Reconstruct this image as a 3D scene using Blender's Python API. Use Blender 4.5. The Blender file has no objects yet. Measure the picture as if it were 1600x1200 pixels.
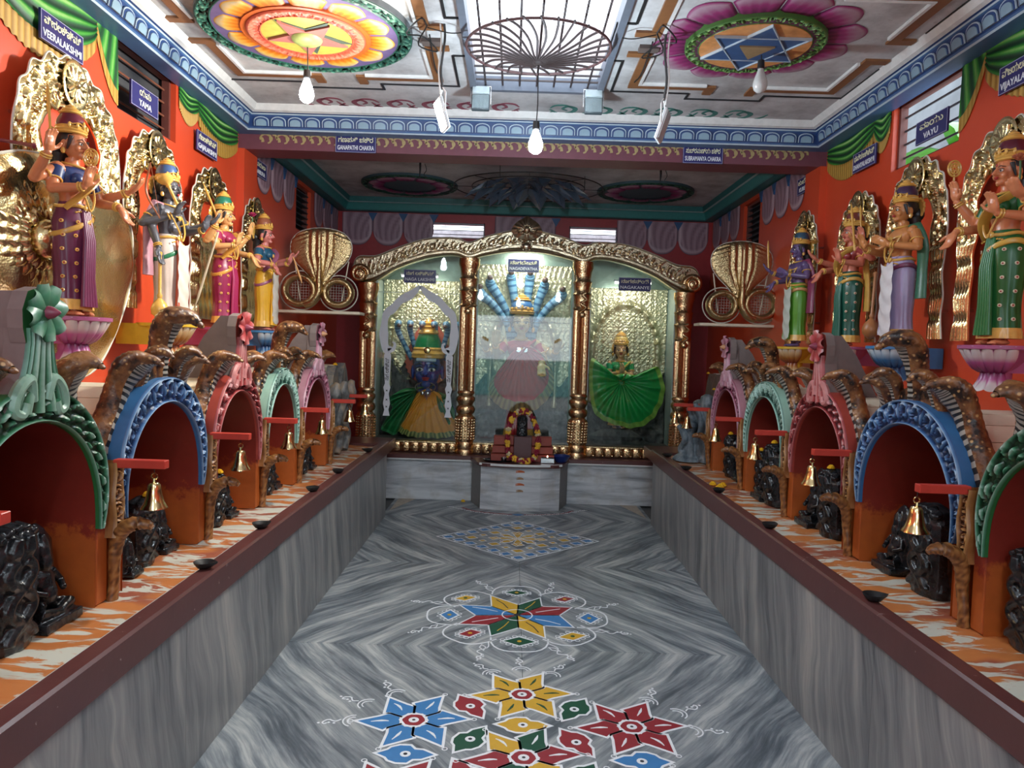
import bpy, math, random
import numpy as np
from mathutils import Vector, Matrix, Euler
PI = math.pi; R = math.radians
rnd = random.Random(7)
scene = bpy.context.scene; col = scene.collection

# ------------------------------------------------------------------ camera
cam_d = bpy.data.cameras.new('camera'); cam = bpy.data.objects.new('camera', cam_d); col.objects.link(cam)
cam_d.sensor_width = 36.0; cam_d.lens = 1150 / 1600 * 36.0; cam_d.clip_start = 0.05
_p = math.atan2(55, 1150); _r = R(1.8)
_f = Vector((0, math.cos(_p), -math.sin(_p))); _rt = Vector((1, 0, 0)); _dn = _f.cross(_rt)
_right = _rt * math.cos(_r) - _dn * math.sin(_r); _down = _rt * math.sin(_r) + _dn * math.cos(_r)
_m = Matrix(((_right.x, -_down.x, -_f.x), (_right.y, -_down.y, -_f.y), (_right.z, -_down.z, -_f.z)))
cam.matrix_world = Matrix.Translation((-0.09, 0, 1.5)) @ _m.to_4x4()
scene.camera = cam

# ------------------------------------------------------------------ exposure, sky, big lights
scene.view_settings.view_transform = 'Standard'; scene.view_settings.look = 'None'
scene.view_settings.gamma = 1.0; scene.view_settings.use_curve_mapping = False
scene.view_settings.exposure = 0.55
world = bpy.data.worlds.new('sky'); scene.world = world; world.use_nodes = True
_bg = world.node_tree.nodes['Background']
_bg.inputs['Color'].default_value = (0.80, 0.90, 1.0, 1); _bg.inputs['Strength'].default_value = 3.2

def lamp(name, kind, loc, power, color, size=0.1, rot=None, parent=None, size_y=None):
    d = bpy.data.lights.new(name, kind); d.energy = power; d.color = color
    if kind == 'AREA':
        d.size = size
        if size_y: d.shape = 'RECTANGLE'; d.size_y = size_y
    else: d.shadow_soft_size = size
    if kind == 'SPOT': d.spot_size = R(130); d.spot_blend = 0.6
    o = bpy.data.objects.new(name, d); col.objects.link(o); o.location = loc
    if rot: o.rotation_euler = rot
    if parent: o.parent = parent
    return o

# ------------------------------------------------------------------ mesh builder
def nrm(v):
    v = np.asarray(v, float); n = np.linalg.norm(v); return v / n if n > 1e-12 else v
def rotm(axis, deg): return np.array(Matrix.Rotation(R(deg), 3, axis))
def bez(p0, p1, p2, n):
    t = np.linspace(0, 1, n)[:, None]; p0, p1, p2 = map(lambda p: np.asarray(p, float), (p0, p1, p2))
    return (1 - t) ** 2 * p0 + 2 * t * (1 - t) * p1 + t * t * p2
def spline(pts, n):
    """Catmull-Rom through pts, n samples"""
    P = np.asarray(pts, float); k = len(P)
    P = np.vstack([2 * P[0] - P[1], P, 2 * P[-1] - P[-2]]); out = []
    for u in np.linspace(0, k - 1, n):
        i = min(int(u), k - 2); t = u - i; a, b, c, d = P[i], P[i + 1], P[i + 2], P[i + 3]
        out.append(0.5 * (2 * b + (c - a) * t + (2 * a - 5 * b + 4 * c - d) * t * t + (3 * b - a - 3 * c + d) * t ** 3))
    return np.array(out)

class MB:
    def __init__(s): s.V = []; s.F = []; s.M = []; s.A = []; s.n = 0
    def add(s, v, f, m=0, rel=None):
        v = np.asarray(v, float).reshape(-1, 3); b = s.n
        s.V.append(v); s.n += len(v)
        s.A.append(np.full(len(v), 0.5) if rel is None else (np.full(len(v), float(rel)) if np.isscalar(rel) else np.asarray(rel, float).ravel()))
        if callable(m): s.M += [m(i) for i in range(len(f))]
        else: s.M += [m] * len(f)
        s.F += [tuple(b + i for i in q) for q in f]
        return s
    def grid(s, P, cu=False, cv=False, m=0, rel=None, flip=False):
        P = np.asarray(P, float); nu, nv = P.shape[:2]; f = []; ms = []
        for i in range(nu if cu else nu - 1):
            i2 = (i + 1) % nu
            for j in range(nv if cv else nv - 1):
                j2 = (j + 1) % nv
                q = (i * nv + j, i2 * nv + j, i2 * nv + j2, i * nv + j2)
                f.append(q[::-1] if flip else q); ms.append(m(i, j) if callable(m) else m)
        s.add(P.reshape(-1, 3), f, 0, rel); s.M[-len(ms):] = ms
        return s
    def tube(s, pts, r, n=8, m=0, caps=True, sq=1.0, up=None, cyc=False, rel=None, mf=None):
        P = np.asarray(pts, float); k = len(P)
        r = np.full(k, float(r)) if np.isscalar(r) else np.asarray(r, float)
        if len(r) != k: r = np.interp(np.linspace(0, 1, k), np.linspace(0, 1, len(r)), r)
        sq = np.full(k, float(sq)) if np.isscalar(sq) else np.interp(np.linspace(0, 1, k), np.linspace(0, 1, len(sq)), sq)
        if cyc: T = np.roll(P, -1, 0) - np.roll(P, 1, 0)
        else: T = np.gradient(P, axis=0)
        T = np.array([nrm(t) for t in T])
        u = np.array(up if up is not None else ((0, 0, 1) if abs(T[0][2]) < .9 else (0, 1, 0)), float)
        rings = []
        for i in range(k):
            if up is not None: u = np.array(up, float)
            u = u - T[i] * (u @ T[i]); u = nrm(u); w = np.cross(T[i], u)
            a = np.linspace(0, 2 * PI, n, endpoint=False)
            rings.append(P[i] + r[i] * (np.cos(a)[:, None] * w * sq[i] + np.sin(a)[:, None] * u))
        G = np.array(rings)
        s.grid(G, cu=cyc, cv=True, m=(mf if mf else m), rel=rel, flip=True)
        if caps and not cyc:
            for idx, fl in ((0, 0), (k - 1, 1)):
                q = list(range(n)); s.add(rings[idx], [tuple(q if not fl else q[::-1])[::-1]], m if not mf else 0, None)
        return s
    def lathe(s, prof, n=24, m=0, c=(0, 0, 0), sx=1, sy=1, mod=None, mf=None, rel=None, Rm=None):
        pr = np.asarray(prof, float); a = np.linspace(0, 2 * PI, n, endpoint=False)
        G = np.zeros((len(pr), n, 3))
        for i, (r, z) in enumerate(pr):
            rr = r * (mod(a, i) if mod else 1)
            G[i, :, 0] = rr * np.cos(a) * sx; G[i, :, 1] = rr * np.sin(a) * sy; G[i, :, 2] = z
        if Rm is not None: G = G @ np.asarray(Rm).T
        G += np.array(c)
        s.grid(G, cv=True, m=(mf if mf else m), rel=rel, flip=True)
        for i, fl in ((0, True), (len(pr) - 1, False)):
            if pr[i][0] > 1e-4:
                q = list(range(n)); s.add(G[i], [tuple(q[::-1] if fl else q)], m)
        return s
    def ell(s, c, r, n=10, m=0, Rm=None, k=None):
        r = (r, r, r) if np.isscalar(r) else r; k = k or max(5, n // 2 + 1)
        G = np.zeros((k, n, 3)); a = np.linspace(0, 2 * PI, n, endpoint=False)
        for i, p in enumerate(np.linspace(-PI / 2, PI / 2, k)):
            cp = max(math.cos(p), 1e-3)
            G[i] = np.stack([r[0] * cp * np.cos(a), r[1] * cp * np.sin(a), np.full(n, r[2] * math.sin(p))], 1)
        if Rm is not None: G = G @ np.asarray(Rm).T
        return s.grid(G + np.array(c), cv=True, m=m, flip=True)
    def box(s, lo, hi, m=0, Rm=None, c=None, ch=0.0):
        lo = np.array(lo, float); hi = np.array(hi, float); ctr = (lo + hi) / 2; h = (hi - lo) / 2
        if ch <= 0:
            v = np.array([[x, y, z] for x in (-1, 1) for y in (-1, 1) for z in (-1, 1)]) * h
            f = [(0, 1, 3, 2), (4, 6, 7, 5), (0, 4, 5, 1), (2, 3, 7, 6), (0, 2, 6, 4), (1, 5, 7, 3)]
        else:
            v = []; idx = {}
            for sx in (-1, 1):
                for sy in (-1, 1):
                    for sz in (-1, 1):
                        for ax in range(3):
                            p = np.array([sx * h[0], sy * h[1], sz * h[2]])
                            for o in range(3):
                                if o != ax: p[o] -= (sx, sy, sz)[o] * ch
                            idx[(sx, sy, sz, ax)] = len(v); v.append(p)
            v = np.array(v); f = []
            for ax in range(3):
                o1, o2 = (ax + 1) % 3, (ax + 2) % 3
                for sg in (-1, 1):
                    q = []
                    for a_, b_ in ((-1, -1), (1, -1), (1, 1), (-1, 1)):
                        k = [0, 0, 0]; k[ax] = sg; k[o1] = a_; k[o2] = b_; q.append(idx[(*k, ax)])
                    f.append(tuple(q if sg > 0 else q[::-1]))
            for ax in range(3):
                o1, o2 = (ax + 1) % 3, (ax + 2) % 3
                for a_ in (-1, 1):
                    for b_ in (-1, 1):
                        k1 = [0, 0, 0]; k1[o1] = a_; k1[o2] = b_; k2 = list(k1); k1[ax] = -1; k2[ax] = 1
                        q = (idx[(*k1, o1)], idx[(*k2, o1)], idx[(*k2, o2)], idx[(*k1, o2)])
                        f.append(q if a_ * b_ < 0 else q[::-1])
            for sx in (-1, 1):
                for sy in (-1, 1):
                    for sz in (-1, 1):
                        q = tuple(idx[(sx, sy, sz, a)] for a in range(3)); f.append(q if sx * sy * sz > 0 else q[::-1])
        if Rm is not None: v = v @ np.asarray(Rm).T
        return s.add(v + (ctr if c is None else np.array(c)), f, m)
    def prism(s, poly, F, h0, h1, m=0, ms=None, rel=None):
        """poly 2D ccw; F maps (a,b,h)->xyz"""
        k = len(poly); v = [F(a, b, h0) for a, b in poly] + [F(a, b, h1) for a, b in poly]
        f = [tuple(range(k, 2 * k)), tuple(range(k))[::-1]]
        for i in range(k): f.append((i, (i + 1) % k, k + (i + 1) % k, k + i))
        s.add(v, f, m, rel)
        if ms is not None: s.M[-k:] = [ms] * k
        return s
    def strip(s, pts, w, F, h0, h1, m=0, closed=False):
        """flat ribbon of width w along 2D pts, extruded h0..h1"""
        P = np.asarray(pts, float); k = len(P)
        w = np.full(k, float(w)) if np.isscalar(w) else np.interp(np.linspace(0, 1, k), np.linspace(0, 1, len(w)), w)
        L = []; Rr = []
        for i in range(k):
            if closed: a, b = P[(i - 1) % k], P[(i + 1) % k]; d1 = nrm(P[i] - a); d2 = nrm(b - P[i])
            else:
                d1 = nrm(P[i] - P[i - 1]) if i else nrm(P[1] - P[0]); d2 = nrm(P[i + 1] - P[i]) if i < k - 1 else d1
            n1 = np.array([-d1[1], d1[0]]); n2 = np.array([-d2[1], d2[0]]); n = nrm(n1 + n2); q = w[i] / 2 / max(0.35, n @ n1)
            L.append(P[i] + n * q); Rr.append(P[i] - n * q)
        G = np.array([[F(*L[i], h0), F(*L[i], h1), F(*Rr[i], h1), F(*Rr[i], h0)] for i in range(k)])
        s.grid(G, cu=closed, cv=True, m=m)
        if not closed: s.add(G[0], [(3, 2, 1, 0)], m); s.add(G[-1], [(0, 1, 2, 3)], m)
        return s
    def xf(s, M4):
        M4 = np.array(M4); s.V = [v @ M4[:3, :3].T + M4[:3, 3] for v in s.V]; return s
    def mesh(s, name, mats, smooth=40):
        me = bpy.data.meshes.new(name)
        V = np.vstack(s.V); me.from_pydata(V.tolist(), [], s.F)
        for mt in (mats if isinstance(mats, (list, tuple)) else [mats]): me.materials.append(mt)
        me.polygons.foreach_set('material_index', np.array(s.M, dtype=np.int32))
        at = me.attributes.new('rel', 'FLOAT', 'POINT'); at.data.foreach_set('value', np.concatenate(s.A).astype(np.float32))
        if smooth:
            me.polygons.foreach_set('use_smooth', np.ones(len(s.F), dtype=bool))
            if smooth < 180: me.set_sharp_from_angle(angle=R(smooth))
        me.update(); return me
    def build(s, name, mats, parent=None, smooth=40, loc=None, rot=None, remesh=None, sm=0):
        me = s.mesh(name, mats, smooth)
        o = bpy.data.objects.new(name, me); col.objects.link(o)
        if remesh:
            md = o.modifiers.new('r', 'REMESH'); md.mode = 'VOXEL'; md.voxel_size = remesh; md.use_smooth_shade = True
            if sm: m2 = o.modifiers.new('s', 'SMOOTH'); m2.factor = 0.5; m2.iterations = sm
            dg = bpy.context.evaluated_depsgraph_get(); dg.update()
            nm = bpy.data.meshes.new_from_object(o.evaluated_get(dg)); o.modifiers.clear()
            o.data = nm; nm.name = name
            if not len(nm.materials): nm.materials.append(mats if not isinstance(mats, (list, tuple)) else mats[0])
            bpy.data.meshes.remove(me)
        if parent is not None: o.parent = parent
        if loc is not None: o.location = loc
        if rot is not None: o.rotation_euler = rot
        return o

def tag(o, label=None, cat=None, group=None, kind=None):
    if label: o['label'] = label
    if cat: o['category'] = cat
    if group: o['group'] = group
    if kind: o['kind'] = kind
    return o
def empty(name, loc=(0, 0, 0), rz=0.0, label=None, cat=None, group=None):
    o = bpy.data.objects.new(name, None); col.objects.link(o); o.location = loc; o.rotation_euler = (0, 0, rz)
    o.empty_display_size = .05
    return tag(o, label, cat, group)
def inst(src, parent=None, loc=None, rot=None, scale=None, name=None):
    o = src.copy(); col.objects.link(o); o.parent = parent
    if loc is not None: o.location = loc
    if rot is not None: o.rotation_euler = rot
    if scale is not None: o.scale = scale
    return o
_kids = {}
def copy_tree(o, parent=None, loc=None, rz=None):
    c = o.copy(); col.objects.link(c); c.parent = parent
    if loc is not None: c.location = loc
    if rz is not None: c.rotation_euler = (0, 0, rz)
    for ch in [q for q in list(bpy.data.objects) if q.parent == o]: copy_tree(ch, c)
    return c

# ------------------------------------------------------------------ materials
def nt(name):
    m = bpy.data.materials.new(name); m.use_nodes = True; t = m.node_tree; return m, t, t.nodes['Principled BSDF']
def ramp(t, stops, fac=None, interp='LINEAR'):
    r = t.nodes.new('ShaderNodeValToRGB'); e = r.color_ramp; e.interpolation = interp
    while len(e.elements) < len(stops): e.elements.new(0.5)
    for el, (p, c) in zip(e.elements, stops): el.position = p; el.color = (*c, 1)
    if fac is not None: t.links.new(fac, r.inputs[0])
    return r.outputs[0]
def coords(t, scale=(1, 1, 1), rot=(0, 0, 0), loc=(0, 0, 0), world_space=False):
    if world_space: src = t.nodes.new('ShaderNodeNewGeometry').outputs['Position']
    else: src = t.nodes.new('ShaderNodeTexCoord').outputs['Object']
    mp = t.nodes.new('ShaderNodeMapping'); t.links.new(src, mp.inputs[0])
    mp.inputs['Scale'].default_value = scale; mp.inputs['Rotation'].default_value = rot; mp.inputs['Location'].default_value = loc
    return mp.outputs[0]
def noise(t, vec, scale=5, detail=4, rough=.55, dist=0):
    n = t.nodes.new('ShaderNodeTexNoise'); n.inputs['Scale'].default_value = scale; n.inputs['Detail'].default_value = detail
    n.inputs['Roughness'].default_value = rough; n.inputs['Distortion'].default_value = dist; t.links.new(vec, n.inputs['Vector']); return n.outputs['Fac']
def voro(t, vec, scale=20, feature='F1', out='Distance'):
    n = t.nodes.new('ShaderNodeTexVoronoi'); n.feature = feature; n.inputs['Scale'].default_value = scale; t.links.new(vec, n.inputs['Vector']); return n.outputs[out]
def bump(t, b, h, strength=.3, dist=.01, prev=None):
    n = t.nodes.new('ShaderNodeBump'); n.inputs['Strength'].default_value = strength; n.inputs['Distance'].default_value = dist
    t.links.new(h, n.inputs['Height'])
    if prev is not None: t.links.new(prev, n.inputs['Normal'])
    t.links.new(n.outputs[0], b.inputs['Normal']); return n.outputs[0]
def math_(t, op, a, b=0.0, c=None):
    n = t.nodes.new('ShaderNodeMath'); n.operation = op
    for i, v in enumerate((a, b, c)):
        if v is None: continue
        if hasattr(v, 'links'): t.links.new(v, n.inputs[i])
        else: n.inputs[i].default_value = v
    return n.outputs[0]
def mixc(t, fac, a, b, bt='MIX'):
    n = t.nodes.new('ShaderNodeMix'); n.data_type = 'RGBA'; n.blend_type = bt
    for i, v in ((0, fac), (6, a), (7, b)):
        if hasattr(v, 'links'): t.links.new(v, n.inputs[i])
        elif i == 0: n.inputs[0].default_value = v
        else: n.inputs[i].default_value = (*v, 1)
    return n.outputs[2]
def sep(t, v):
    n = t.nodes.new('ShaderNodeSeparateXYZ'); t.links.new(v, n.inputs[0]); return n.outputs
def comb(t, x, y, z=0.0):
    n = t.nodes.new('ShaderNodeCombineXYZ')
    for i, v in enumerate((x, y, z)):
        if hasattr(v, 'links'): t.links.new(v, n.inputs[i])
        else: n.inputs[i].default_value = v
    return n.outputs[0]
def sc(c, k): return tuple(min(1, x * k) for x in c)
_mc = {}
def paint(c, rough=.38, var=.18, bs=.12, ns=25, metal=0.0, spec=None):
    key = (tuple(round(x, 3) for x in c), rough, var, bs, ns, metal)
    if key in _mc: return _mc[key]
    m, t, b = nt('paint'); v = coords(t); n = noise(t, v, ns, 5)
    t.links.new(mixc(t, n, sc(c, 1 - var), sc(c, 1 + var)), b.inputs['Base Color'])
    b.inputs['Roughness'].default_value = rough; b.inputs['Metallic'].default_value = metal
    if bs: bump(t, b, n, bs, .004)
    _mc[key] = m; return m
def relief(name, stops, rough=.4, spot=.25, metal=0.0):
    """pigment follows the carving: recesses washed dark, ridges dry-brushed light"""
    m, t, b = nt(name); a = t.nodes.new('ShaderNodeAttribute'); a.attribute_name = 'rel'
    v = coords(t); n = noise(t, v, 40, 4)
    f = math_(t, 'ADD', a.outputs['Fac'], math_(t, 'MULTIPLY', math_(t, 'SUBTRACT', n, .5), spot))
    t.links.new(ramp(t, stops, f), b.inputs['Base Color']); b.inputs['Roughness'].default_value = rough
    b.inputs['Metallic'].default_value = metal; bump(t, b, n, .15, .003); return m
def metal_m(name, c1, c2, rough=.27, s=90, bs=.6, dist=.004, c3=None):
    m, t, b = nt(name); v = coords(t); n = noise(t, v, 9, 3); w = voro(t, v, s); n2 = noise(t, v, s * .6, 3)
    cc = mixc(t, n, c1, c2)
    t.links.new(cc, b.inputs['Base Color']); b.inputs['Metallic'].default_value = 1
    b.inputs['Roughness'].default_value = rough
    h = math_(t, 'ADD', w, math_(t, 'MULTIPLY', n2, 1.2)); bump(t, b, h, bs, dist); return m

# embossing strokes in a unit cell: quadratic curves (x along, y across) with start and end half-widths
PAT = {
 'leaf': [(.02, .08, .10, .95, .50, .90, .02, .11), (.25, .10, .34, .58, .74, .58, .02, .11), (.55, .06, .66, .34, .98, .26, .02, .08), (.62, .98, .80, .92, .92, .70, .06, .02)],
 'scroll': [(.05, .15, .0, .8, .35, .85, .05, .09), (.35, .85, .65, .85, .6, .5, .09, .06), (.6, .5, .55, .25, .38, .4, .06, .07), (.7, .1, .95, .3, .85, .6, .03, .09), (.85, .6, .8, .85, .98, .95, .08, .02), (.3, .08, .5, .02, .65, .12, .04, .04)],
 'flute': [(.5, .02, .5, .5, .5, .98, .28, .28)],
 'shell': [(.5, .1, .5, .5, .5, .95, .05, .13), (.45, .1, .2, .3, .16, .8, .03, .10), (.55, .1, .8, .3, .84, .8, .03, .10), (.02, .1, .0, .3, .0, .5, .04, .05)],
 'flame': [(.1, .0, .1, .6, .7, .95, .10, .03), (.55, .0, .6, .3, .95, .5, .08, .02)],
 'weave': [(0, 0, .5, .5, 1, 1, .07, .07), (0, 1, .5, .5, 1, 0, .07, .07), (.5, .1, .5, .15, .5, .2, .08, .08), (.5, .8, .5, .85, .5, .9, .08, .08)],
}
def emb(pat, S, T, asp=1.0):
    """height 0..1 of the pattern; S in periods, T 0..1, asp = period length / band width"""
    s = np.mod(S, 1.0); out = np.zeros(np.broadcast(S, T).shape)
    for (x0, y0, x1, y1, x2, y2, w0, w1) in PAT[pat]:
        for t in np.linspace(0, 1, 9):
            x = (1 - t) ** 2 * x0 + 2 * t * (1 - t) * x1 + t * t * x2; y = (1 - t) ** 2 * y0 + 2 * t * (1 - t) * y1 + t * t * y2
            w = w0 + (w1 - w0) * t
            for k in (-1, 0, 1):
                d2 = ((s - x - k) * asp) ** 2 + (T - y) ** 2
                out = np.maximum(out, np.sqrt(np.clip(1 - d2 / (w * w), 0, 1)) * min(1, w / .09))
    return out

def band(mb, inner, outer, nt_, F, hf, depth, m=0, mside=None, back=0.0, rim=0.12):
    """embossed band between two 2D polylines (same length). hf(S(m arc), T)->0..1. F(a,b,h)"""
    I = np.asarray(inner, float); O = np.asarray(outer, float); mid = (I + O) / 2
    S = np.concatenate([[0], np.cumsum(np.linalg.norm(np.diff(mid, axis=0), axis=1))])
    T = np.linspace(0, 1, nt_)
    H = hf(S[:, None], T[None, :])
    r = np.clip(np.minimum(T, 1 - T) / rim, 0, 1)[None, :] * np.ones_like(H)
    edge = np.clip(1 - np.abs(r - .5) * 2, 0, 1) * .9; edge[:, 0] = 0.3; edge[:, -1] = 0.3
    H = np.maximum(H * (r >= .99), edge)
    G = np.array([[F(*(I[i] * (1 - t) + O[i] * t), depth * H[i, j]) for j, t in enumerate(T)] for i in range(len(I))])
    mb.grid(G, m=m, rel=H)
    ms = m if mside is None else mside
    for P, j, fl in ((I, 0, False), (O, nt_ - 1, True)):
        mb.grid(np.array([[G[i, j], F(*P[i], -back)] for i in range(len(I))]), m=ms, rel=.45, flip=fl)
    return mb
def resample(P, n):
    P = np.asarray(P, float); d = np.concatenate([[0], np.cumsum(np.linalg.norm(np.diff(P, axis=0), axis=1))])
    q = np.linspace(0, d[-1], n); return np.stack([np.interp(q, d, P[:, k]) for k in range(P.shape[1])], 1)
def text(parent, body, loc, rot, size, material, name='lettering', ext=.0008, width=None):
    c = bpy.data.curves.new(name, 'FONT'); c.body = body; c.size = size; c.extrude = ext; c.align_x = 'CENTER'; c.align_y = 'CENTER'; c.resolution_u = 3
    c.offset = size * .012
    o = bpy.data.objects.new(name, c); col.objects.link(o); dg = bpy.context.evaluated_depsgraph_get(); dg.update()
    me = bpy.data.meshes.new_from_object(o.evaluated_get(dg)); bpy.data.objects.remove(o)
    sx = 1.0
    if len(me.vertices) and width:
        xs = [v.co.x for v in me.vertices]; w = max(xs) - min(xs); sx = width / w if w > 1e-6 else 1
        for v in me.vertices: v.co.x *= sx
    me.materials.clear(); me.materials.append(material)
    q = bpy.data.objects.new(name, me); col.objects.link(q); q.parent = parent; q.location = loc; q.rotation_euler = rot
    return q
# ------------------------------------------------------------------ materials of the room
def m_floor():
    m, t, b = nt('floor_marble'); p = coords(t, world_space=True); x, y, z = sep(t, p)[:3]
    ax = math_(t, 'ABSOLUTE', x); pp = math_(t, 'PINGPONG', math_(t, 'SUBTRACT', y, 3.62 - 2.84 * 3), 1.42)
    w = noise(t, comb(t, ax, pp), 1.1, 2); w = math_(t, 'MULTIPLY', math_(t, 'SUBTRACT', w, .5), .26)
    q = math_(t, 'ADD', math_(t, 'ADD', ax, math_(t, 'MULTIPLY', pp, .82)), w); al = math_(t, 'SUBTRACT', ax, math_(t, 'MULTIPLY', pp, .82))
    v = comb(t, math_(t, 'MULTIPLY', q, 5.0), math_(t, 'MULTIPLY', al, .55))
    v2 = comb(t, math_(t, 'MULTIPLY', q, 26.0), math_(t, 'MULTIPLY', al, 1.6))
    n1 = noise(t, v, 1.3, 6, .62); n2 = noise(t, v2, 1.2, 5, .65)
    f = math_(t, 'ADD', math_(t, 'MULTIPLY', n1, .62), math_(t, 'MULTIPLY', n2, .38))
    c = ramp(t, [(.32, (.028, .038, .048)), (.44, (.14, .165, .19)), (.52, (.30, .33, .35)), (.60, (.54, .56, .55))], f)
    g = noise(t, p, 3, 4); c = mixc(t, math_(t, 'MULTIPLY', g, .35), c, (.30, .28, .25), 'MULTIPLY')
    t.links.new(c, b.inputs['Base Color']); t.links.new(ramp(t, [(.3, (.28,) * 3), (.7, (.5,) * 3)], g), b.inputs['Roughness']); bump(t, b, n2, .05, .002); return m
def m_wallmarble(side):
    m, t, b = nt('wall_marble'); p = coords(t, world_space=True); x, y, z = sep(t, p)[:3]
    w = noise(t, comb(t, y, z), 1.1, 3); yy = math_(t, 'ADD', math_(t, 'ADD', y, math_(t, 'MULTIPLY', z, .22 * side)), math_(t, 'MULTIPLY', w, .35))
    v = comb(t, math_(t, 'MULTIPLY', yy, 5.0), math_(t, 'MULTIPLY', z, .5)); v2 = comb(t, math_(t, 'MULTIPLY', yy, 30.0), math_(t, 'MULTIPLY', z, 1.6))
    n1 = noise(t, v, 1.2, 5, .6); n2 = noise(t, v2, 1.1, 5, .65); f = math_(t, 'ADD', math_(t, 'MULTIPLY', n1, .65), math_(t, 'MULTIPLY', n2, .35))
    c = ramp(t, [(.32, (.05, .055, .06)), (.43, (.17, .175, .18)), (.54, (.29, .29, .28)), (.64, (.44, .42, .38))], f)
    t.links.new(c, b.inputs['Base Color']); b.inputs['Roughness'].default_value = .34; bump(t, b, n2, .05, .002); return m
def m_bench():
    m, t, b = nt('bench_marble'); p = coords(t, world_space=True); x, y, z = sep(t, p)[:3]
    v = comb(t, math_(t, 'MULTIPLY', x, 1.2), math_(t, 'MULTIPLY', z, 9.0)); n1 = noise(t, v, 1.5, 6, .6, .6); n2 = noise(t, p, 5, 4)
    c = ramp(t, [(.3, (.22, .22, .23)), (.45, (.45, .46, .48)), (.6, (.62, .63, .64))], n1); c = mixc(t, ramp(t, [(.5, (0, 0, 0)), (.72, (.7, .7, .7))], n2), c, (.38, .34, .29))
    t.links.new(c, b.inputs['Base Color']); b.inputs['Roughness'].default_value = .4; return m
def m_wall():
    m, t, b = nt('red_orange_wall'); p = coords(t, world_space=True); n = noise(t, p, 2.2, 5); n2 = noise(t, p, 60, 3); d = noise(t, p, 9, 6, .7)
    c = mixc(t, n, (.56, .052, .018), (.70, .085, .026)); c = mixc(t, ramp(t, [(.66, (0, 0, 0)), (.74, (.45, .45, .45))], d), c, (.42, .05, .025))
    t.links.new(c, b.inputs['Base Color']); b.inputs['Roughness'].default_value = .36; bump(t, b, n2, .06, .003); return m
def m_ceil():
    m, t, b = nt('ceiling_white'); p = coords(t, world_space=True); n = noise(t, p, 3, 6, .65); n2 = noise(t, p, 22, 5)
    c = ramp(t, [(.35, (.34, .33, .33)), (.5, (.52, .52, .52)), (.62, (.64, .64, .64))], n); c = mixc(t, ramp(t, [(.62, (0, 0, 0)), (.75, (.6, .6, .6))], n2), c, (.33, .31, .29))
    t.links.new(c, b.inputs['Base Color']); b.inputs['Roughness'].default_value = .7; bump(t, b, n2, .1, .004); return m
def m_ledge():
    m, t, b = nt('painted_ledge_top'); p = coords(t, world_space=True); x, y, z = sep(t, p)[:3]
    v = comb(t, math_(t, 'MULTIPLY', x, 2.2), math_(t, 'MULTIPLY', y, 9.0)); n = noise(t, v, 1.6, 6, .62, .8); big = noise(t, comb(t, math_(t, 'MULTIPLY', x, .5), y), 2.6, 3)
    n3 = noise(t, comb(t, math_(t, 'MULTIPLY', x, 6), math_(t, 'MULTIPLY', y, 22.0)), 1.4, 4)
    oc = mixc(t, ramp(t, [(.50, (0, 0, 0)), (.56, (1, 1, 1))], big), (.56, .17, .045), (.28, .05, .045)); oc = mixc(t, n3, oc, (.70, .33, .10), 'MIX') if False else oc
    oc = mixc(t, math_(t, 'MULTIPLY', n3, .5), oc, (.62, .28, .10))
    wf = ramp(t, [(.515, (0, 0, 0)), (.545, (1, 1, 1))], n)
    c = mixc(t, wf, oc, (.62, .60, .50)); c = mixc(t, ramp(t, [(.70, (0, 0, 0)), (.74, (.8, .8, .8))], n3), c, (.20, .10, .06))
    t.links.new(c, b.inputs['Base Color']); b.inputs['Roughness'].default_value = .32; bump(t, b, n, .3, .004); return m
def m_brown():
    m, t, b = nt('brown_oxide_trim'); p = coords(t, world_space=True); n = noise(t, p, 7, 6); n2 = noise(t, p, 30, 5, .6)
    c = mixc(t, n, (.085, .028, .026), (.13, .045, .04)); c = mixc(t, ramp(t, [(.69, (0, 0, 0)), (.72, (1, 1, 1))], n2), c, (.42, .33, .30))
    t.links.new(c, b.inputs['Base Color']); b.inputs['Roughness'].default_value = .33; bump(t, b, n2, .15, .003); return m
def m_glass():
    m = bpy.data.materials.new('pane_glass'); m.use_nodes = True; t = m.node_tree; t.nodes.clear()
    o = t.nodes.new('ShaderNodeOutputMaterial'); mx = t.nodes.new('ShaderNodeMixShader'); tr = t.nodes.new('ShaderNodeBsdfTransparent'); gl = t.nodes.new('ShaderNodeBsdfGlossy')
    tr.inputs[0].default_value = (.95, .98, .97, 1); gl.inputs['Roughness'].default_value = .02
    fr = t.nodes.new('ShaderNodeFresnel'); fr.inputs[0].default_value = 1.5
    f = math_(t, 'MULTIPLY_ADD', fr.outputs[0], .80, .015); t.links.new(f, mx.inputs[0]); t.links.new(tr.outputs[0], mx.inputs[1]); t.links.new(gl.outputs[0], mx.inputs[2]); t.links.new(mx.outputs[0], o.inputs[0]); return m
def m_emit(c, s):
    m = bpy.data.materials.new('lit_surface'); m.use_nodes = True; b = m.node_tree.nodes['Principled BSDF']
    b.inputs['Emission Color'].default_value = (*c, 1); b.inputs['Emission Strength'].default_value = s; b.inputs['Base Color'].default_value = (.8, .8, .8, 1); return m
FLOOR = m_floor(); BENCH = m_bench(); WALL = m_wall(); CEIL = m_ceil(); LEDGE = m_ledge(); BROWN = m_brown(); GLASS = m_glass()
BRASS = metal_m('embossed_brass', (.60, .45, .19), (.88, .74, .42), .26, 110, .22, .003)
BRASS_P = metal_m('polished_brass', (.78, .58, .25), (.90, .72, .40), .18, 30, .08, .002)
GILT = metal_m('gilded_copper', (.55, .31, .13), (.92, .68, .40), .27, 70, .35, .004)
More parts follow.
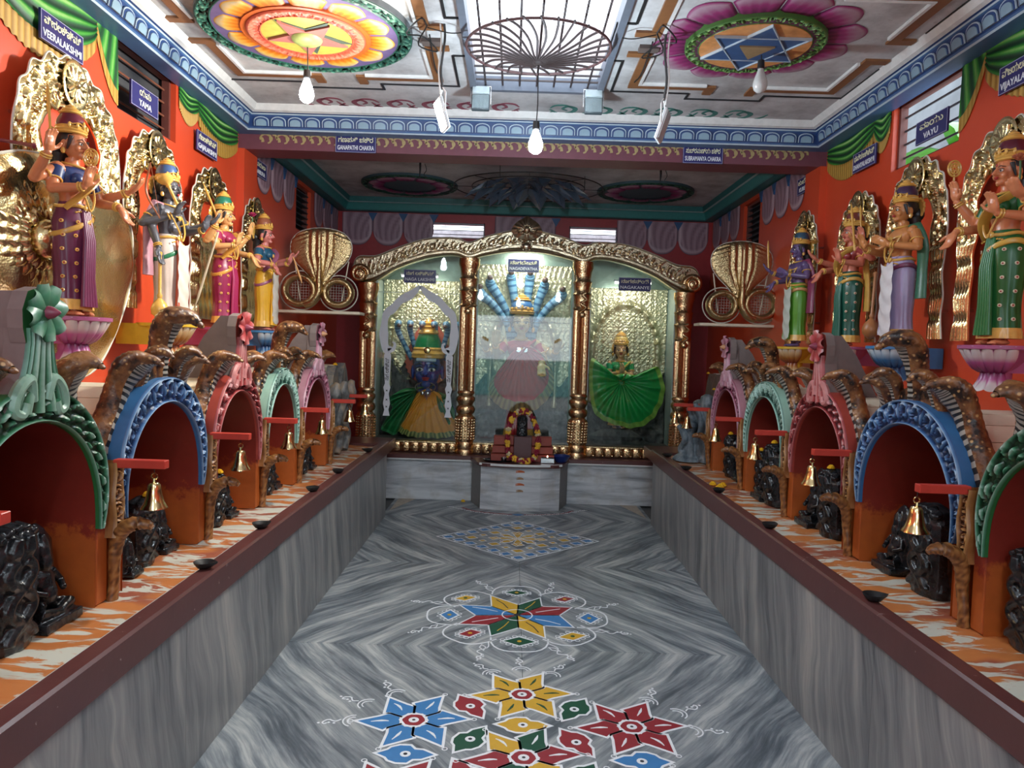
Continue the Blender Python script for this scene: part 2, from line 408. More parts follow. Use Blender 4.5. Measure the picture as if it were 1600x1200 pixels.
COBRA_M = metal_m('beaten_brass', (.42, .29, .13), (.70, .54, .30), .30, 110, .5, .004)
STEEL = metal_m('steel', (.6, .6, .6), (.7, .7, .7), .2, 30, .05)
SHEET = metal_m('embossed_sheet', (.44, .41, .24), (.68, .65, .46), .34, 55, .6, .006); SHEET.node_tree.nodes['Principled BSDF'].inputs['Metallic'].default_value = .75
WHITE = paint((.72, .72, .70), .5); CREAM = paint((.74, .66, .50), .5, .1); BLACKP = paint((.012, .012, .014), .45, .3)
GOLDP = paint((.62, .34, .06), .3, .2); NAVY = paint((.028, .026, .13), .3, .05, 0); SIGNW = paint((.82, .84, .88), .5, .03, 0); SIGNY = paint((.80, .78, .52), .5, .03, 0)
REDBAR = paint((.50, .045, .028), .4, .2); BLUE_L = paint((.30, .47, .62), .45); BLUE_D = paint((.02, .055, .18), .4); BLUE_M = paint((.07, .15, .32), .4)
TEAL = paint((.02, .16, .16), .45, .3); WOODBROWN = paint((.17, .075, .03), .5, .3); WIRE = paint((.015, .014, .014), .5, .1, 0)
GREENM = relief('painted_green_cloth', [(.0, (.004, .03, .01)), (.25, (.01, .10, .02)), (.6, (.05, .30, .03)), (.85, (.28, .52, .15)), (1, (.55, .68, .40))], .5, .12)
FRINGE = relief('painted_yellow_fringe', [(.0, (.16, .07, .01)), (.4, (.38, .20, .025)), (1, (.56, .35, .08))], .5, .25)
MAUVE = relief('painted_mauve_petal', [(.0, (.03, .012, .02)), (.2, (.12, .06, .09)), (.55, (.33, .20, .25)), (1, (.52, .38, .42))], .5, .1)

def struct(o): o['kind'] = 'structure'; return o
def LW(a, b, h): return (-2.0 + h, a, b)          # maps (along, up, proud) on the left wall
def RW(a, b, h): return (2.0 - h, a, b)
def BW(a, b, h): return (a, 7.95 - h, b)
def FL(a, b, h): return (a, b, h)
def CE(a, b, h): return (a, b, 3.05 - h)

# ------------------------------------------------------------------ floor
floor = struct(MB().box((-2.2, -3.4, -.12), (2.2, 8.1, -.02)).build('floor', paint((.10, .10, .10), .7), smooth=0))
ys = [-3.4, -2.06, -.64, .78, 2.2, 3.62, 5.04, 6.46, 7.2]
for i in range(len(ys) - 1):
    for x0, x1 in ((-1.2, 0), (0, 1.2)):
        MB().box((x0 + .001, ys[i] + .001, -.02), (x1 - .001, ys[i + 1] - .001, 0), ch=.0008).build('marble_slab', FLOOR, floor, smooth=0)

# ------------------------------------------------------------------ walls
def wall(name, x0, x1, y0, y1, holes, mat_, zt=3.2):
    mb = MB(); cur = y0
    for (a, b, lo, hi) in sorted(holes):
        mb.box((x0, cur, 0), (x1, a, zt)); mb.box((x0, a, 0), (x1, b, lo)); mb.box((x0, a, hi), (x1, b, zt)); cur = b
    mb.box((x0, cur, 0), (x1, y1, zt)); return struct(mb.build(name, mat_, smooth=0))
wl = wall('wall_left', -2.08, -2.0, -3.2, 8.15, [(3.54, 4.145, 2.58, 2.935), (6.41, 6.86, 2.48, 2.88)], WALL)
wr = wall('wall_right', 2.0, 2.08, -3.2, 8.15, [(3.56, 4.19, 2.555, 2.925), (6.41, 6.86, 2.48, 2.88)], WALL)
mb = MB(); cur = -2.0
for a, b in ((-1.062, -.433), (.474, .993)):
    mb.box((cur, 7.95, 0), (a, 8.15, 3.2)); mb.box((a, 7.95, 0), (b, 8.15, 2.665)); mb.box((a, 7.95, 2.83), (b, 8.15, 3.2)); cur = b
mb.box((cur, 7.95, 0), (2, 8.15, 3.2)); wb = struct(mb.build('wall_back', paint((.36, .025, .03), .45), smooth=0))
mb = MB(); mb.box((-2, -3.2, 0), (-1.3, -3.0, 3.2)); mb.box((1.4, -3.2, 0), (2, -3.0, 3.2)); mb.box((-1.3, -3.2, 2.35), (1.4, -3.0, 3.2))
wf = struct(mb.build('wall_front', paint((.60, .62, .58), .6), smooth=0))
dj = MB()
for x in (-1.3, 1.34): dj.box((x, -3.22, 0), (x + .06, -2.97, 2.35), ch=.004)
dj.box((-1.3, -3.22, 2.29), (1.4, -2.97, 2.35), ch=.004)
struct(dj.build('door_1', paint((.05, .30, .32), .5), smooth=0))
struct(MB().box((-6, -12, -.1), (6, -3.4, -.02)).build('ground', paint((.30, .28, .26), .9), smooth=0))
yb = MB().box((-5, -9.2, 0), (5, -9.0, 1.15)); struct(yb.build('wall_yard', paint((.20, .45, .42), .8), smooth=0))
mb = MB()
for a in (-2, 1.95): mb.box((a, 5.05, 0), (a + .05, 5.3, 2.80))
struct(mb.build('trim_1', WALL, smooth=0))

# beam between the two bays, with its gold scroll stencil
bm_ = struct(MB().box((-2, 5.07, 2.80), (2, 5.3, 3.2)).build('trim_2', paint((.16, .045, .065), .5), smooth=0))
sm = MB(); F = lambda a, b, h: (a, -h, b)
sm.strip(bez((-.05, .0), (-.02, .035), (.012, .012), 8), [.006, .016], F, 0, .003); sm.strip(bez((.012, .012), (.03, -.02), (.0, -.022), 7), [.016, .006], F, 0, .003)
sm.strip(bez((-.05, -.005), (-.03, .008), (-.03, -.018), 6), [.008, .018], F, 0, .003); sm.strip(bez((.03, .016), (.055, .02), (.052, .0), 6), [.008, .013], F, 0, .003)
sm.prism([(.02 + .012 * math.cos(a), -.002 + .012 * math.sin(a)) for a in np.linspace(0, 2 * PI, 9)[:-1]], F, 0, .004)
scr = sm.build('gold_scroll', paint((.40, .30, .13), .5), bm_, smooth=0, loc=(-1.8, 5.07, 2.875)); scr.scale = (1.1, 1, 1.45)
for i in range(1, 33): inst(scr, bm_, (-1.8 + i * .1128, 5.07, 2.875))

# ceilings, skylight shaft
cb = MB(); SX = .39; S0, S1 = 1.55, 4.45
cb.box((-2.2, -3.4, 3.05), (-SX, 5.07, 3.2)); cb.box((SX, -3.4, 3.05), (2.2, 5.07, 3.2)); cb.box((-SX, -3.4, 3.05), (SX, S0, 3.2)); cb.box((-SX, S1, 3.05), (SX, 5.07, 3.2))
cb.box((-2.2, 5.3, 3.05), (2.2, 8.15, 3.2)); ceiling = struct(cb.build('ceiling', CEIL, smooth=0))
sh = MB(); sh.box((-SX - .1, S0 - .1, 3.2), (-SX, S1 + .1, 3.42)); sh.box((SX, S0 - .1, 3.2), (SX + .1, S1 + .1, 3.42)); sh.box((-SX, S1, 3.2), (SX, S1 + .1, 3.42)); sh.box((-SX, S0 - .1, 3.2), (SX, S0, 3.42))
struct(sh.build('wall_skylight', paint((.80, .66, .66), .7), smooth=0))
fr = MB(); w = .035
fr.box((-SX, S0, 3.02), (-SX + w, S1, 3.1)); fr.box((SX - w, S0, 3.02), (SX, S1, 3.1)); fr.box((-SX, S1 - w, 3.02), (SX, S1, 3.1)); fr.box((-SX, S0, 3.02), (SX, S0 + w, 3.1))
struct(fr.build('window_1', paint((.13, .15, .19), .5), smooth=0))

# security grille under the skylight with its round basket
g = empty('skylight_grille', (0, 0, 3.05), 0, 'rusty iron bar grille with round basket of curved rods under the skylight', 'grille')
RUST = paint((.05, .035, .035), .6, .3); RUST2 = paint((.09, .04, .04), .6, .3)
bar = MB().tube([(0, S0, 0), (0, S1, 0)], .006, 6).build('long_bar', RUST, g)
bar.location.x = -.3
for x in (-.2, -.1, 0, .1, .2, .3): inst(bar, g, (x, 0, 0))
cbx = MB().tube([(-SX, 0, .01), (SX, 0, .01)], .006, 6).build('cross_bar', RUST, g); cbx.location.y = 4.36
for y in (4.26, 4.16, 4.02, 3.2, 3.1, 2.8, 2.4, 2.0): inst(cbx, g, (0, y, 0))
cc = (-.012, 3.70); RB = .355
MB().tube([(cc[0] + RB * math.cos(a), cc[1] + RB * .95 * math.sin(a), -.07) for a in np.linspace(0, 2 * PI, 49)[:-1]], .007, 6, cyc=True).build('basket_rim', RUST2, g)
n = 28
sp = MB().tube(spline([(RB, 0, 0), (RB * .78, .02, -.002), (RB * .5, .03, -.025), (RB * .22, .01, -.055), (.015, 0, -.065)], 14), .0060, 6).build('basket_rod', RUST, g, loc=(cc[0], cc[1], -.07))
for i in range(1, n): inst(sp, g, (cc[0], cc[1], -.07), (0, 0, i * 2 * PI / n))
MB().ell((cc[0], cc[1], -.135), (.028, .028, .012), 12).build('hub', RUST, g)

# ------------------------------------------------------------------ cornices
def cornice(name, x, y0, y1, z0, prof, mats_, side_m):
    """U-shaped moulding along left wall, far side (y1), right wall; prof (offset from wall, z, material)"""
    mb = MB()
    for i in range(len(prof) - 1):
        (o0, h0, m0), (o1, h1, _) = prof[i], prof[i + 1]
        A = [[(-x + o, y0, h), (-x + o, y1 - o, h), (x - o, y1 - o, h), (x - o, y0, h)] for o, h in ((o0, h0), (o1, h1))]
        mb.grid(np.array(A), m=m0)
    return struct(mb.build(name, mats_, smooth=0))
c1 = cornice('trim_3', 2.0, -3.0, 5.07, 0, [(0, 2.90, 0), (.10, 2.90, 2), (.106, 2.908, 0), (.112, 2.915, 1), (.128, 2.988, 0), (.136, 2.993, 2), (.14, 3.0, 1), (.15, 3.004, 3), (.17, 3.012, 3), (.19, 3.05, 3), (0, 3.05, 3)], [BLUE_M, BLUE_D, paint((.45, .55, .62), .4), WHITE], 0)
pm = MB(); arch = lambda w, h, k=9: [(-w, 0)] + [(-w * math.cos(a), h * .55 + h * .45 * math.sin(a)) for a in np.linspace(0, PI, k)] + [(w, 0)]
pm.prism(arch(.049, .060)[::-1], F, 0, .006, 0); pm.prism(arch(.044, .054)[::-1], F, .004, .008, 1); pm.prism(arch(.034, .043)[::-1], F, .006, .013, 2)
petal = pm.build('cornice_petal', [paint((.42, .52, .60), .4), BLUE_D, paint((.24, .36, .46), .4)], c1, smooth=0, loc=(-1.80, 4.948, 2.922), rot=(R(12), 0, 0))
for i in range(1, 33): inst(petal, c1, (-1.80 + i * .1125, 4.948, 2.922), (R(12), 0, 0))
for i in range(34):
    inst(petal, c1, (-1.882, 4.86 - i * .1125, 2.922), (R(12), 0, R(90))); inst(petal, c1, (1.882, 4.86 - i * .1125, 2.922), (R(12), 0, R(-90)))
c2 = cornice('trim_4', 2.0, 5.3, 7.95, 0, [(0, 2.915, 0), (.10, 2.915, 0), (.105, 2.925, 1), (.125, 2.985, 1), (.13, 2.99, 2), (.14, 3.0, 0), (.15, 3.05, 0)], [TEAL, paint((.03, .22, .21), .4), paint((.30, .42, .42), .4)], 0)

# ------------------------------------------------------------------ painted drapes, friezes
def swag(wallF, y0, y1, par, ztop=2.90, zb=2.765, zf=2.665, parts=True):
    """painted green swag with yellow fringe hanging between two peaks"""
    n = 44; A = np.linspace(0, 1, n); Y = y0 + (y1 - y0) * A
    low = ztop - .06 - (ztop - .06 - zb) * np.sin(PI * A) ** .62
    nt_ = 26; T = np.linspace(0, 1, nt_); G = np.zeros((n, nt_, 3)); H = np.zeros((n, nt_))
    for i in range(n):
        for j, t in enumerate(T):
            fold = .5 + .5 * math.sin(2 * PI * (t * (3.2) + .25 * math.cos(2 * PI * A[i])))
            H[i, j] = fold ** 1.3 * (.35 + .65 * math.sin(PI * A[i]) ** .5) * (1 - .3 * t)
            G[i, j] = wallF(Y[i], ztop * (1 - t) + low[i] * t, .003 + .006 * fold)
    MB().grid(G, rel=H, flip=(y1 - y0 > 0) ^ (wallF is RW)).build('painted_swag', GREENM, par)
    lo2 = low - (zb - zf) * (.55 + .45 * np.sin(PI * A)); n2 = 6; G = np.zeros((n * 2, n2, 3)); H = np.zeros((n * 2, n2))
    A2 = np.linspace(0, 1, n * 2); L1 = np.interp(A2, A, low); L2 = np.interp(A2, A, lo2)
    for i in range(n * 2):
        for j in range(n2):
            t = j / (n2 - 1); H[i, j] = (.9 if i % 4 < 2 else .3) * (1 if j else .5)
            G[i, j] = wallF(y0 + (y1 - y0) * A2[i] , L1[i] * (1 - t) + (L2[i] + (.006 if i % 4 < 2 else 0)) * t, .004 + .003 * (i % 4 < 2))
    MB().grid(G, rel=H, flip=(y1 - y0 > 0) ^ (wallF is RW)).build('painted_fringe', FRINGE, par)
for y0, y1, zb, zf in ((.9, 1.75, 2.70, 2.60), (1.75, 2.56, 2.70, 2.60), (2.56, 3.36, 2.69, 2.59), (4.17, 4.42, 2.80, 2.72), (4.42, 5.05, 2.76, 2.66)): swag(LW, y0, y1, wl, zb=zb, zf=zf)
for y0, y1, zb, zf in ((.9, 1.75, 2.70, 2.60), (1.75, 2.56, 2.70, 2.60), (2.56, 3.38, 2.69, 2.59), (4.21, 4.40, 2.76, 2.69), (4.40, 5.05, 2.75, 2.64)): swag(RW, y0, y1, wr, zb=zb, zf=zf)
def tail(wallF, y0, y1, par, top, bot):
    """side fall of the drape running down beside the window"""
    n, k = 14, 24; G = np.zeros((n, k, 3)); H = np.zeros((n, k))
    for i, a in enumerate(np.linspace(0, 1, n)):
        lo = top - (top - bot) * (1 - (1 - a) ** 1.8)
        for j, t in enumerate(np.linspace(0, 1, k)):
            H[i, j] = .5 + .45 * math.sin(a * 17 + t * 3); G[i, j] = wallF(y0 + (y1 - y0) * a, top * (1 - t) + lo * t, .003 + .004 * H[i, j])
    MB().grid(G, rel=H * .8, flip=(y1 > y0) ^ (wallF is RW)).build('painted_drape_fall', GREENM, par)
    f = np.array([[wallF(y0 + (y1 - y0) * a, (top - (top - bot) * (1 - (1 - a) ** 1.8)) - d, .005) for d in (0, .07)] for a in np.linspace(0, 1, n)])
    MB().grid(f, rel=np.array([[.3 + .6 * (i % 2)] * 2 for i in range(n)]), flip=(y1 > y0) ^ (wallF is RW)).build('painted_fringe', FRINGE, par)
tail(LW, 3.36, 3.54, wl, 2.90, 2.66); tail(RW, 3.38, 3.56, wr, 2.90, 2.66)
def lotus_frieze(wallF, a0, a1, n, par, ztop, zb, skip=()):
    w = (a1 - a0) / n
    for k in range(n):
        c = a0 + (k + .5) * w
        if any(s0 < c < s1 for s0, s1 in skip): continue
        nu, nv = 17, 12; G = np.zeros((nu, nv, 3)); H = np.zeros((nu, nv))
        for i, u in enumerate(np.linspace(-1, 1, nu)):
            for j, v in enumerate(np.linspace(0, 1, nv)):
                zz = ztop - (ztop - zb) * v * (.42 + .58 * math.sqrt(max(0, 1 - (abs(u) * .98) ** 2.4))); e = min(1, (1 - abs(u)) * 5, (1 - v) * 5)
                line = .5 + .5 * math.cos((u * (.55 + .9 * v) + .35 * math.sin(v * 2.4)) * 14)
                H[i, j] = (.95 if e < .9 and e > .1 else (.12 if e <= .1 else .35 + .35 * line)); G[i, j] = wallF(c + u * w * .5, zz, .003 + .012 * e)
        MB().grid(G, rel=H, flip=(wallF is not RW) ^ (wallF is BW)).build('painted_lotus_petal', MAUVE, par)
        tri = [(c + w * .5 - .05, ztop), (c + w * .5 + .05, ztop), (c + w * .5, ztop - .09)]
        if c + w * .5 < a1 - .02: MB().prism(tri if wallF is not LW else tri, wallF, 0, .02).build('painted_blue_bud', paint((.03, .09, .22), .5), par, smooth=0)
lotus_frieze(BW, -1.96, 1.96, 12, wb, 2.905, 2.56, skip=((-1.10, -.45), (.44, 1.05)))
lotus_frieze(LW, 5.42, 7.9, 8, wl, 2.905, 2.60, skip=((6.3, 6.95),)); lotus_frieze(RW, 5.42, 7.9, 8, wr, 2.905, 2.60, skip=((6.3, 6.95),))

# ------------------------------------------------------------------ windows with bars
def barred(name, side, y0, y1, z0, z1, nb, barm, behind=None, slat=False):
    x = 2.0 * side; fr = MB(); t = .02; X0, X1 = sorted((x + side * .03, x + side * .07))
    fr.box((X0, y0, z0), (X1, y0 + t, z1)); fr.box((X0, y1 - t, z0), (X1, y1, z1)); fr.box((X0, y0, z1 - t), (X1, y1, z1)); fr.box((X0, y0, z0), (X1, y1, z0 + t))
    w = struct(fr.build(name, paint((.14, .04, .03), .5), smooth=0)); b = None
    for k in range(nb):
        z = z0 + (z1 - z0) * (k + 1) / (nb + 1)
        if slat: MB().box((X0, y0 + t, z - .004), (X1 + .015, y1 - t, z + .004)).build('louvre_bar', barm, w, smooth=0)
        else: MB().tube([(x + side * .06, y0 + t, z), (x + side * .06, y1 - t, z)], .006, 6).build('bar', barm, w)
    return w
w2 = barred('window_2', -1, 3.54, 4.145, 2.58, 2.935, 4, paint((.20, .07, .04), .45)); w3 = barred('window_3', 1, 3.56, 4.19, 2.555, 2.925, 4, paint((.05, .045, .05), .5))
w4 = barred('window_4', -1, 6.41, 6.86, 2.48, 2.88, 7, paint((.03, .04, .05), .5), slat=True); w5 = barred('window_5', 1, 6.41, 6.86, 2.48, 2.88, 7, paint((.03, .04, .05), .5), slat=True)
for s_, (a, b, c, d) in ((-1, (3.5, 4.2, 2.5, 3.0)), (-1, (6.35, 6.95, 2.4, 2.95)), (1, (6.35, 6.80, 2.4, 2.95))):  # near-black boxes stand in for the dim interiors behind these windows
    X = sorted((2.09 * s_, 2.5 * s_)); mb = MB(); mb.box((X[0], a - .3, c - .3), (X[1], b + .3, d + .2)); struct(mb.build('dark_interior_box', paint((.05, .05, .055), .8), smooth=0))
for nm, (a, b) in (('window_6', (-1.062, -.433)), ('window_7', (.474, .993))):
    fr = MB(); fr.box((a, 8.0, 2.665), (b, 8.03, 2.68)); fr.box((a, 8.0, 2.815), (b, 8.03, 2.83)); fr.box((a, 8.0, 2.665), (a + .015, 8.03, 2.83)); fr.box((b - .015, 8.0, 2.665), (b, 8.03, 2.83))
    w = struct(fr.build(nm, paint((.30, .30, .34), .5), smooth=0))
    for z in (2.71, 2.755, 2.79): MB().tube([(a, 8.01, z), (b, 8.01, z)], .004, 5).build('bar', BLACKP, w)
ow = struct(MB().box((-3, 8.9, 0), (3, 9.0, 2.9)).build('wall_beyond', paint((.42, .44, .46), .9, .5), smooth=0))
# neighbour's wall and the leafy plant seen through the right window
struct(MB().box((3.6, 3.0, 0), (3.75, 9.0, 3.95)).build('wall_neighbour', paint((.13, .14, .15), .85, .6, .12, 3), smooth=0))
pl = empty('banana_plant', (2.88, 5.1, 0), 0, 'leafy green plant outside the barred right window', 'plant')
MB().tube(spline([(0, 0, 0), (.02, .02, 1.2), (0, 0, 2.85)], 10), [.06, .03], 10).build('stem', paint((.16, .24, .05), .6), pl)
LEAFM = paint((.08, .34, .03), .4, .3)
for k in range(9):
    a = k * 2.4; L = .55 + .1 * (k % 3); G = []
    for t in np.linspace(0, 1, 9):
        c0 = np.array([math.cos(a), math.sin(a), 0]) * L * t + np.array([0, 0, 2.62 + .05 * k + .45 * t - .55 * t * t]); w = .10 * math.sin(PI * min(.97, t + .05)) ** .7; sd = np.array([-math.sin(a), math.cos(a), 0])
        G.append([c0 - sd * w, c0 + np.array([0, 0, -.015]), c0 + sd * w])
    MB().grid(np.array(G)).build('leaf', LEAFM, pl)
# ------------------------------------------------------------------ ledges along both sides
def ledge(side):
    s = side; nm = 'left' if s < 0 else 'right'
    def X(a, b): return sorted((a * s, b * s))
    MW = m_wallmarble(-s)
    base = MB(); x = X(1.185, 2.0); base.box((x[0], -1.6, 0), (x[1], 6.4, .54)); base.box((X(1.45, 2.0)[0], 6.4, 0), (X(1.45, 2.0)[1], 7.15, .54))
    L = base.build('marble_ledge', paint((.2, .2, .2), .6), smooth=0)
    tag(L, f'long grey marble fronted ledge with brown rim carrying the {nm} row of niches', 'ledge')
    ye = [-1.6, -.2, 1.15, 2.45, 3.75, 5.08, 6.4]; x = X(1.165, 1.185)
    for i in range(6): MB().box((x[0], ye[i] + .0008, 0), (x[1], ye[i + 1] - .0008, .545), ch=.0006).build('marble_panel', MW, L, smooth=0)
    r = MB(); x = X(1.155, 1.225); r.box((x[0], -1.6, .542), (x[1], 6.46, .655), ch=.008)
    x = X(1.16, 2.0); r.box((x[0], 6.40, .545), (x[1], 6.85, .635), ch=.006)
    r.build('painted_rim', BROWN, L, smooth=0)
    x = X(1.225, 1.250); MB().box((x[0], -1.6, .54), (x[1], 6.3, .632)).build('edge_strip', paint((.60, .61, .58), .3, .35, .3, 12), L, smooth=0)
    x = X(1.250, 1.258); MB().box((x[0], -1.6, .54), (x[1], 6.3, .600)).build('drain_groove', paint((.06, .07, .06), .3), L, smooth=0)
    G = []; n1, n2 = 190, 14
    for i in range(n1):
        y = -1.6 + 8.0 * i / (n1 - 1); G.append([(s * (1.258 + .742 * j / (n2 - 1)), y, .612 + .004 * math.sin(y * 31 + j) + .003 * math.sin(y * 83 + j * 2.1)) for j in range(n2)])
    MB().grid(np.array(G), flip=s < 0).build('painted_top', LEDGE, L)
    return L
ledL = ledge(-1); ledR = ledge(1)

# back bench with the round-fronted altar base
bb = MB().box((-2, 7.17, 0), (2, 7.95, .40)); bench = bb.build('marble_bench', BENCH, smooth=0); tag(bench, 'white grey marble bench carrying the gilded triple arch', 'bench')
MB().box((-2, 7.13, .40), (2, 7.95, .445), ch=.006).build('brown_cap', BROWN, bench, smooth=0); MB().box((-1.5, 7.122, .392), (1.5, 7.15, .404)).build('marble_edge', WHITE, bench, smooth=0)
for a, b in ((-1.6, -.47), (.48, 1.6)): MB().box((a, 7.155, .0), (b, 7.172, .394), ch=.001).build('marble_panel', BENCH, bench, smooth=0)
al = [(-.455, 7.12), (-.355, 6.815), (-.19, 6.765), (0, 6.75), (.20, 6.765), (.385, 6.83), (.475, 7.12)]
ab = empty('altar_base', (0, 0, 0), 0, 'semicircular white marble altar base with brown top and vermilion marks', 'altar')
for i in range(len(al) - 1):
    (x0, y0), (x1, y1) = al[i], al[i + 1]
    MB().prism([(x0, y0), (x1, y1), (x1, 7.17), (x0, 7.17)], FL, 0, .405).build('marble_slab', BENCH if 0 < i < 5 else paint((.20, .18, .17), .4, .3), ab, smooth=0)
rim = [(x * 1.03, 7.17 - (7.17 - y) * 1.06) for x, y in al]; rim = [(-.475, 7.17)] + [tuple(p) for p in spline(rim, 26)] + [(.495, 7.17)]
MB().prism(rim, FL, .405, .435).build('brown_top', BROWN, ab, smooth=0)
MB().strip(spline([(x * 1.035, 7.17 - (7.17 - y) * 1.07) for x, y in al[1:-1]], 24), .016, FL, .418, .438).build('white_rim', WHITE, ab, smooth=0)
VERM = paint((.55, .12, .03), .6, .4)
for x, z, k in ((-.0, .365, 1), (.012, .30, .8), (.0, .245, 1), (.02, .185, .8)):
    mk = MB()
    for q in range(3): mk.strip(bez((-.04 * k, z + .008 * (q - 1)), (0, z + .012 + .008 * (q - 1)), (.042 * k, z + .004 * (q - 1)), 6), [.003, .009, .003], lambda a, b, h: (a, 6.755 - h, b), 0, .003)
    mk.build('vermilion_mark', VERM if k == 1 else paint((.35, .20, .10), .6), ab, smooth=0, loc=(.01, -.003, 0))
# corner floor patches beside the bench
for s in (-1, 1): MB().prism([(s * 1.165, 7.16), (s * 1.0, 7.16), (s * 1.165, 6.62)][::s], FL, -.01, .002).build('corner_patch', paint((.45, .38, .30), .6, .4), floor, smooth=0)

# ------------------------------------------------------------------ rangoli paintings
RW_, RY, RBl, RR, RG = paint((.80, .82, .84), .6, .06), paint((.62, .36, .03), .5, .12), paint((.045, .20, .46), .5, .15), paint((.28, .018, .028), .5, .15), paint((.004, .07, .035), .5, .15)
RM = [RW_, RY, RBl, RR, RG, paint((.02, .02, .03), .5)]
zc = {'w': 0, 'y': 1, 'b': 2, 'r': 3, 'g': 4, 'k': 5}
def poly_in(P, k):  # shrink toward centroid
    P = np.array(P); c = P.mean(0); return [tuple(c + (p - c) * k) for p in P]
def rot2(P, a, c=(0, 0)):
    ca, sa = math.cos(a), math.sin(a); return [(c[0] + x * ca - y * sa, c[1] + x * sa + y * ca) for x, y in P]
def curl(mb, c, a, s=1.0):
    P = rot2([(x * s, y * s) for x, y in ((0, 0), (.03, .015), (.06, -.01), (.09, .01), (.085, .03), (.07, .022))], a, c); mb.strip(spline(P, 12), .006, FL, .0008, .0022, 0)
    for q in ((.035, .03), (.06, .02), (.11, .015)): x, y = rot2([(q[0] * s, q[1] * s)], a, c)[0]; mb.prism([(x + .006 * math.cos(t), y + .006 * math.sin(t)) for t in np.linspace(0, 2 * PI, 7)[:-1]], FL, .0008, .0022, 0)
def circle(mb, c, r, colr, h, n=20, w=None):
    P = [(c[0] + r * math.cos(t), c[1] + r * math.sin(t)) for t in np.linspace(0, 2 * PI, n + 1)[:-1]]
    if w: mb.strip(P, w, FL, .0008, h, zc[colr], closed=True)
    else: mb.prism(P, FL, .0008, h, zc[colr])
def pinwheel(mb, c, r, cols, a0, twist=1):
    """six-petal pinwheel: each petal sweeps from the hexagonal heart to a sharp tip"""
    for k in range(6):
        a = a0 + k * PI / 3; rr = r * (1 if k % 2 else .97)
        P = [(r_ * math.cos(R(t_)), r_ * math.sin(R(t_))) for r_, t_ in ((.25, -28), (.50, -30), (.60, -16), (1.0, 0), (.60, 34), (.48, 30), (.25, 32))]
        Q = rot2([(x * rr, y * rr * twist) for x, y in P], a, c)
        if twist < 0: Q = Q[::-1]
        mb.prism(Q, FL, .0008, .0016, zc[cols[k % len(cols)]]); mb.strip(Q, .011, FL, .0008, .0024, 0, closed=True)
        m = np.array(rot2([(.42 * rr, .02 * rr * twist), (.72 * rr, .03 * rr * twist)], a, c)); mb.strip(bez(m[0], (m[0] + m[1]) / 2 + .01, m[1], 5), [.004, .012, .003], FL, .0008, .0028, 0 if cols[0] != 'y' else 4)
        e = rot2([(rr * 1.06, 0)], a, c)[0]; circle(mb, e, .010, 'w', .002, 8, .004)
    circle(mb, c, .235 * r, 'r', .0022, 6); circle(mb, c, .235 * r, 'w', .0026, 6, .010); circle(mb, c, .09 * r, 'w', .003, 12); circle(mb, c, .03 * r, 'k', .0034, 8)
def leaf(mb, c, a, colr, L=.125, W=.062):
    h = [(-L, 0), (-L * .55, W * .55), (-L * .28, W * .6), (-L * .12, W), (L * .25, W), (L * .52, W * .75), (L * .62, W * .45), (L, 0)]
    P = h + [(x, -y) for x, y in h[-2:0:-1]]; P = rot2(P, a, c)[::-1]; mb.prism(P, FL, .0008, .0016, zc[colr]); mb.strip(P, .010, FL, .0008, .0024, 0, closed=True)
    circle(mb, c, .020, 'w', .0026, 12); circle(mb, c, .008, 'k', .003, 8)
m1 = MB(); c0 = (-.004, 2.635)
pinwheel(m1, c0, .235, ['r', 'g', 'y', 'r', 'g', 'y'], R(8))
for k in range(6):
    a = R(30 + 60 * k); c = (c0[0] + .505 * math.cos(a), c0[1] + .505 * math.sin(a) * .98)
    cols = {0: ['r'], 1: ['y'], 2: ['b'], 3: ['r'], 4: ['y'], 5: ['b']}[k]
    pinwheel(m1, c, .235, cols, R(5), 1)
    leaf(m1, (c0[0] + .235 * math.cos(a), c0[1] + .235 * math.sin(a)), a + PI / 2, {0: 'r', 1: 'y', 2: 'g', 3: 'r', 4: 'b', 5: 'g'}[k], .115, .06)
    b = R(60 * k); leaf(m1, (c0[0] + .435 * math.cos(b), c0[1] + .435 * math.sin(b)), b, {0: 'b', 1: 'g', 2: 'r', 3: 'b', 4: 'g', 5: 'r'}[k], .115, .062)
    for da in (-.38, 0, .38):
        q = (c[0] + .235 * math.cos(a + da * 1.6), c[1] + .235 * math.sin(a + da * 1.6)); m1.strip([(q[0] + .045 * math.cos(t), q[1] + .045 * math.sin(t)) for t in np.linspace(a - 1.4 + da, a + 1.4 + da, 10)], .006, FL, .0008, .002, 0)
        m1.strip([(q[0] + .028 * math.cos(t), q[1] + .028 * math.sin(t)) for t in np.linspace(a - 1.4 + da, a + 1.4 + da, 8)], .005, FL, .0008, .002, 0)
        curl(m1, (q[0] + .055 * math.cos(a + da), q[1] + .055 * math.sin(a + da)), a + da * 2, .8)
tag(m1.build('rangoli_painting', RM, floor, smooth=0), 'large rangoli of six pinwheel stars in red, blue and yellow')
m2 = MB(); c0 = (-.02, 4.085)
tips = [(-.179, 4.398, 'y'), (.121, 4.385, 'g'), (.303, 4.238, 'r'), (.287, 3.924, 'b'), (.125, 3.765, 'y'), (-.160, 3.770, 'g'), (-.342, 3.921, 'r'), (-.355, 4.22, 'b')]
inn = [(-.012, 4.252), (.126, 4.236), (.220, 4.100), (.124, 3.935), (-.014, 3.895), (-.178, 3.922), (-.253, 4.06), (-.168, 4.21)]
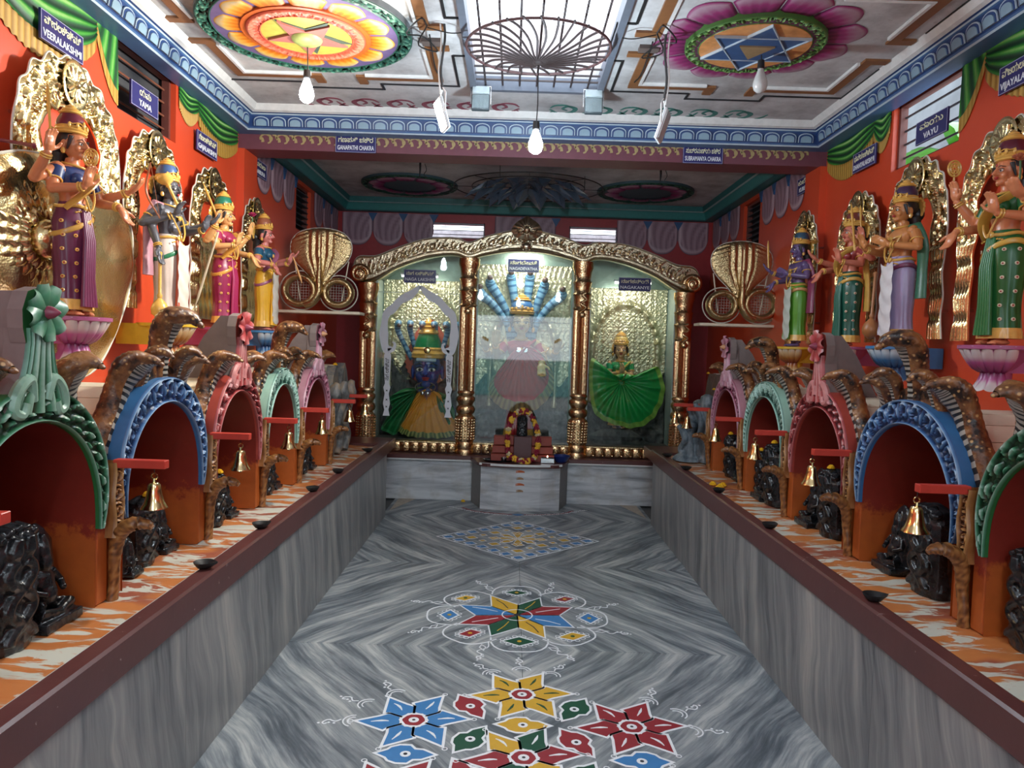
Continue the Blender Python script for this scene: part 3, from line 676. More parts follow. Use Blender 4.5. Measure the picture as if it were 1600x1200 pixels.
for k in range(8):
    x, y, cl = tips[k]; P = [c0, inn[k - 1] if k else inn[-1], (x, y), inn[k]] if False else [c0, inn[k], (x, y), inn[k - 1]]
    A = sum(P[i][0] * P[(i + 1) % 4][1] - P[(i + 1) % 4][0] * P[i][1] for i in range(4)); P = P if A > 0 else P[::-1]
    m2.prism(P, FL, .0008, .0016, zc[cl]); m2.strip(P, .008, FL, .0008, .0022, 0, closed=True)
    mid = (np.array(c0) * .45 + np.array((x, y)) * .55); d = (np.array((x, y)) - np.array(c0)) * .22; m2.strip([tuple(mid - d), tuple(mid + [.008, .004]), tuple(mid + d)], .006, FL, .0008, .0026, {'y': 5, 'g': 1, 'r': 0, 'b': 0}[cl])
circle(m2, c0, .085, 'w', .0024, 28, .007); circle(m2, c0, .018, 'k', .003, 10)
dia = [(-.021, 4.465, .078, .05, 'g'), (.268, 4.373, .065, .05, 'r'), (.385, 4.07, .058, .08, 'b'), (.27, 3.80, .08, .055, 'y'), (-.011, 3.711, .09, .06, 'g'), (-.269, 3.80, .065, .055, 'r'), (-.40, 4.055, .052, .08, 'b'), (-.328, 4.34, .07, .05, 'y')]
for k, (x, y, w, h, cl) in enumerate(dia):
    sk = .02 * (1 if k % 2 else 0); P = [(x - w, y - sk), (x, y - h), (x + w, y + sk), (x, y + h)]; m2.prism(P, FL, .0008, .0016, zc[cl]); m2.strip(P, .008, FL, .0008, .0022, 0, closed=True); circle(m2, (x, y), .012, 'y' if cl != 'y' else 'g', .003, 8)
    for i in range(4):
        for t in (.2, .5, .8):
            a, b = np.array(P[i]), np.array(P[(i + 1) % 4]); q = a * (1 - t) + b * t; o = nrm(q - np.array([x, y])) * .014; q = q + o; m2.strip([(q[0] + .013 * math.cos(u), q[1] + .013 * math.sin(u)) for u in np.linspace(0, 2 * PI, 10)[:-1]], .004, FL, .0008, .002, 0, closed=True)
    a = math.atan2(y - c0[1], x - c0[0]); rr = .52
    arc = [(c0[0] + r_ * math.cos(a + u), c0[1] + r_ * math.sin(a + u)) for u, r_ in zip(np.linspace(-.42, .42, 14), [.36, .42, .46, .485, .50, .505, .505, .505, .505, .50, .485, .46, .42, .37])]
    m2.strip(arc, .009, FL, .0008, .0022, 0); e = arc[-2]; m2.strip(spline([e, (e[0] + .07 * math.cos(a + .7), e[1] + .07 * math.sin(a + .7)), (e[0] + .13 * math.cos(a + .3), e[1] + .13 * math.sin(a + .3)), (e[0] + .16 * math.cos(a + .6), e[1] + .16 * math.sin(a + .6))], 12), .006, FL, .0008, .002, 0)
    q = rot2([(0, 0), (.03, .016), (.07, 0), (.03, -.016)], a + .9, (e[0] + .05 * math.cos(a), e[1] + .05 * math.sin(a))); m2.strip(q, .005, FL, .0008, .002, 0, closed=True)
    curl(m2, (e[0] + .15 * math.cos(a + .5), e[1] + .15 * math.sin(a + .5)), a + .4, .7)
tag(m2.build('rangoli_painting', RM, floor, smooth=0), 'eight-petal rangoli ringed by small scalloped diamonds')
m3 = MB(); cx, cy = (-.006, 5.755); hx, hy = .64, .61
# rhombus of tiles: local u,v along its sides
def UV(u, v): return (cx + (u - v) * hx / 2 * 1.0, cy + (u + v) * hy / 2)
N = 6
m3.strip([UV(-1, -1), UV(1, -1), UV(1, 1), UV(-1, 1)], .008, FL, .0008, .0022, 0, closed=True)
for i in range(-N, N + 1, 2):
    for j in range(-N, N + 1, 2):
        u, v = i / (N + 1.0), j / (N + 1.0); r_ = max(abs(i), abs(j)); s_ = .098
        cl = 'b' if r_ == 6 and (i % 4 == 2 or j % 4 == 2) else ('y' if (i + j) % 4 == 0 else ('r' if r_ % 4 == 2 else 'k'))
        P = [UV(u - s_, v - s_ * .6), UV(u + s_ * .6, v - s_), UV(u + s_, v + s_ * .6), UV(u - s_ * .6, v + s_)]
        if cl == 'k': cl = 'y'; P = poly_in(P, .6)
        m3.prism(P, FL, .0008, .0016, zc[cl]); m3.strip(P, .006, FL, .0008, .0022, 0, closed=True)
for k in range(8):
    a = k * PI / 4; P = [(cx, cy), (cx + .13 * math.cos(a - .25), cy + .13 * math.sin(a - .25)), (cx + .2 * math.cos(a), cy + .2 * math.sin(a)), (cx + .13 * math.cos(a + .25), cy + .13 * math.sin(a + .25))]; m3.prism(P, FL, .0008, .0019, 1); m3.strip(P, .005, FL, .0008, .0024, 0, closed=True)
for k in range(4):
    for q in range(-3, 4):
        for d_ in (0, 1):
            u, v = ((q / 3.5, 1.0), (1.0, q / 3.5), (q / 3.5, -1.0), (-1.0, q / 3.5))[k]; a, b = UV(u, v), UV(u * .9 + .05 * (d_ - .5), v * .9); m3.strip([a, b], .005, FL, .0008, .002, 0)
tag(m3.build('rangoli_painting', RM, floor, smooth=0), 'diamond-shaped yellow and blue rangoli mosaic nearest the altar')
m4 = MB()
for s in (-1, 1):
    m4.strip(spline([(0, 6.60), (s * .2, 6.63), (s * .40, 6.70), (s * .52, 6.83)], 16), .022, FL, .0008, .0018, 3)
    for q in range(7): t = .06 + q * .085; curl(m4, (s * t, 6.60 + .25 * (t / .55) ** 2 - .03), (0 if s > 0 else PI) + .3 * s, .8)
m4.prism([(-.06, 6.60), (0, 6.56), (.06, 6.60), (0, 6.64)], FL, .0008, .002, 2); tag(m4.build('rangoli_painting', RM, floor, smooth=0), 'maroon and white rangoli border curling round the altar foot')
# ------------------------------------------------------------------ ceiling medallions
BROWNC = paint((.24, .10, .035), .5, .2)
GRNRING = relief('medallion_green', [(.0, (.004, .02, .015)), (.5, (.012, .09, .06)), (1, (.18, .36, .25))], .5, .15)
GRN2 = relief('medallion_leaf_green', [(.0, (.01, .03, .01)), (.5, (.06, .16, .03)), (1, (.30, .45, .14))], .5, .15)
CORAL = relief('medallion_coral', [(.0, (.30, .03, .01)), (.5, (.45, .06, .03)), (1, (.60, .20, .12))], .5, .15)
PETALY = relief('medallion_petal', [(.0, (.30, .03, .005)), (.28, (.52, .15, .005)), (.5, (.60, .34, .06)), (.7, (.48, .42, .30)), (1, (.44, .40, .32))], .5, .12)
PETALM = relief('medallion_magenta', [(.0, (.10, .008, .05)), (.35, (.30, .03, .15)), (.7, (.42, .30, .36)), (1, (.50, .46, .47))], .5, .12)
def ringband(c, r0, r1, pat, per, F, z0, d, mat_, par, name, n=None):
    n = n or 240; A = np.linspace(0, 2 * PI, n); I = [(c[0] + r0 * math.cos(a), c[1] + r0 * math.sin(a)) for a in A]; O = [(c[0] + r1 * math.cos(a), c[1] + r1 * math.sin(a)) for a in A]
    P = 2 * PI * (r0 + r1) / 2; k = max(1, round(P / per)); asp = (P / k) / (r1 - r0)
    mb = MB(); band(mb, I, O, 13, lambda a, b, h: F(a, b, z0 + h), lambda S, T: emb(pat, S / P * k, T, asp), d, back=z0); return mb.build(name, mat_, par)
def disc(c, r, F, h0, h1, mat_, par, name, n=48):
    return MB().prism([(c[0] + r * math.cos(a), c[1] + r * math.sin(a)) for a in np.linspace(0, 2 * PI, n + 1)[:-1]], F, h0, h1).build(name, mat_, par, smooth=0)
def petals(c, r0, r1, n, F, h, mat_, par, w, lobes=0):
    for k in range(n):
        a0 = (k + .5) * 2 * PI / n; nu, nv = 15, 10; G = np.zeros((nu, nv, 3)); H = np.zeros((nu, nv))
        for i, u in enumerate(np.linspace(-1, 1, nu)):
            for j, v in enumerate(np.linspace(0, 1, nv)):
                rr = r0 + (r1 - r0) * v * (1 - .22 * abs(u) ** 2.4 + .06 * math.cos(u * PI) * (v > .8)); a = a0 + u * w / n * PI
                e = min(1, (1 - abs(u)) * 4, (1 - v) * 6); H[i, j] = v * .75 + .12 * math.cos(u * 14) * (1 - v) - (.0 if e > .3 else .5); G[i, j] = F(c[0] + rr * math.cos(a), c[1] + rr * math.sin(a), h + .010 * e)
        MB().grid(G, rel=H).build('painted_petal', mat_, par)
def star(c, r, n, a0, ratio, F, h0, h1, mat_, par, name):
    P = []
    for k in range(n * 2): rr = r if k % 2 == 0 else r * ratio; a = a0 + k * PI / n; P.append((c[0] + rr * math.cos(a), c[1] + rr * math.sin(a)))
    return MB().prism(P, F, h0, h1).build(name, mat_, par, smooth=0)
CE2 = lambda a, b, h: (a, b, 3.05 - h)
mL = struct(disc((-1.15, 3.69), .515, CE2, 0, .030, paint((.12, .13, .14), .6), ceiling, 'painted_medallion')); tag(mL, 'lotus medallion with pink star and green leaf border'); c = (-1.15, 3.69)
ringband(c, .44, .512, 'scroll', .055, CE2, .030, .014, GRNRING, mL, 'green_border')
disc(c, .442, CE2, .03, .036, paint((.12, .085, .19), .5, .3), mL, 'violet_ground')
petals(c, .29, .425, 12, CE2, .034, PETALY, mL, .95)
disc(c, .31, CE2, .034, .048, paint((.42, .08, .012), .5, .3), mL, 'orange_ground'); ringband(c, .215, .285, 'shell', .035, CE2, .048, .012, CORAL, mL, 'coral_border')
disc(c, .218, CE2, .048, .052, paint((.36, .29, .05), .5, .35), mL, 'yellow_ground'); star((c[0] + .012, c[1] - .010), .212, 5, R(94), .40, CE2, .052, .056, paint((.05, .07, .05), .6, .4), mL, 'star_outline')
star(c, .205, 5, R(100), .40, CE2, .052, .064, paint((.32, .10, .085), .5, .2), mL, 'pink_star')
MB().ell((c[0], c[1], 2.985), (.075, .075, .028), 20, k=9).build('boss', paint((.30, .34, .10), .5, .6), mL)
mR = disc((1.05, 3.70), .30, CE2, 0, .030, paint((.10, .03, .06), .6), ceiling, 'painted_medallion'); tag(mR, 'lotus medallion with blue six-pointed star and magenta petals'); c = (1.05, 3.70)
petals(c, .33, .50, 12, CE2, .002, PETALM, mR, .97)
ringband(c, .262, .335, 'scroll', .06, CE2, .025, .014, GRN2, mR, 'green_border'); disc(c, .265, CE2, .03, .034, paint((.62, .27, .09), .5, .45), mR, 'tan_ground', 48)
for k, a in enumerate((R(90), R(-90))):
    P = [(c[0] + .262 * math.cos(a + q * 2 * PI / 3), c[1] + .262 * math.sin(a + q * 2 * PI / 3)) for q in range(3)]
    MB().prism(P, CE2, .034, .040 + .004 * k).build('blue_triangle', paint((.035, .09, .22), .5, .3), mR, smooth=0); MB().strip(P, .006, CE2, .034, .047, closed=True).build('white_outline', paint((.40, .48, .55), .5), mR, smooth=0)
MB().prism([(c[0] + .10 * math.cos(a), c[1] + .10 * math.sin(a)) for a in (R(90), R(210), R(330))], CE2, .04, .052).build('tan_triangle', paint((.30, .20, .10), .5, .3), mR, smooth=0)
def bhupura(cx, cy, h, gate, gout, off=0.0):
    """closed outline of the square with a gate at each side (quarter defined, rotated)"""
    q = [(h, -gate * 2.2), (h, -gate), (h + gout, -gate), (h + gout, -gate * .0 + gate), (h, gate), (h, gate * 2.2)]
    out = []
    for k in range(4):
        a = k * PI / 2; out.append([rot2([p], a, (cx, cy))[0] for p in q])
    return out
for cx, cy in ((-1.145, 3.77), (1.13, 3.77)):
    h = .575; g_ = .125
    for k in range(4):
        a = k * PI / 2; P1 = rot2([(h, g_), (h, h), (g_, h)], a, (cx, cy)); Pg = rot2([(h + .1, g_), (h, g_)], a, (cx, cy)); Pg2 = rot2([(g_, h), (g_, h + .1)], a, (cx, cy))
        MB().strip([Pg[0], Pg[1], P1[1], P1[2], Pg2[1]], .052, CE2, 0, .012).build('brown_border', BROWNC, ceiling, smooth=0)
        MB().strip(rot2([(h - .036, g_ + .03), (h - .036, h - .036), (g_ + .03, h - .036)], a, (cx, cy)), .016, CE2, 0, .016).build('white_edge', WHITE, ceiling, smooth=0)
        P = rot2([(h + .11, g_ + .10), (h + .11, h + .11), (g_ + .10, h + .11), (g_ + .10, h + .2), (-g_ - .10, h + .2), (-g_ - .10, h + .11)], a, (cx, cy)); MB().strip(P, .014, CE2, 0, .006).build('black_outline', BLACKP, ceiling, smooth=0)
# painted scroll strip across the far end of the bay
for s, cl in ((-1, paint((.26, .05, .08), .6, .3)), (1, paint((.04, .20, .16), .6, .3))):
    for k in range(6):
        x = s * (.10 + k * .225); mb = MB()
        mb.strip(spline([(x, 4.83), (x + s * .06, 4.90), (x + s * .14, 4.87), (x + s * .16, 4.80), (x + s * .11, 4.76), (x + s * .08, 4.81), (x + s * .11, 4.84)], 22), [.014, .034, .010], CE2, 0, .002)
        mb.strip(spline([(x + s * .10, 4.90), (x + s * .16, 4.93), (x + s * .24, 4.87), (x + s * .27, 4.80)], 12), [.010, .030, .008], CE2, 0, .002); mb.strip(spline([(x, 4.80), (x + s * .03, 4.75), (x + s * .09, 4.74), (x + s * .14, 4.77)], 10), [.008, .026, .006], CE2, 0, .002)
        mb.strip(bez((x + s * .02, 4.86), (x - s * .02, 4.92), (x + s * .03, 4.94), 6), [.008, .024, .006], CE2, 0, .002); mb.build('painted_scroll', cl, ceiling, smooth=0)
# medallions of the inner bay, only their near rims show under the beam
for cx in (-1.13, 1.13):
    for cy in (7.15, 5.65):
        m_ = disc((cx, cy), .46, CE2, 0, .02, paint((.05, .10, .12), .6), ceiling, 'painted_medallion'); ringband((cx, cy), .39, .455, 'scroll', .06, CE2, .02, .012, GRNRING, m_, 'green_border', 160); petals((cx, cy), .25, .385, 10, CE2, .02, PETALM, m_, .95)
# ------------------------------------------------------------------ row of painted niches
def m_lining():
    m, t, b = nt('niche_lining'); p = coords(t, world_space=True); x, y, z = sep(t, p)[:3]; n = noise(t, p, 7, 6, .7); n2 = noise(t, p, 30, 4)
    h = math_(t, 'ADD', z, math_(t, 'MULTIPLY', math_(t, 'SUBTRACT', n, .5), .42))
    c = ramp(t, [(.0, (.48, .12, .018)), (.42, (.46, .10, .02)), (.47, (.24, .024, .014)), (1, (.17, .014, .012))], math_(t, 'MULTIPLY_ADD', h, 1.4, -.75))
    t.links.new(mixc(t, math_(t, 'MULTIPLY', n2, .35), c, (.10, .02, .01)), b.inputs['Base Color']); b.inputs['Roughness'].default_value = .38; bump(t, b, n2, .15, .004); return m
def m_cobra():
    m, t, b = nt('cobra_back'); v = coords(t); n = noise(t, v, 16, 4, .6); w = voro(t, v, 42); n2 = noise(t, v, 60, 3)
    c = ramp(t, [(.38, (.012, .007, .005)), (.47, (.12, .045, .016)), (.62, (.26, .11, .035))], n); c = mixc(t, ramp(t, [(.16, (1, 1, 1)), (.28, (0, 0, 0))], w), c, (.50, .30, .12))
    t.links.new(c, b.inputs['Base Color']); b.inputs['Roughness'].default_value = .38; bump(t, b, math_(t, 'ADD', w, n2), .5, .006); return m
def m_stone():
    m, t, b = nt('oiled_black_stone'); v = coords(t); n = noise(t, v, 24, 6, .6); w = voro(t, v, 38)
    t.links.new(ramp(t, [(.4, (.006, .007, .008)), (.7, (.028, .03, .034))], n), b.inputs['Base Color']); b.inputs['Roughness'].default_value = .24; bump(t, b, math_(t, 'ADD', w, n), .5, .005); return m
def m_greystone(c1, c2, c3):
    m, t, b = nt('painted_grey_stone'); v = coords(t, (1, 1, .45)); n = noise(t, v, 13, 5, .65); n2 = noise(t, v, 45, 4)
    t.links.new(ramp(t, [(.34, c1), (.5, c2), (.66, c3)], n), b.inputs['Base Color']); b.inputs['Roughness'].default_value = .5; bump(t, b, n2, .6, .01); return m
LINING = m_lining(); COBRA = m_cobra(); STONE = m_stone(); BELLY = paint((.36, .33, .28), .4, .25); STRIPE = paint((.015, .014, .014), .4)
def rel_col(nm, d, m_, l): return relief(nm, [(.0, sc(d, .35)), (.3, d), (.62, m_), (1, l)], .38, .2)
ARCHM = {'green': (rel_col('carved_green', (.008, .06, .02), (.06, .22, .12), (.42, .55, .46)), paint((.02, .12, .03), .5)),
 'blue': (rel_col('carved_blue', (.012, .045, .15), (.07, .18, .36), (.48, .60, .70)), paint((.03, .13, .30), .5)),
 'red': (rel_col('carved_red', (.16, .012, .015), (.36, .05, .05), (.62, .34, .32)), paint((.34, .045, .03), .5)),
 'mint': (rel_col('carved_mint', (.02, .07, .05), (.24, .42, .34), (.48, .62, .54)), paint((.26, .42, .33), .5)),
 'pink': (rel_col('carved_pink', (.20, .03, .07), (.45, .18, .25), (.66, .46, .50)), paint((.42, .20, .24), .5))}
OCHRE = relief('carved_ochre', [(.0, (.05, .014, .006)), (.45, (.26, .10, .028)), (1, (.50, .27, .09))], .4, .3); GREYBACK = paint((.19, .15, .14), .8, .2)
HW = .30
def inner_pts(n=56, zb=.26):
    """arch opening, local (y, z) with z=0 on the ledge: legs to the spring line then a slightly pointed crown"""
    P = [(-HW, zb), (-HW, .30)]
    for a in np.linspace(PI, 0, n): P.append((HW * math.cos(a), .30 + .335 * math.sin(a) ** .92))
    return resample(P + [(HW, .30), (HW, zb)], n + 12)
def outer_pts(I):
    out = []; n = len(I)
    for i, (a, b) in enumerate(I):
        d1 = nrm(I[min(i + 1, n - 1)] - I[max(i - 1, 0)]); nn = np.array([-d1[1], d1[0]]); t = np.clip((b - .26) / .36, 0, 1); w = .012 + .088 * t ** .75
        out.append((a + nn[0] * w, b + nn[1] * w))
    return np.array(out)
NI = inner_pts(150); NO = outer_pts(NI)
NF = lambda a, b, h: (h, a, b)
def cobra_mesh(path, wid, name, parent, rz=0.0, hood=True, n=14, m3=None):
    """path list of xyz; wid list of widths; flattened body, hood near the top, tapering head"""
    P = spline(path, 46); W = np.interp(np.linspace(0, 1, 46), np.linspace(0, 1, len(wid)), wid)
    up = (1, 0, .01); mb = MB()
    def mf(i, j): # belly faces the corridor (+x)
        a = j / n * 2 * PI; f = math.cos(a + PI / n)
        return 0 if f < .86 else (1 if i % 2 else 2)
    sqv = np.interp(np.linspace(0, 1, 46), [0, .4, .62, .78, .88, 1], [1.0, 1.1, 2.1, 2.5, 1.6, 1.3])
    T = np.gradient(P, axis=0); rings = []; u = np.array(up, float)
    for i in range(46):
        t_ = nrm(T[i]); u = u - t_ * (u @ t_); u = nrm(u) if np.linalg.norm(u) > 1e-6 else nrm(np.cross(t_, (0, 1, 0))); w = np.cross(t_, u)
        a = np.linspace(0, 2 * PI, n, endpoint=False); r = W[i] * (1 + (.05 if i % 2 and i < 36 else 0))
        rings.append(P[i] + r * (np.cos(a)[:, None] * u * 1.0 + np.sin(a)[:, None] * w * sqv[i]))
    mb.grid(np.array(rings), cv=True, m=mf, flip=False)
    hd = P[-1]; d = nrm(P[-1] - P[-4]); w0 = W[-1]
    mb.ell(hd + d * w0 * .3, (w0 * 1.3, w0 * 1.25, w0 * .75), 12, 0, Rm=np.array(d_frame(d)))
    for s in (-1, 1): mb.ell(hd + d * w0 * .2 + np.array([0, s * w0 * .9, w0 * .45]), w0 * .22, 6, 2)
    return mb.build(name, [COBRA, BELLY, STRIPE], parent, smooth=60)
def d_frame(d):
    d = nrm(d); s = nrm(np.cross((0, 0, 1), d)); u = np.cross(d, s); return np.stack([d, s, u], 1)
def petal_mesh(mb, c, d, L, w, m=0, lift=.25, bul=.35, wd=(1, 0, 0), thick=0.0):
    """cupped petal from point c along direction d in the plane normal to wd"""
    d = nrm(d); wd = nrm(wd); s = nrm(np.cross(wd, d)); G = []; H = []
    for t in np.linspace(0, 1, 7):
        row = []; ww = w * math.sin(PI * min(.90, .10 + .84 * t)) ** .55
        for q in np.linspace(-1, 1, 7): row.append(np.array(c) + d * L * t + s * ww * q + wd * (L * lift * t + w * bul * (1 - q * q))); H.append(.25 + .6 * t * (1 - .5 * abs(q) ** 2) - (.3 if abs(q) > .9 else 0))
        G.append(row)
    return mb.grid(np.array(G), m=m, rel=H)
def bell(y, side, label):
    b = empty('brass_bell', (side * 1.275, y, .93), 0, label, 'bell')
    MB().lathe([(.001, .088), (.014, .086), (.020, .078), (.022, .06), (.026, .04), (.033, .018), (.042, .004), (.043, 0), (.038, .002), (.028, .02), (.018, .06)], 24).build('bell_cup', BRASS_P, b); cup = col.objects[-1]
    MB().tube([(0, 0, .085), (0, 0, .10)], .005, 8).tube([(.010 * math.cos(a), 0, .108 + .010 * math.sin(a)) for a in np.linspace(0, 2 * PI, 13)[:-1]], .0028, 6, cyc=True).build('hanging_loop', BRASS_P, cup)
    MB().tube([(0, 0, .06), (0, 0, .0)], .002, 5).ell((0, 0, -.004), .008, 8).build('clapper', paint((.10, .08, .05), .4), cup)
    MB().tube([(0, 0, .117), (0, 0, .155)], .0018, 4).build('wire', WIRE, b)
def niche(side, yc, colr, kind, label, brk=True, wdt=.76):
    """side -1 left, 1 right. root sits at the ledge, local +x faces the corridor"""
    xf = -1.42 if side < 0 else 1.46; k = wdt / .76
    n_ = empty('shrine_niche', (xf, yc, .615), 0 if side < 0 else PI, label, 'shrine niche'); cm, sm_ = ARCHM[colr]
    S_ = lambda P: [(a * k, b) for a, b in P]
    pat = {'green': 'leaf', 'blue': 'scroll', 'red': 'leaf', 'mint': 'shell', 'pink': 'scroll'}[colr]; mb = MB()
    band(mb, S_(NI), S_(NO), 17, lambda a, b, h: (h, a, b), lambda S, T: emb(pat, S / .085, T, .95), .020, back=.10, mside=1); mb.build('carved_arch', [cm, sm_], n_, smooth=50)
    # lining: tunnel, end wall
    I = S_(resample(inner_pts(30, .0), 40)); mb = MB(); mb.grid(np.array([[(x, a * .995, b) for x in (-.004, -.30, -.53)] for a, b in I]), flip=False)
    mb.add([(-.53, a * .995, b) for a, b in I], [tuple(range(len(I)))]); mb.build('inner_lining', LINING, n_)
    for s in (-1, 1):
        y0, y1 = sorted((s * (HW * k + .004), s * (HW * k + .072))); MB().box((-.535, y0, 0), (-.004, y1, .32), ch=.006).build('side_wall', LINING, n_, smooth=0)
    # planked barrel roof
    rO = HW * k + .055; A = np.linspace(R(8), R(172), 13)
    for i in range(12):
        a0, a1 = A[i] + .006, A[i + 1] - .006; q = []
        for a, r_ in ((a0, 0), (a1, 0), (a1, .018), (a0, .018)): q.append(((rO - .018 + r_) * math.cos(a), .30 + (.405 - .018 + r_) * math.sin(a)))
        mb = MB(); mb.prism(q, lambda a, b, h: (h, a, b), -.57, -.06); mb.build('roof_plank', CREAM, n_, smooth=0)
    if kind == 'cobra':
        for q, (sc_, yy) in enumerate(((1.35, 0), (.85, -.125), (.85, .125))):
            yk = yy * k; z0 = .69 - abs(yy) * .25; cobra_mesh([(-.05, yk * .9, z0 - .02), (-.045, yk, z0 + .05 * sc_), (-.03, yk, z0 + .11 * sc_), (-.012, yk, z0 + .165 * sc_), (.025, yk, z0 + .205 * sc_), (.065 * sc_, yk, z0 + .205 * sc_), (.09 * sc_, yk, z0 + .188 * sc_)], [.040 * sc_, .032 * sc_, .029 * sc_, .033 * sc_, .029 * sc_, .021 * sc_, .012 * sc_], 'rearing_cobra', n_)
        mb = MB(); mb.prism([(-.19 * k, .655), (-.10 * k, .69), (.10 * k, .69), (.19 * k, .655), (.10 * k, .76), (0, .80), (-.10 * k, .76)], NF, -.09, -.02); mb.build('cobra_mound', COBRA, n_)
    else:
        # stalk flaring from the crown with a blossom on top
        def w_(t): return .060 + .10 * (1 - t) ** 2.2 if t < .8 else .060 + .02 * (t - .8)
        T_ = np.linspace(0, 1, 30); I2 = [(-w_(t) * .9, .665 + .235 * t) for t in T_]; O2 = [(w_(t) * .9, .665 + .235 * t) for t in T_]
        mb = MB(); band(mb, I2[::-1], O2[::-1], 23, NF, lambda S, T: np.clip(.15 + .85 * np.abs(np.sin(T * PI * 5)) * (1 - .2 * S / S.max()), 0, 1), .030, back=.05, mside=1)
        mb.build('carved_stalk', [cm, GREYBACK], n_, smooth=50)
        P = [(-.058, .86), (-.070, .90), (-.072, .95), (-.05, 1.0), (0, 1.015), (.05, 1.0), (.072, .95), (.070, .90), (.058, .86)]; MB().prism(P[::-1], NF, -.03, .012, 0, 1).build('finial_block', [ARCHM[colr][1], GREYBACK], n_, smooth=0)
        MB().prism([(-.03, .66), (-.03, 1.0), (-.07, 1.0), (-.15, .90), (-.26, .70), (-.26, .66)][::-1], lambda a, b, h: (a, h, b), -.048, .048).build('rough_buttress', GREYBACK, n_, smooth=0)
        fl = MB(); c = (.02, 0, .945)
        for q in range(8): a = q * PI / 4 + .2; petal_mesh(fl, c, (0, math.cos(a), math.sin(a)), .080, .040, 0, .12, .40)
        bo = fl.build('blossom', cm, n_, smooth=80); MB().lathe([(.02, 0), (.017, .018), (.004, .040), (.0, .042)], 14, Rm=rotm('Y', 90), c=(.03, 0, .945)).build('blossom_heart', paint((.22, .03, .06), .4) if colr != 'pink' else paint((.5, .25, .12), .4), bo)
        for s in (-1, 1):
            mb = MB(); mb.tube(spline([(.01, s * .03, .70), (.016, s * .05, .76), (.014, s * .095, .73), (.012, s * .11, .68), (.016, s * .08, .665), (.018, s * .065, .695)], 26), [.016, .017, .012], 8, rel=.8); mb.build('carved_volute', cm, n_)
    for s in (-1, 1):
        b0 = .355 * k
        cobra_mesh([(-.09, s * (b0 + .01), .33), (-.085, s * b0, .42), (-.08, s * (b0 - .045), .53), (-.075, s * (b0 - .105), .63), (-.065, s * (b0 - .14), .71), (-.035, s * (b0 - .155), .77), (.0, s * (b0 - .165), .80), (.045, s * (b0 - .165), .803), (.070, s * (b0 - .165), .793)], [.032, .040, .044, .042, .037, .041, .032, .019, .011], 'climbing_cobra', n_)
    return n_
def pilaster(side, y, label=None):
    """ochre carved half post between two niches with a small hooded cobra at its foot"""
    xf = -1.405 if side < 0 else 1.445; n_ = empty('carved_post', (xf, y, .612), 0 if side < 0 else PI, label, 'post')
    I = [(-.028 - .006 * math.sin(z * 40), z) for z in np.linspace(.22, .47, 60)]; O = [(.028 + .006 * math.sin(z * 40 + 1), z) for z in np.linspace(.22, .47, 60)]
    mb = MB(); band(mb, I, O, 17, NF, lambda S, T: emb('scroll', S / .06, T, 1.05), .020, back=.05); mb.build('carved_shaft', OCHRE, n_, smooth=50)
    mb = MB(); P = spline([(-.01, 0, 0), (-.005, .004, .06), (0, -.004, .13), (.005, 0, .19), (.02, 0, .235), (.06, 0, .262), (.105, 0, .262), (.125, 0, .25)], 40)
    W = np.interp(np.linspace(0, 1, 40), np.linspace(0, 1, 8), [.020, .017, .019, .022, .026, .024, .017, .009]) * (1 + .06 * np.sin(np.arange(40) * 2.3))
    mb.tube(P, W, 14, sq=[1, 1, 1.15, 1.3, 1.1], rel=None, up=(1, .01, 0)); mb.A[0] = np.random.RandomState(5).rand(560) * .7 + .05; mb.build('cobra_post', OCHRE, n_, smooth=70)
    MB().box((.0, -.017, .452), (.172, .017, .480), ch=.002).build('bell_bracket', REDBAR, n_, smooth=0)
    return n_
lp = [1.66, 2.44, 3.22, 3.92, 4.60, 5.38]; rp = [1.60, 2.44, 3.30, 4.08, 4.88, 5.68]
seq = [('green', 'flower'), ('blue', 'cobra'), ('red', 'flower'), ('mint', 'cobra'), ('pink', 'flower')]
words = {'green': 'green carved arch niche with a green blossom finial', 'blue': 'blue carved arch niche crowned by rearing cobras', 'red': 'red carved arch niche with a tall flower finial', 'mint': 'mint green carved arch niche crowned by rearing cobras', 'pink': 'pink carved arch niche with a slim flower finial'}
for side, ps, nm in ((-1, lp, 'left'), (1, rp, 'right')):
    for i, (c_, k_) in enumerate(seq): niche(side, (ps[i] + ps[i + 1]) / 2, c_, k_, words[c_] + f', on the {nm} ledge', wdt=ps[i + 1] - ps[i])
    for i in range(0, 6):
        w = f'between the {seq[i-1][0]} and {seq[i][0]} niches' if 0 < i < 5 else (f'before the green niche' if i == 0 else 'after the pink niche')
        pilaster(side, ps[i], f'ochre cobra-foot post {w}, {nm} row')
        if i > 0: bell(ps[i], side, f'brass bell {w}, {nm} row')
bell(5.95, -1, 'small brass bell at the far left grey stone, last of the left row'); bell(6.1, 1, 'small brass bell at the far right grey figures, last of the right row')
for s, y in ((-1, 5.95), (1, 6.1)):
    tag(MB().box((min(s * 1.26, s * 1.50), y - .016, 1.065), (max(s * 1.26, s * 1.50), y + .016, 1.092), ch=.002).build('bell_bracket', REDBAR, smooth=0), f'red wooden bell bracket at the far {"left" if s < 0 else "right"} grey stone', 'bracket')

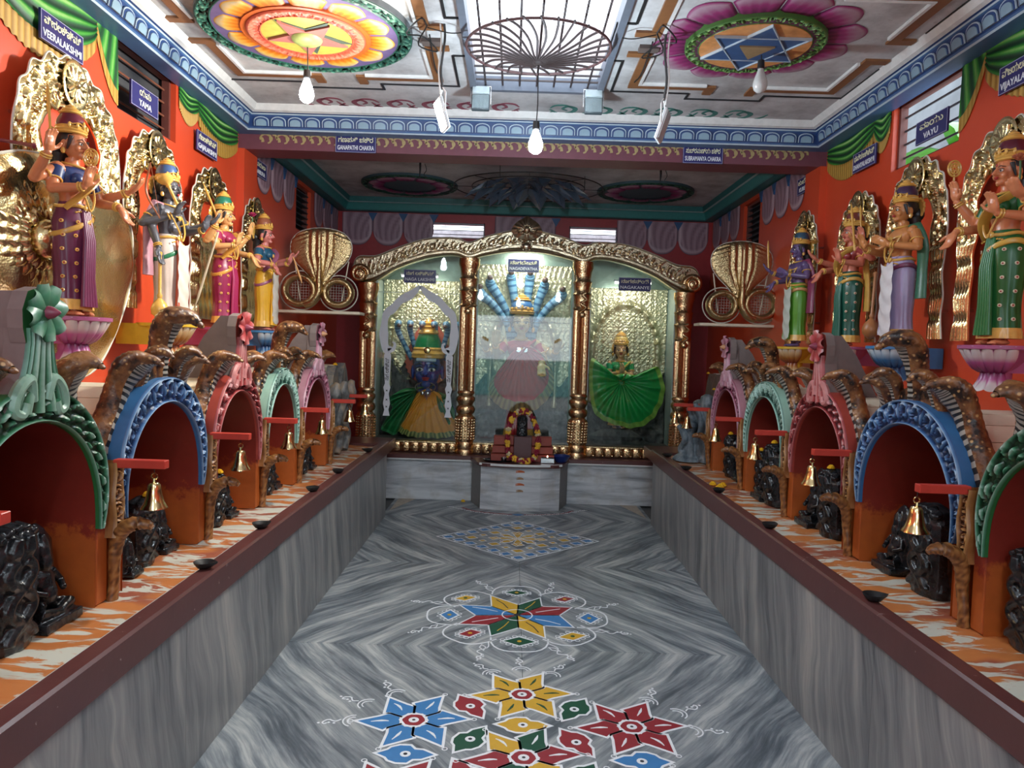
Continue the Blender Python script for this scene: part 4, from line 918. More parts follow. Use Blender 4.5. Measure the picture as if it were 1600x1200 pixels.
# ------------------------------------------------------------------ black stone idols in the niches
def naga_idol(h, seed, par):
    """upright hooded serpent stone with two entwined coils"""
    r_ = random.Random(seed); mb = MB(); w = h * .26
    mb.box((-w * .3, -w * .95, 0), (w * .55, w * .95, h * .86), ch=w * .25); mb.lathe([(w * 1.0, 0), (w * 1.05, h * .08), (w * .92, h * .3), (w * .88, h * .6), (w * 1.02, h * .8), (w * .8, h * .93), (w * .2, h)], 18, sx=.7, sy=1)
    for s in (-1, 1):
        P = [(w * .58, s * w * .55 * math.cos(t * 7.5), h * (.08 + .62 * t)) for t in np.linspace(0, 1, 30)]; mb.tube(P, w * .23, 8)
        mb.tube([(w * .5, s * w * .25, h * .68), (w * .62, s * w * .3, h * .8), (w * .75, s * w * .25, h * .9)], [w * .2, w * .3, w * .16], 8)
    for q in range(5): a = (q - 2) * .42; mb.tube([(w * .15, w * .5 * math.sin(a), h * .78), (w * .4, w * .95 * math.sin(a), h * (.80 + .17 * math.cos(a))), (w * .65, w * .95 * math.sin(a), h * (.78 + .17 * math.cos(a)))], [w * .26, w * .24, w * .12], 8)
    return mb
def seated_idol(h, seed):
    """small seated deity stone against a rounded backslab"""
    mb = MB(); w = h * .30
    mb.lathe([(w, 0), (w * .98, h * .5), (w * .85, h * .8), (w * .4, h * .95), (0.01, h)], 18, sx=.35, sy=1)
    mb.ell((w * .35, 0, h * .62), (w * .28, w * .26, h * .12), 12); mb.lathe([(w * .26, h * .68), (w * .22, h * .78), (w * .08, h * .9)], 12, c=(w * .3, 0, 0)); mb.ell((w * .32, 0, h * .40), (w * .32, w * .45, h * .18), 12); mb.ell((w * .4, 0, h * .3), (w * .36, w * .4, h * .14), 12)
    for s in (-1, 1):
        mb.tube([(w * .3, s * w * .45, h * .50), (w * .45, s * w * .72, h * .38), (w * .75, s * w * .42, h * .33)], [w * .16, w * .13, w * .11], 8)
        mb.tube([(w * .4, s * w * .3, h * .18), (w * .75, s * w * .75, h * .16), (w * .85, -s * w * .1, h * .12)], [w * .24, w * .22, w * .14], 8)
    mb.box((0, -w * .95, 0), (w * 1.1, w * .95, h * .10)); return mb
idols = [ # side, y, x, height, kind, flower, words
 (-1, 2.02, 1.50, .36, 0, 0, 'tall ridged serpent idol, front one'), (-1, 2.21, 1.53, .31, 1, 0, 'round-headed idol, rear one'), (-1, 2.70, 1.50, .14, 1, 0, 'smallest black idol at the post'), (-1, 2.83, 1.52, .27, 0, 1, 'tallest black idol with a marigold'), (-1, 3.02, 1.54, .20, 1, 0, 'rear seated black idol'), (-1, 3.48, 1.50, .25, 0, 1, 'front black idol with a marigold'), (-1, 3.65, 1.52, .20, 1, 0, 'rear seated black idol'),
 (-1, 4.22, 1.50, .23, 0, 0, 'front black serpent idol'), (-1, 4.40, 1.53, .19, 1, 0, 'rear seated black idol'), (-1, 4.95, 1.50, .22, 0, 0, 'front black serpent idol'), (-1, 5.15, 1.52, .19, 1, 0, 'rear seated black idol'),
 (1, 2.25, 1.56, .32, 0, 0, 'dark ridged black idol'), (1, 3.07, 1.58, .28, 1, 0, 'shorter round-backed black idol'), (1, 2.78, 1.54, .35, 0, 0, 'tall black serpent idol behind the bell'), (1, 3.86, 1.56, .31, 1, 0, 'broad seated black idol'), (1, 3.64, 1.54, .34, 0, 1, 'black serpent idol with a yellow flower'),
 (1, 4.72, 1.56, .28, 0, 1, 'lower black idol with a marigold'), (1, 4.55, 1.54, .30, 1, 0, 'middle seated black idol'), (1, 4.38, 1.52, .37, 0, 1, 'tallest black idol with a marigold'), (1, 5.36, 1.55, .31, 0, 1, 'black idol with marigold and flower strings'), (1, 5.18, 1.58, .24, 1, 0, 'low seated black idol')]
MARI = paint((.75, .42, .01), .6, .3, .3)
def marigold(name, loc, r, label, par=None):
    mb = MB()
    for ring, (n, rr, z) in enumerate(((9, 1.0, 0), (7, .7, .35), (4, .35, .6))):
        for q in range(n): a = q * 2 * PI / n + ring; mb.ell((loc[0] + r * rr * .6 * math.cos(a), loc[1] + r * rr * .6 * math.sin(a), loc[2] + r * z * .8), (r * .42, r * .42, r * .3), 6, k=4)
    o = mb.build(name, MARI, par); 
    if not par: tag(o, label, 'flower')
    return o

for s, y, x, h, kd, fl, w in idols:
    ps = lp if s < 0 else rp; i = max(k for k in range(5) if ps[k] <= y); nm = seq[i][0]; sd = "left" if s < 0 else "right"
    o = (naga_idol(h, 1, None) if kd == 0 else seated_idol(h, 1)).build('stone_idol', STONE, None, loc=(s * x, y, .615), rot=(0, 0, 0 if s < 0 else PI), remesh=.004)
    tag(o, f'{w} in the {nm} niche of the {sd} row', 'idol')
    if fl: marigold('marigold', (s * (x - .03), y, .615 + h + .004), .020, f'yellow marigold on the {w.split(",")[0].split(" with")[0].split(" idol")[0]} idol, {nm} niche, {sd} row')
# far grey stones at both ledge ends
GS = m_greystone((.05, .055, .055), (.17, .17, .165), (.36, .26, .16)); GS2 = m_greystone((.04, .06, .08), (.14, .18, .21), (.30, .33, .34)); GT = paint((.13, .085, .065), .8, .3)
g1 = empty('cobra_stone', (-1.50, 5.85, .62), 0, 'grey streaked upright stone with three pointed cobra hoods, far left ledge end', 'stone sculpture')
mb = MB()
for q, (y, h) in enumerate(((-.26, .64), (.0, .68), (.26, .70))):
    Pp = [(y - .13, 0), (y + .13, 0), (y + .13, h - .16), (y + .075, h - .05), (y, h + .02), (y - .075, h - .05), (y - .13, h - .16)]; mb.prism(Pp, NF, -.06, .0 + .01 * q)
mb.build('stone_slab', GS, g1, smooth=0); cm = MB()
for y in (-.27, -.02, .24):
    cm.tube(spline([(.03, y, 0), (.04, y + .06, .12), (.04, y - .05, .25), (.045, y + .03, .38), (.06, y, .50), (.09, y, .58)], 30), [.03, .034, .03, .036, .05, .02], 10, sq=[1, 1, 1.3, 1.6, 1])
    for u in (-.07, .07): cm.tube(spline([(.02, y + u, .1), (.03, y - u * .3, .25), (.03, y + u, .42)], 16), .018, 8)
cm.build('carved_cobras', GS, g1, remesh=.007); MB().box((-.44, -.40, .0), (-.062, .40, .70), ch=.01).build('white_core', CREAM, g1, smooth=0)
g2 = empty('cobra_stone', (1.56, 6.12, .62), PI, 'blue-grey stone cobra figures before three brown pointed slabs, far right ledge end', 'stone sculpture')
mb = MB()
for q, y in enumerate((-.20, .0, .20)): h = .70; mb.prism([(y - .1, 0), (y + .1, 0), (y + .1, h - .16), (y + .06, h - .05), (y, h + .02), (y - .06, h - .05), (y - .1, h - .16)], NF, -.10, -.04)
mb.build('stone_slab', GT, g2, smooth=0); cm = MB()
for y, h, x in ((.12, .56, .05), (-.12, .50, .05), (.04, .34, .16)):
    cm.lathe([(.085, 0), (.08, h * .2), (.06, h * .5), (.065, h * .7), (.10, h * .86), (.085, h * .96), (.03, h)], 14, c=(x, y, 0), sx=.6); cm.tube(spline([(x + .03, y + .04, .02), (x + .06, y - .04, h * .25), (x + .05, y + .04, h * .5), (x + .06, y, h * .7), (x + .10, y, h * .86)], 24), [.03, .03, .028, .03, .02], 8)
cm.lathe([(.14, 0), (.12, .03), (.09, .05)], 14, c=(.16, .02, 0)); cm.build('carved_cobras', GS2, g2, remesh=.007); MB().box((-.40, -.36, 0), (-.11, .36, .72), ch=.01).build('white_core', WHITE, g2, smooth=0)
for i, (y, z) in enumerate(((6.20, 1.345), (6.0, 1.22))): marigold('marigold', (1.56, y, z), .016, f'tiny yellow flower on the far right grey stone, {"upper" if i == 0 else "lower"}')
marigold('marigold', (-1.50, 5.85, 1.33), .02, 'tiny yellow flower on top of the far left grey stone')
for q, (x, y) in enumerate(((1.30, 4.98), (1.33, 4.90), (1.30, 4.84), (1.36, 4.95))): o = marigold('marigold', (x, y, .622), .026, 'yellow marigold in the small heap before the pink niche, right ledge'); o['group'] = 'marigolds before the right pink niche'
# black clay lamps standing on the rims
dm = MB().lathe([(.012, 0), (.024, .004), (.036, .020), (.038, .026), (.030, .022), (.012, .010), (.0, .009)], 18, mod=lambda a, i: 1 + (.35 * np.exp(-((a) / .35) ** 2) + .35 * np.exp(-((a - 2 * PI) / .35) ** 2) if i in (2, 3) else 0)); dmesh = dm.mesh('clay_lamp', paint((.010, .010, .010), .5))
for side, yy in ((-1, (2.68, 3.29, 4.15, 4.76, 5.75)), (1, (2.55, 3.6, 4.5, 5.35, 6.0))):
    for k, y in enumerate(yy):
        o = bpy.data.objects.new('clay_lamp', dmesh); col.objects.link(o); o.location = (side * 1.205, y, .655); o.rotation_euler = (0, 0, .8 * k)
        tag(o, f'small black clay oil lamp on the {"left" if side < 0 else "right"} rim, {"nearest second third fourth farthest".split()[k]} of five', 'oil lamp', 'clay lamps on the rims')
# ------------------------------------------------------------------ painted statues
GOLDJ = paint((.70, .40, .09), .25, .2, .2, 60); HAIR = paint((.012, .010, .012), .35); EYEW = paint((.75, .73, .68), .25, .02, 0); LIP = paint((.40, .03, .03), .3)
def hand(mb, w, d, n, s=1.0, curl_=.25, side=1):
    """w wrist, d finger direction, n palm normal; thumb leaves the side of the palm"""
    w = np.array(w, float); d = nrm(d); n = nrm(np.array(n) - d * np.dot(n, d)); b = np.cross(d, n) * side
    pc = w + d * .026 * s; mb.ell(pc, (.012 * s, .022 * s, .030 * s), 10, Rm=np.stack([n, b, d], 1))
    for k, (o, L, r) in enumerate(((-.016, .034, .0056), (-.0055, .040, .006), (.0055, .038, .0058), (.016, .030, .005))):
        p0 = w + d * .048 * s + b * o * s; p1 = p0 + (d * (1 - curl_ * .3) + n * curl_ * .5 + b * o * 3) * L * .5 * s; p2 = p1 + (d * (1 - curl_) + n * curl_ * 1.3 + b * o * 2) * L * .5 * s
        mb.tube([w + d * .03 * s + b * o * .8 * s, p0, p1, p2], [.0068 * s, r * s * 1.1, r * s, r * .75 * s], 7)
    t0 = w + d * .012 * s + b * -.016 * s; t1 = t0 + (b * -.9 + d * .6 + n * .2) * .02 * s; t2 = t1 + (b * -.3 + d * 1 + n * .3) * .018 * s; mb.tube([w + d * .008 * s, t0, t1, t2], [.009 * s, .0085 * s, .0068 * s, .005 * s], 7)
def loft(mb, secs, n=24, m=0, fold=0.0, nf=14, mf=None, ph=0.0, rel=False, sub=4):
    """secs: (z, rx, ry, cy) interpolated; fold = amplitude of vertical pleats growing downwards"""
    S = spline([(z, rx, ry, cy) for z, rx, ry, cy in secs], len(secs) * sub); G = np.zeros((len(S), n, 3)); a = np.linspace(0, 2 * PI, n, endpoint=False); z0, z1 = S[0][0], S[-1][0]; H = np.zeros((len(S), n))
    for i, (z, rx, ry, cy) in enumerate(S):
        f = 1 + fold * abs(z0 - z) / max(1e-6, abs(z0 - z1)) * np.cos(nf * a + ph + 6 * z); G[i, :, 0] = rx * f * np.cos(a); G[i, :, 1] = cy + ry * f * np.sin(a); G[i, :, 2] = z; H[i] = .5 + .45 * np.cos(nf * a + ph + 6 * z)
    mb.grid(G, cv=True, m=mf if mf else m, rel=H if rel else None, flip=z1 > z0)
    for i in (0, len(S) - 1): mb.add(G[i], [tuple(range(n))], m)
    return mb
def crown_mesh(base_r, h, cone_c, n=24, tall=1.0):
    mb = MB(); r = base_r
    mb.lathe([(r * 1.02, 0), (r * 1.16, h * .03), (r * 1.12, h * .08), (r * 1.20, h * .13), (r * 1.06, h * .20), (r * 1.10, h * .24), (r * 1.0, h * .27)], n, 0)
    mb.lathe([(r * 1.0, h * .27), (r * 1.02, h * .36), (r * .92, h * .50), (r * .72, h * .64)], n, 1, mod=lambda a, i: 1 + .03 * np.cos(12 * a))
    mb.lathe([(r * .72, h * .64), (r * .84, h * .67), (r * .80, h * .71), (r * .60, h * .73), (r * .66, h * .78), (r * .58, h * .82), (r * .36, h * .84), (r * .40, h * .89), (r * .22, h * .93), (r * .10, h * .97), (0.0, h)], n, 0)
    for q in range(5): a = -PI / 2 + (q - 2) * .5; mb.ell((r * 1.12 * math.cos(a), r * 1.12 * math.sin(a), h * (.24 + .05 * (q == 2))), (.009, .006, .014 + .008 * (q == 2)), 8, 0)
    for q in range(3): mb.tube([(r * 1.08 * math.cos(t), r * 1.08 * math.sin(t), h * .27 + .010 * abs(math.sin(t * 4 + q))) for t in np.linspace(-2.6, -.5, 12)], .003, 5, 0) if q == 0 else None
    return mb
def statue(name, label, loc, rz, H, skin, lower, crownc, arms, upper=None, sash=None, male=False, hem=None, shawl=None, panel=None, motif=None, hs=1.2, hairbun=True, items=(), voxel=None, cat='statue', turn=0, legs=True, panelc=None):
    r = empty(name, loc, rz, label, cat); k = H
    SK = paint(skin, .32, .10); LO = paint(lower, .33, .14); GM = hem or GOLDJ; S = lambda mb: mb.xf(np.diag([k * 1.12, k * 1.12, k, 1]))
    vx = voxel or max(.0028, .0042 * H)
    b = MB(); loft(b, [(.44, .082, .055, 0), (.50, .070, .050, 0), (.545, .058, .043, 0), (.60, .070, .048, 0), (.645, .086, .054, -.004), (.680, .090, .046, 0), (.705, .055, .036, .004), (.722, .031, .030, .004), (.748, .027, .027, 0)], 20)
    if not male:
        for s in (-1, 1): b.ell((s * .037, -.044, .640), (.031, .028, .030), 12)
    else: b.ell((0, -.035, .575), (.045, .03, .04), 12)
    hz = lambda p: (p[0] * hs, p[1] * hs, .748 + (p[2] - .748) * hs)
    tc, ts = math.cos(R(turn)), math.sin(R(turn)); tz = lambda p: (p[0] * tc - p[1] * ts, p[0] * ts + p[1] * tc, p[2]); hp = lambda x, y, z: tz(hz((x, y, z)))
    RT = rotm('Z', turn)
    b.ell(hp(0, .006, .812), (.043 * hs, .050 * hs, .050 * hs), 16, Rm=RT); b.ell(hp(0, -.010, .788), (.034 * hs, .036 * hs, .044 * hs), 16, Rm=RT); b.ell(hp(0, -.034, .756), (.014 * hs, .013 * hs, .012 * hs), 10, Rm=RT)
    b.tube([hp(0, -.044, .812), hp(0, -.053, .797), hp(0, -.058, .789), hp(0, -.045, .783)], [.0045 * hs, .006 * hs, .009 * hs, .005 * hs], 8)
    for s in (-1, 1):
        b.ell(hp(s * .044, .004, .790), (.006 * hs, .011 * hs, .020 * hs), 8, Rm=RT); b.ell(hp(s * .020, -.034, .782), (.012 * hs, .010 * hs, .013 * hs), 8, Rm=RT); b.ell(hp(s * .009, -.046, .787), (.006 * hs, .006 * hs, .005 * hs), 6, Rm=RT)
        b.tube([(s * .085, 0, .680), (s * .11, 0, .672)], [.036, .030], 10)
    for s, el, wr, hd, nm_ in arms:
        sh = np.array((s * .100, .004, .672)); el = np.array(el, float); wr = np.array(wr, float)
        b.tube(np.vstack([spline([sh, (sh + el) / 2 + [s * .004, 0, 0], el], 8), spline([el, (el + wr) / 2, wr], 8)[1:]]), [.031, .028, .026, .023, .0235, .022, .019, .0145], 12); b.ell(el, .024, 8); hand(b, wr, hd, nm_, 1.25, .3, s)
    if legs:
        for s in (-1, 1):
            b.tube([(s * .040, .0, .46), (s * .040, .0, .30), (s * .036, .0, .14), (s * .036, .004, .03)], [.040, .034, .024, .018], 10); b.ell((s * .038, -.026, .014), (.021, .046, .014), 12)
            for q in range(5): b.ell((s * (.024 + q * .0072), -.070 + .004 * abs(q - 1 if s > 0 else q - 1), .009), (.0052, .010, .006), 6)
    body = S(b).build('body', SK, r, remesh=vx, sm=2, smooth=180)
    # lower garment
    lw = MB(); zb = .035 if not male else .055
    secs = [(.535, .063, .048, 0), (.48, .082, .062, 0), (.42, .093, .070, 0), (.30, .088, .068, 0), (.17, .080, .062, 0), (zb, .093, .070, 0)]
    loft(lw, secs, 56, fold=.035, nf=15, sub=7); S(lw).build('wrapped_skirt' if not male else 'dhoti', LO, r, smooth=70)
    hm = MB(); loft(hm, [(zb + .045, .0905, .069, 0), (zb + .02, .094, .071, 0), (zb - .004, .097, .073, 0)], 56, fold=.03, nf=15); S(hm).build('gold_hem', GM, r, smooth=70)
    pl_ = MB()
    for q in range(5): x = (q - 2) * .011; pl_.tube([(x * .8, -.060, .50), (x * 1.1, -.078, .36), (x * 1.2, -.074, .18), (x * 1.6, -.078, zb + .01)], [.008, .011, .011, .013], 8, sq=1)
    S(pl_).build('front_pleats', paint(panelc or sc(lower, 1.25), .33, .12), r, smooth=70)
    if panel:
        pn = MB(); G = []
        for z in np.linspace(.50, .08, 26): G.append([((.010 + x * .052) , -.083 - .012 * math.cos(x * 1.3) - .003 * math.sin(z * 60 + x * 3) * (1), z - .025 * (1 - x * x)) for x in np.linspace(-1, 1, 13)])
        pn.grid(np.array(G)); S(pn).build('folded_panel', paint(panel, .32, .15), r, smooth=70)
    if motif:
        mo = MB(); r_ = random.Random(3)
        for z in np.linspace(.12, .44, 6):
            for a in np.linspace(-PI * .92, -PI * .08, 5):
                a2 = a + .12 * r_.random(); rx = np.interp(z, [.03, .17, .30, .42], [.093, .080, .088, .093]) * 1.03; ry = rx * .77; c = (rx * math.cos(a2), ry * math.sin(a2), z)
                N_ = nrm((math.cos(a2) / rx, math.sin(a2) / ry, 0)); U = np.cross(N_, (0, 0, 1)); mo.lathe([(.0095, 0), (.008, .003), (.0, .004)], 8, 0, c=c, Rm=np.stack([U, (0, 0, 1), N_], 1)); mo.lathe([(.0045, .0035), (.0, .006)], 6, 1, c=c, Rm=np.stack([U, (0, 0, 1), N_], 1))
        S(mo).build('printed_motifs', [GOLDJ if motif is True else paint((.60, .55, .38), .4), paint((.35, .02, .02), .4)], r)['kind'] = 'stuff'
    # sash / belt
    bt = MB(); bt.tube([(.072 * math.cos(a), .056 * math.sin(a), .515 + .004 * math.cos(3 * a)) for a in np.linspace(0, 2 * PI, 33)[:-1]], .009, 8, cyc=True); bt.ell((0, -.062, .512), (.016, .009, .018), 10)
    for q in range(-4, 5): bt.ell((q * .014, -.058, .495 - .002 * q * q * .3), .005, 6)
    S(bt).build('gold_belt', GOLDJ, r)
    ss = MB(); c_ = sash or (.62, .38, .10); ss.tube([(.091 * math.cos(a), .070 * math.sin(a), .43 + .050 * math.cos(a + .3)) for a in np.linspace(0, 2 * PI, 41)[:-1]], .013, 8, cyc=True, sq=.5, up=(0, 0, 1)); S(ss).build('hip_sash', paint(c_, .33), r)
    if upper:
        up_ = MB(); loft(up_, [(.595, .073, .051, 0), (.645, .090, .058, -.004), (.682, .094, .050, 0), (.700, .060, .040, .002)], 32)
        for s in (-1, 1): up_.ell((s * .037, -.046, .640), (.034, .030, .033), 14)
        for s, el, *_ in arms[:2]: sh = np.array((s * .096, .004, .674)); up_.tube([sh, sh * .45 + np.array(el) * .55], [.037, .032], 14)
        S(up_).build('blouse', paint(upper, .33), r, smooth=60)
        pa = MB(); pa.tube(spline([(.085, -.02, .700), (.05, -.062, .665), (.0, -.084, .615), (-.045, -.066, .56), (-.075, -.02, .50)], 20), [.022, .027, .024, .020], 10, sq=.45, up=(0, -1, .2)); pa.tube(spline([(.085, -.01, .702), (.095, .03, .64), (.09, .06, .45), (.09, .065, .25)], 14), [.02, .03, .034], 10, sq=.4, up=(1, 0, 0)); S(pa).build('shoulder_drape', paint(c_, .33), r)
    if shawl:
        sw = MB()
        for s in (-1, 1): sw.tube(spline([(s * .04, .02, .715), (s * .095, .01, .70), (s * .125, .03, .60), (s * .12, .04, .45), (s * .125, .035, .28)], 22), [.02, .034, .036, .030, .034], 12, sq=.45, up=(s * 1, .3, 0))
        S(sw).build('shawl', paint(shawl, .33), r)
    # jewellery
    T2 = np.linspace(0, 2 * PI, 29)[:-1]; J = lambda nm_, mb, par=None: S(mb).build(nm_, GOLDJ, par or r)
    J('collar', MB().tube([(.038 * math.cos(a), .002 + .036 * math.sin(a) - .012 * (math.sin(a) < 0) * abs(math.sin(a)), .716 + .012 * math.sin(a)) for a in T2], .0055, 7, cyc=True))
    J('necklace', MB().tube([(.062 * math.cos(a), -.004 + .062 * math.sin(a), .675 + .035 * math.sin(a)) for a in T2], .0045, 7, cyc=True).ell((0, -.066, .636), (.014, .008, .017), 10))
    J('long_chain', MB().tube(spline([(-.05, .02, .70), (-.055, -.04, .66), (-.03, -.078, .56), (.0, -.082, .50), (.03, -.078, .56), (.055, -.04, .66), (.05, .02, .70)], 34), .0045, 6))
    for s, el, wr, hd, nm_ in arms:
        el = np.array(el, float); wr = np.array(wr, float); sh = np.array((s * .1, .004, .672))
        for p, q, t, rr, w_ in ((sh, el, .55, .030, 'armlet'), (el, wr, .80, .0195, 'bangle'), (el, wr, .88, .0185, 'bangle')):
            c = p * (1 - t) + q * t; d = nrm(q - p); fr = d_frame(d) if abs(d[2]) < .98 else np.stack([d, (1, 0, 0), (0, 1, 0)], 1); J(w_, MB().tube([c + fr[:, 1] * rr * math.cos(a) + fr[:, 2] * rr * math.sin(a) for a in np.linspace(0, 2 * PI, 17)[:-1]], .0045, 6, cyc=True))
    for s in (-1, 1): J('earring', MB().ell(hp(s * .049, .0, .768), (.008 * hs, .008 * hs, .013 * hs), 8)); J('anklet', MB().tube([(s * .036 + .022 * math.cos(a), .004 + .022 * math.sin(a), .055) for a in np.linspace(0, 2 * PI, 15)[:-1]], .004, 6, cyc=True))
    # hair, face paint, crown
    hr = MB(); hr.ell(hp(0, .014, .818), (.046 * hs, .050 * hs, .050 * hs), 16, Rm=RT)
    if hairbun: hr.ell(hp(0, .062, .785), (.034 * hs, .030 * hs, .038 * hs), 14, Rm=RT); hr.tube([hp(0, .05, .77), hp(0, .06, .70), (0, .06, .62)], [.03 * hs, .026, .016], 10)
    for s in (-1, 1): hr.tube([hp(s * .038, -.022, .826), hp(s * .043, -.018, .800), hp(s * .043, -.010, .775)], [.008 * hs, .006 * hs, .003 * hs], 7)
    S(hr).build('black_hair', HAIR, r)
    fc = MB()
    for s in (-1, 1):
        e = hp(s * .0175, -.0435, .7985); fc.ell(e, (.0090 * hs, .0040 * hs, .0048 * hs), 10, 0, Rm=RT); e2 = hp(s * .0175, -.0468, .7985); fc.ell(e2, (.0042 * hs, .0022 * hs, .0044 * hs), 8, 1, Rm=RT)
        fc.tube([hp(s * .008, -.0475, .804), hp(s * .0175, -.0475, .8065), hp(s * .028, -.041, .802)], .0013 * hs, 5, 1); fc.tube([hp(s * .007, -.0485, .812), hp(s * .018, -.0475, .8165), hp(s * .031, -.038, .811)], [.001 * hs, .0020 * hs, .001 * hs], 5, 1)
    fc.ell(hp(0, -.0475, .7745), (.0105 * hs, .0048 * hs, .0032 * hs), 10, 2, Rm=RT); fc.ell(hp(0, -.0475, .7695), (.0085 * hs, .0048 * hs, .0032 * hs), 10, 2, Rm=RT); fc.ell(hp(0, -.0485, .822), (.0038 * hs, .0025 * hs, .006 * hs), 8, 2, Rm=RT)
    S(fc).build('painted_face', [EYEW, HAIR, LIP], body, smooth=180)
    cr = crown_mesh(.045 * hs, .150, crownc); cr.xf(Matrix.Translation(hp(0, .008, .838))); S(cr).build('tiered_crown', [GOLDJ, paint(crownc, .35)], r, smooth=50)
    dk = MB(); c = hp(0, .062, .815); dk.lathe([(.0, -.004), (.052 * hs, -.004), (.056 * hs, .0), (.050 * hs, .006), (.02 * hs, .004), (.0, .006)], 32, mod=lambda a, i: 1 + .05 * np.cos(16 * a), Rm=rotm('Z', turn) @ rotm('X', 90), c=c); S(dk).build('halo_disc', GOLDJ, r)
    for f_ in items: f_(r, k)
    return r
# held things, in body units
def it_mace(c, ang=0, L=.5, m_=None):
    def f(r, k):
        mb = MB().lathe([(.0, -.02), (.012, -.01), (.008, .02), (.008, L * .6), (.014, L * .64), (.010, L * .68), (.034, L * .76), (.044, L * .84), (.040, L * .92), (.018, L * .98), (.006, L)], 16); mb.xf(Matrix.Translation(c) @ Matrix.Rotation(R(ang), 4, 'X')); mb.xf(np.diag([k * 1.12, k * 1.12, k, 1])); mb.build('golden_mace', m_ or GOLDJ, r)
    return f
def it_lotus(c, colr=(.50, .05, .16)):
    def f(r, k):
        mb = MB(); c2 = np.array(c) + [0, 0, .10]; mb.tube([c, np.array(c) + [.004, 0, .05], c2], .004, 6, 1)
        for ring, (n, L, up) in enumerate(((8, .036, .55), (6, .034, 1.3))):
            for q in range(n): a = q * 2 * PI / n + ring * .3; petal_mesh(mb, c2, (math.cos(a), math.sin(a), up), L, .013, 0, .1, .3, wd=(-math.sin(a) * 0 + math.cos(a) * -up, math.sin(a) * -up, 1))
        mb.xf(np.diag([k * 1.12, k * 1.12, k, 1])); mb.build('held_lotus', [paint(colr, .35), paint((.04, .12, .03), .4)], r, smooth=80)
    return f
def it_disc(c, r_=.030):
    def f(r, k):
        mb = MB(); c0 = np.array(c); mb.tube([c0 + [0, 0, -.05], c0], .004, 6)
        for q in (0, .35): mb.tube([c0 + [0, r_ * (1 - q) * math.cos(a), r_ + r_ * (1 - q) * math.sin(a) * 1.3] for a in np.linspace(0, 2 * PI, 21)[:-1]], .0045, 6, cyc=True)
        for q in range(8): a = q * PI / 4; mb.tube([c0 + [0, .2 * r_ * math.cos(a), r_ + .2 * r_ * math.sin(a)], c0 + [0, 1.15 * r_ * math.cos(a), r_ + 1.4 * r_ * math.sin(a)]], .003, 5)
        mb.xf(np.diag([k * 1.12, k * 1.12, k, 1])); mb.build('held_emblem', GOLDJ, r)
    return f
def it_sword(a_, b_, colr=None):
    def f(r, k):
        mb = MB(); mb.tube([a_, np.array(a_) * .2 + np.array(b_) * .8, b_], [.006, .008, .001], 8, sq=.5); mb.tube([np.array(a_) - (np.array(b_) - np.array(a_)) * .15, a_], .006, 8); mb.xf(np.diag([k * 1.12, k * 1.12, k, 1])); mb.build('held_blade', colr or GOLDJ, r)
    return f
def it_bow(a_, mid, b_):
    def f(r, k): mb = MB().tube(spline([a_, mid, b_], 20), [.003, .006, .003], 8); mb.tube([a_, b_], .0012, 4); mb.xf(np.diag([k * 1.12, k * 1.12, k, 1])); mb.build('held_bow', paint((.40, .14, .06), .4), r)
    return f
def A(s, el, wr, hd, n): return (s, (s * el[0], el[1], el[2]), (s * wr[0], wr[1], wr[2]), (s * hd[0], hd[1], hd[2]), n)
FRONT_UP = ((.145, -.02, .575), (.115, -.145, .590), (0, -.25, 1), (0, -1, -.1)); FRONT_DOWN = ((.150, -.01, .570), (.125, -.135, .545), (.05, -.45, -1), (0, -1, .3))
BACK_UP = ((.200, .015, .610), (.225, -.065, .720), (0, -.15, 1), (0, -1, 0)); BACK_OUT = ((.205, .015, .600), (.215, -.115, .640), (.1, -.6, .6), (0, -.5, 1)); FOLD = ((.150, -.01, .575), (.045, -.110, .600), (-.6, -.3, .4), (0, -1, 0)); DOWN = ((.135, .01, .560), (.150, -.04, .435), (0, -.15, -1), (0, -1, 0))

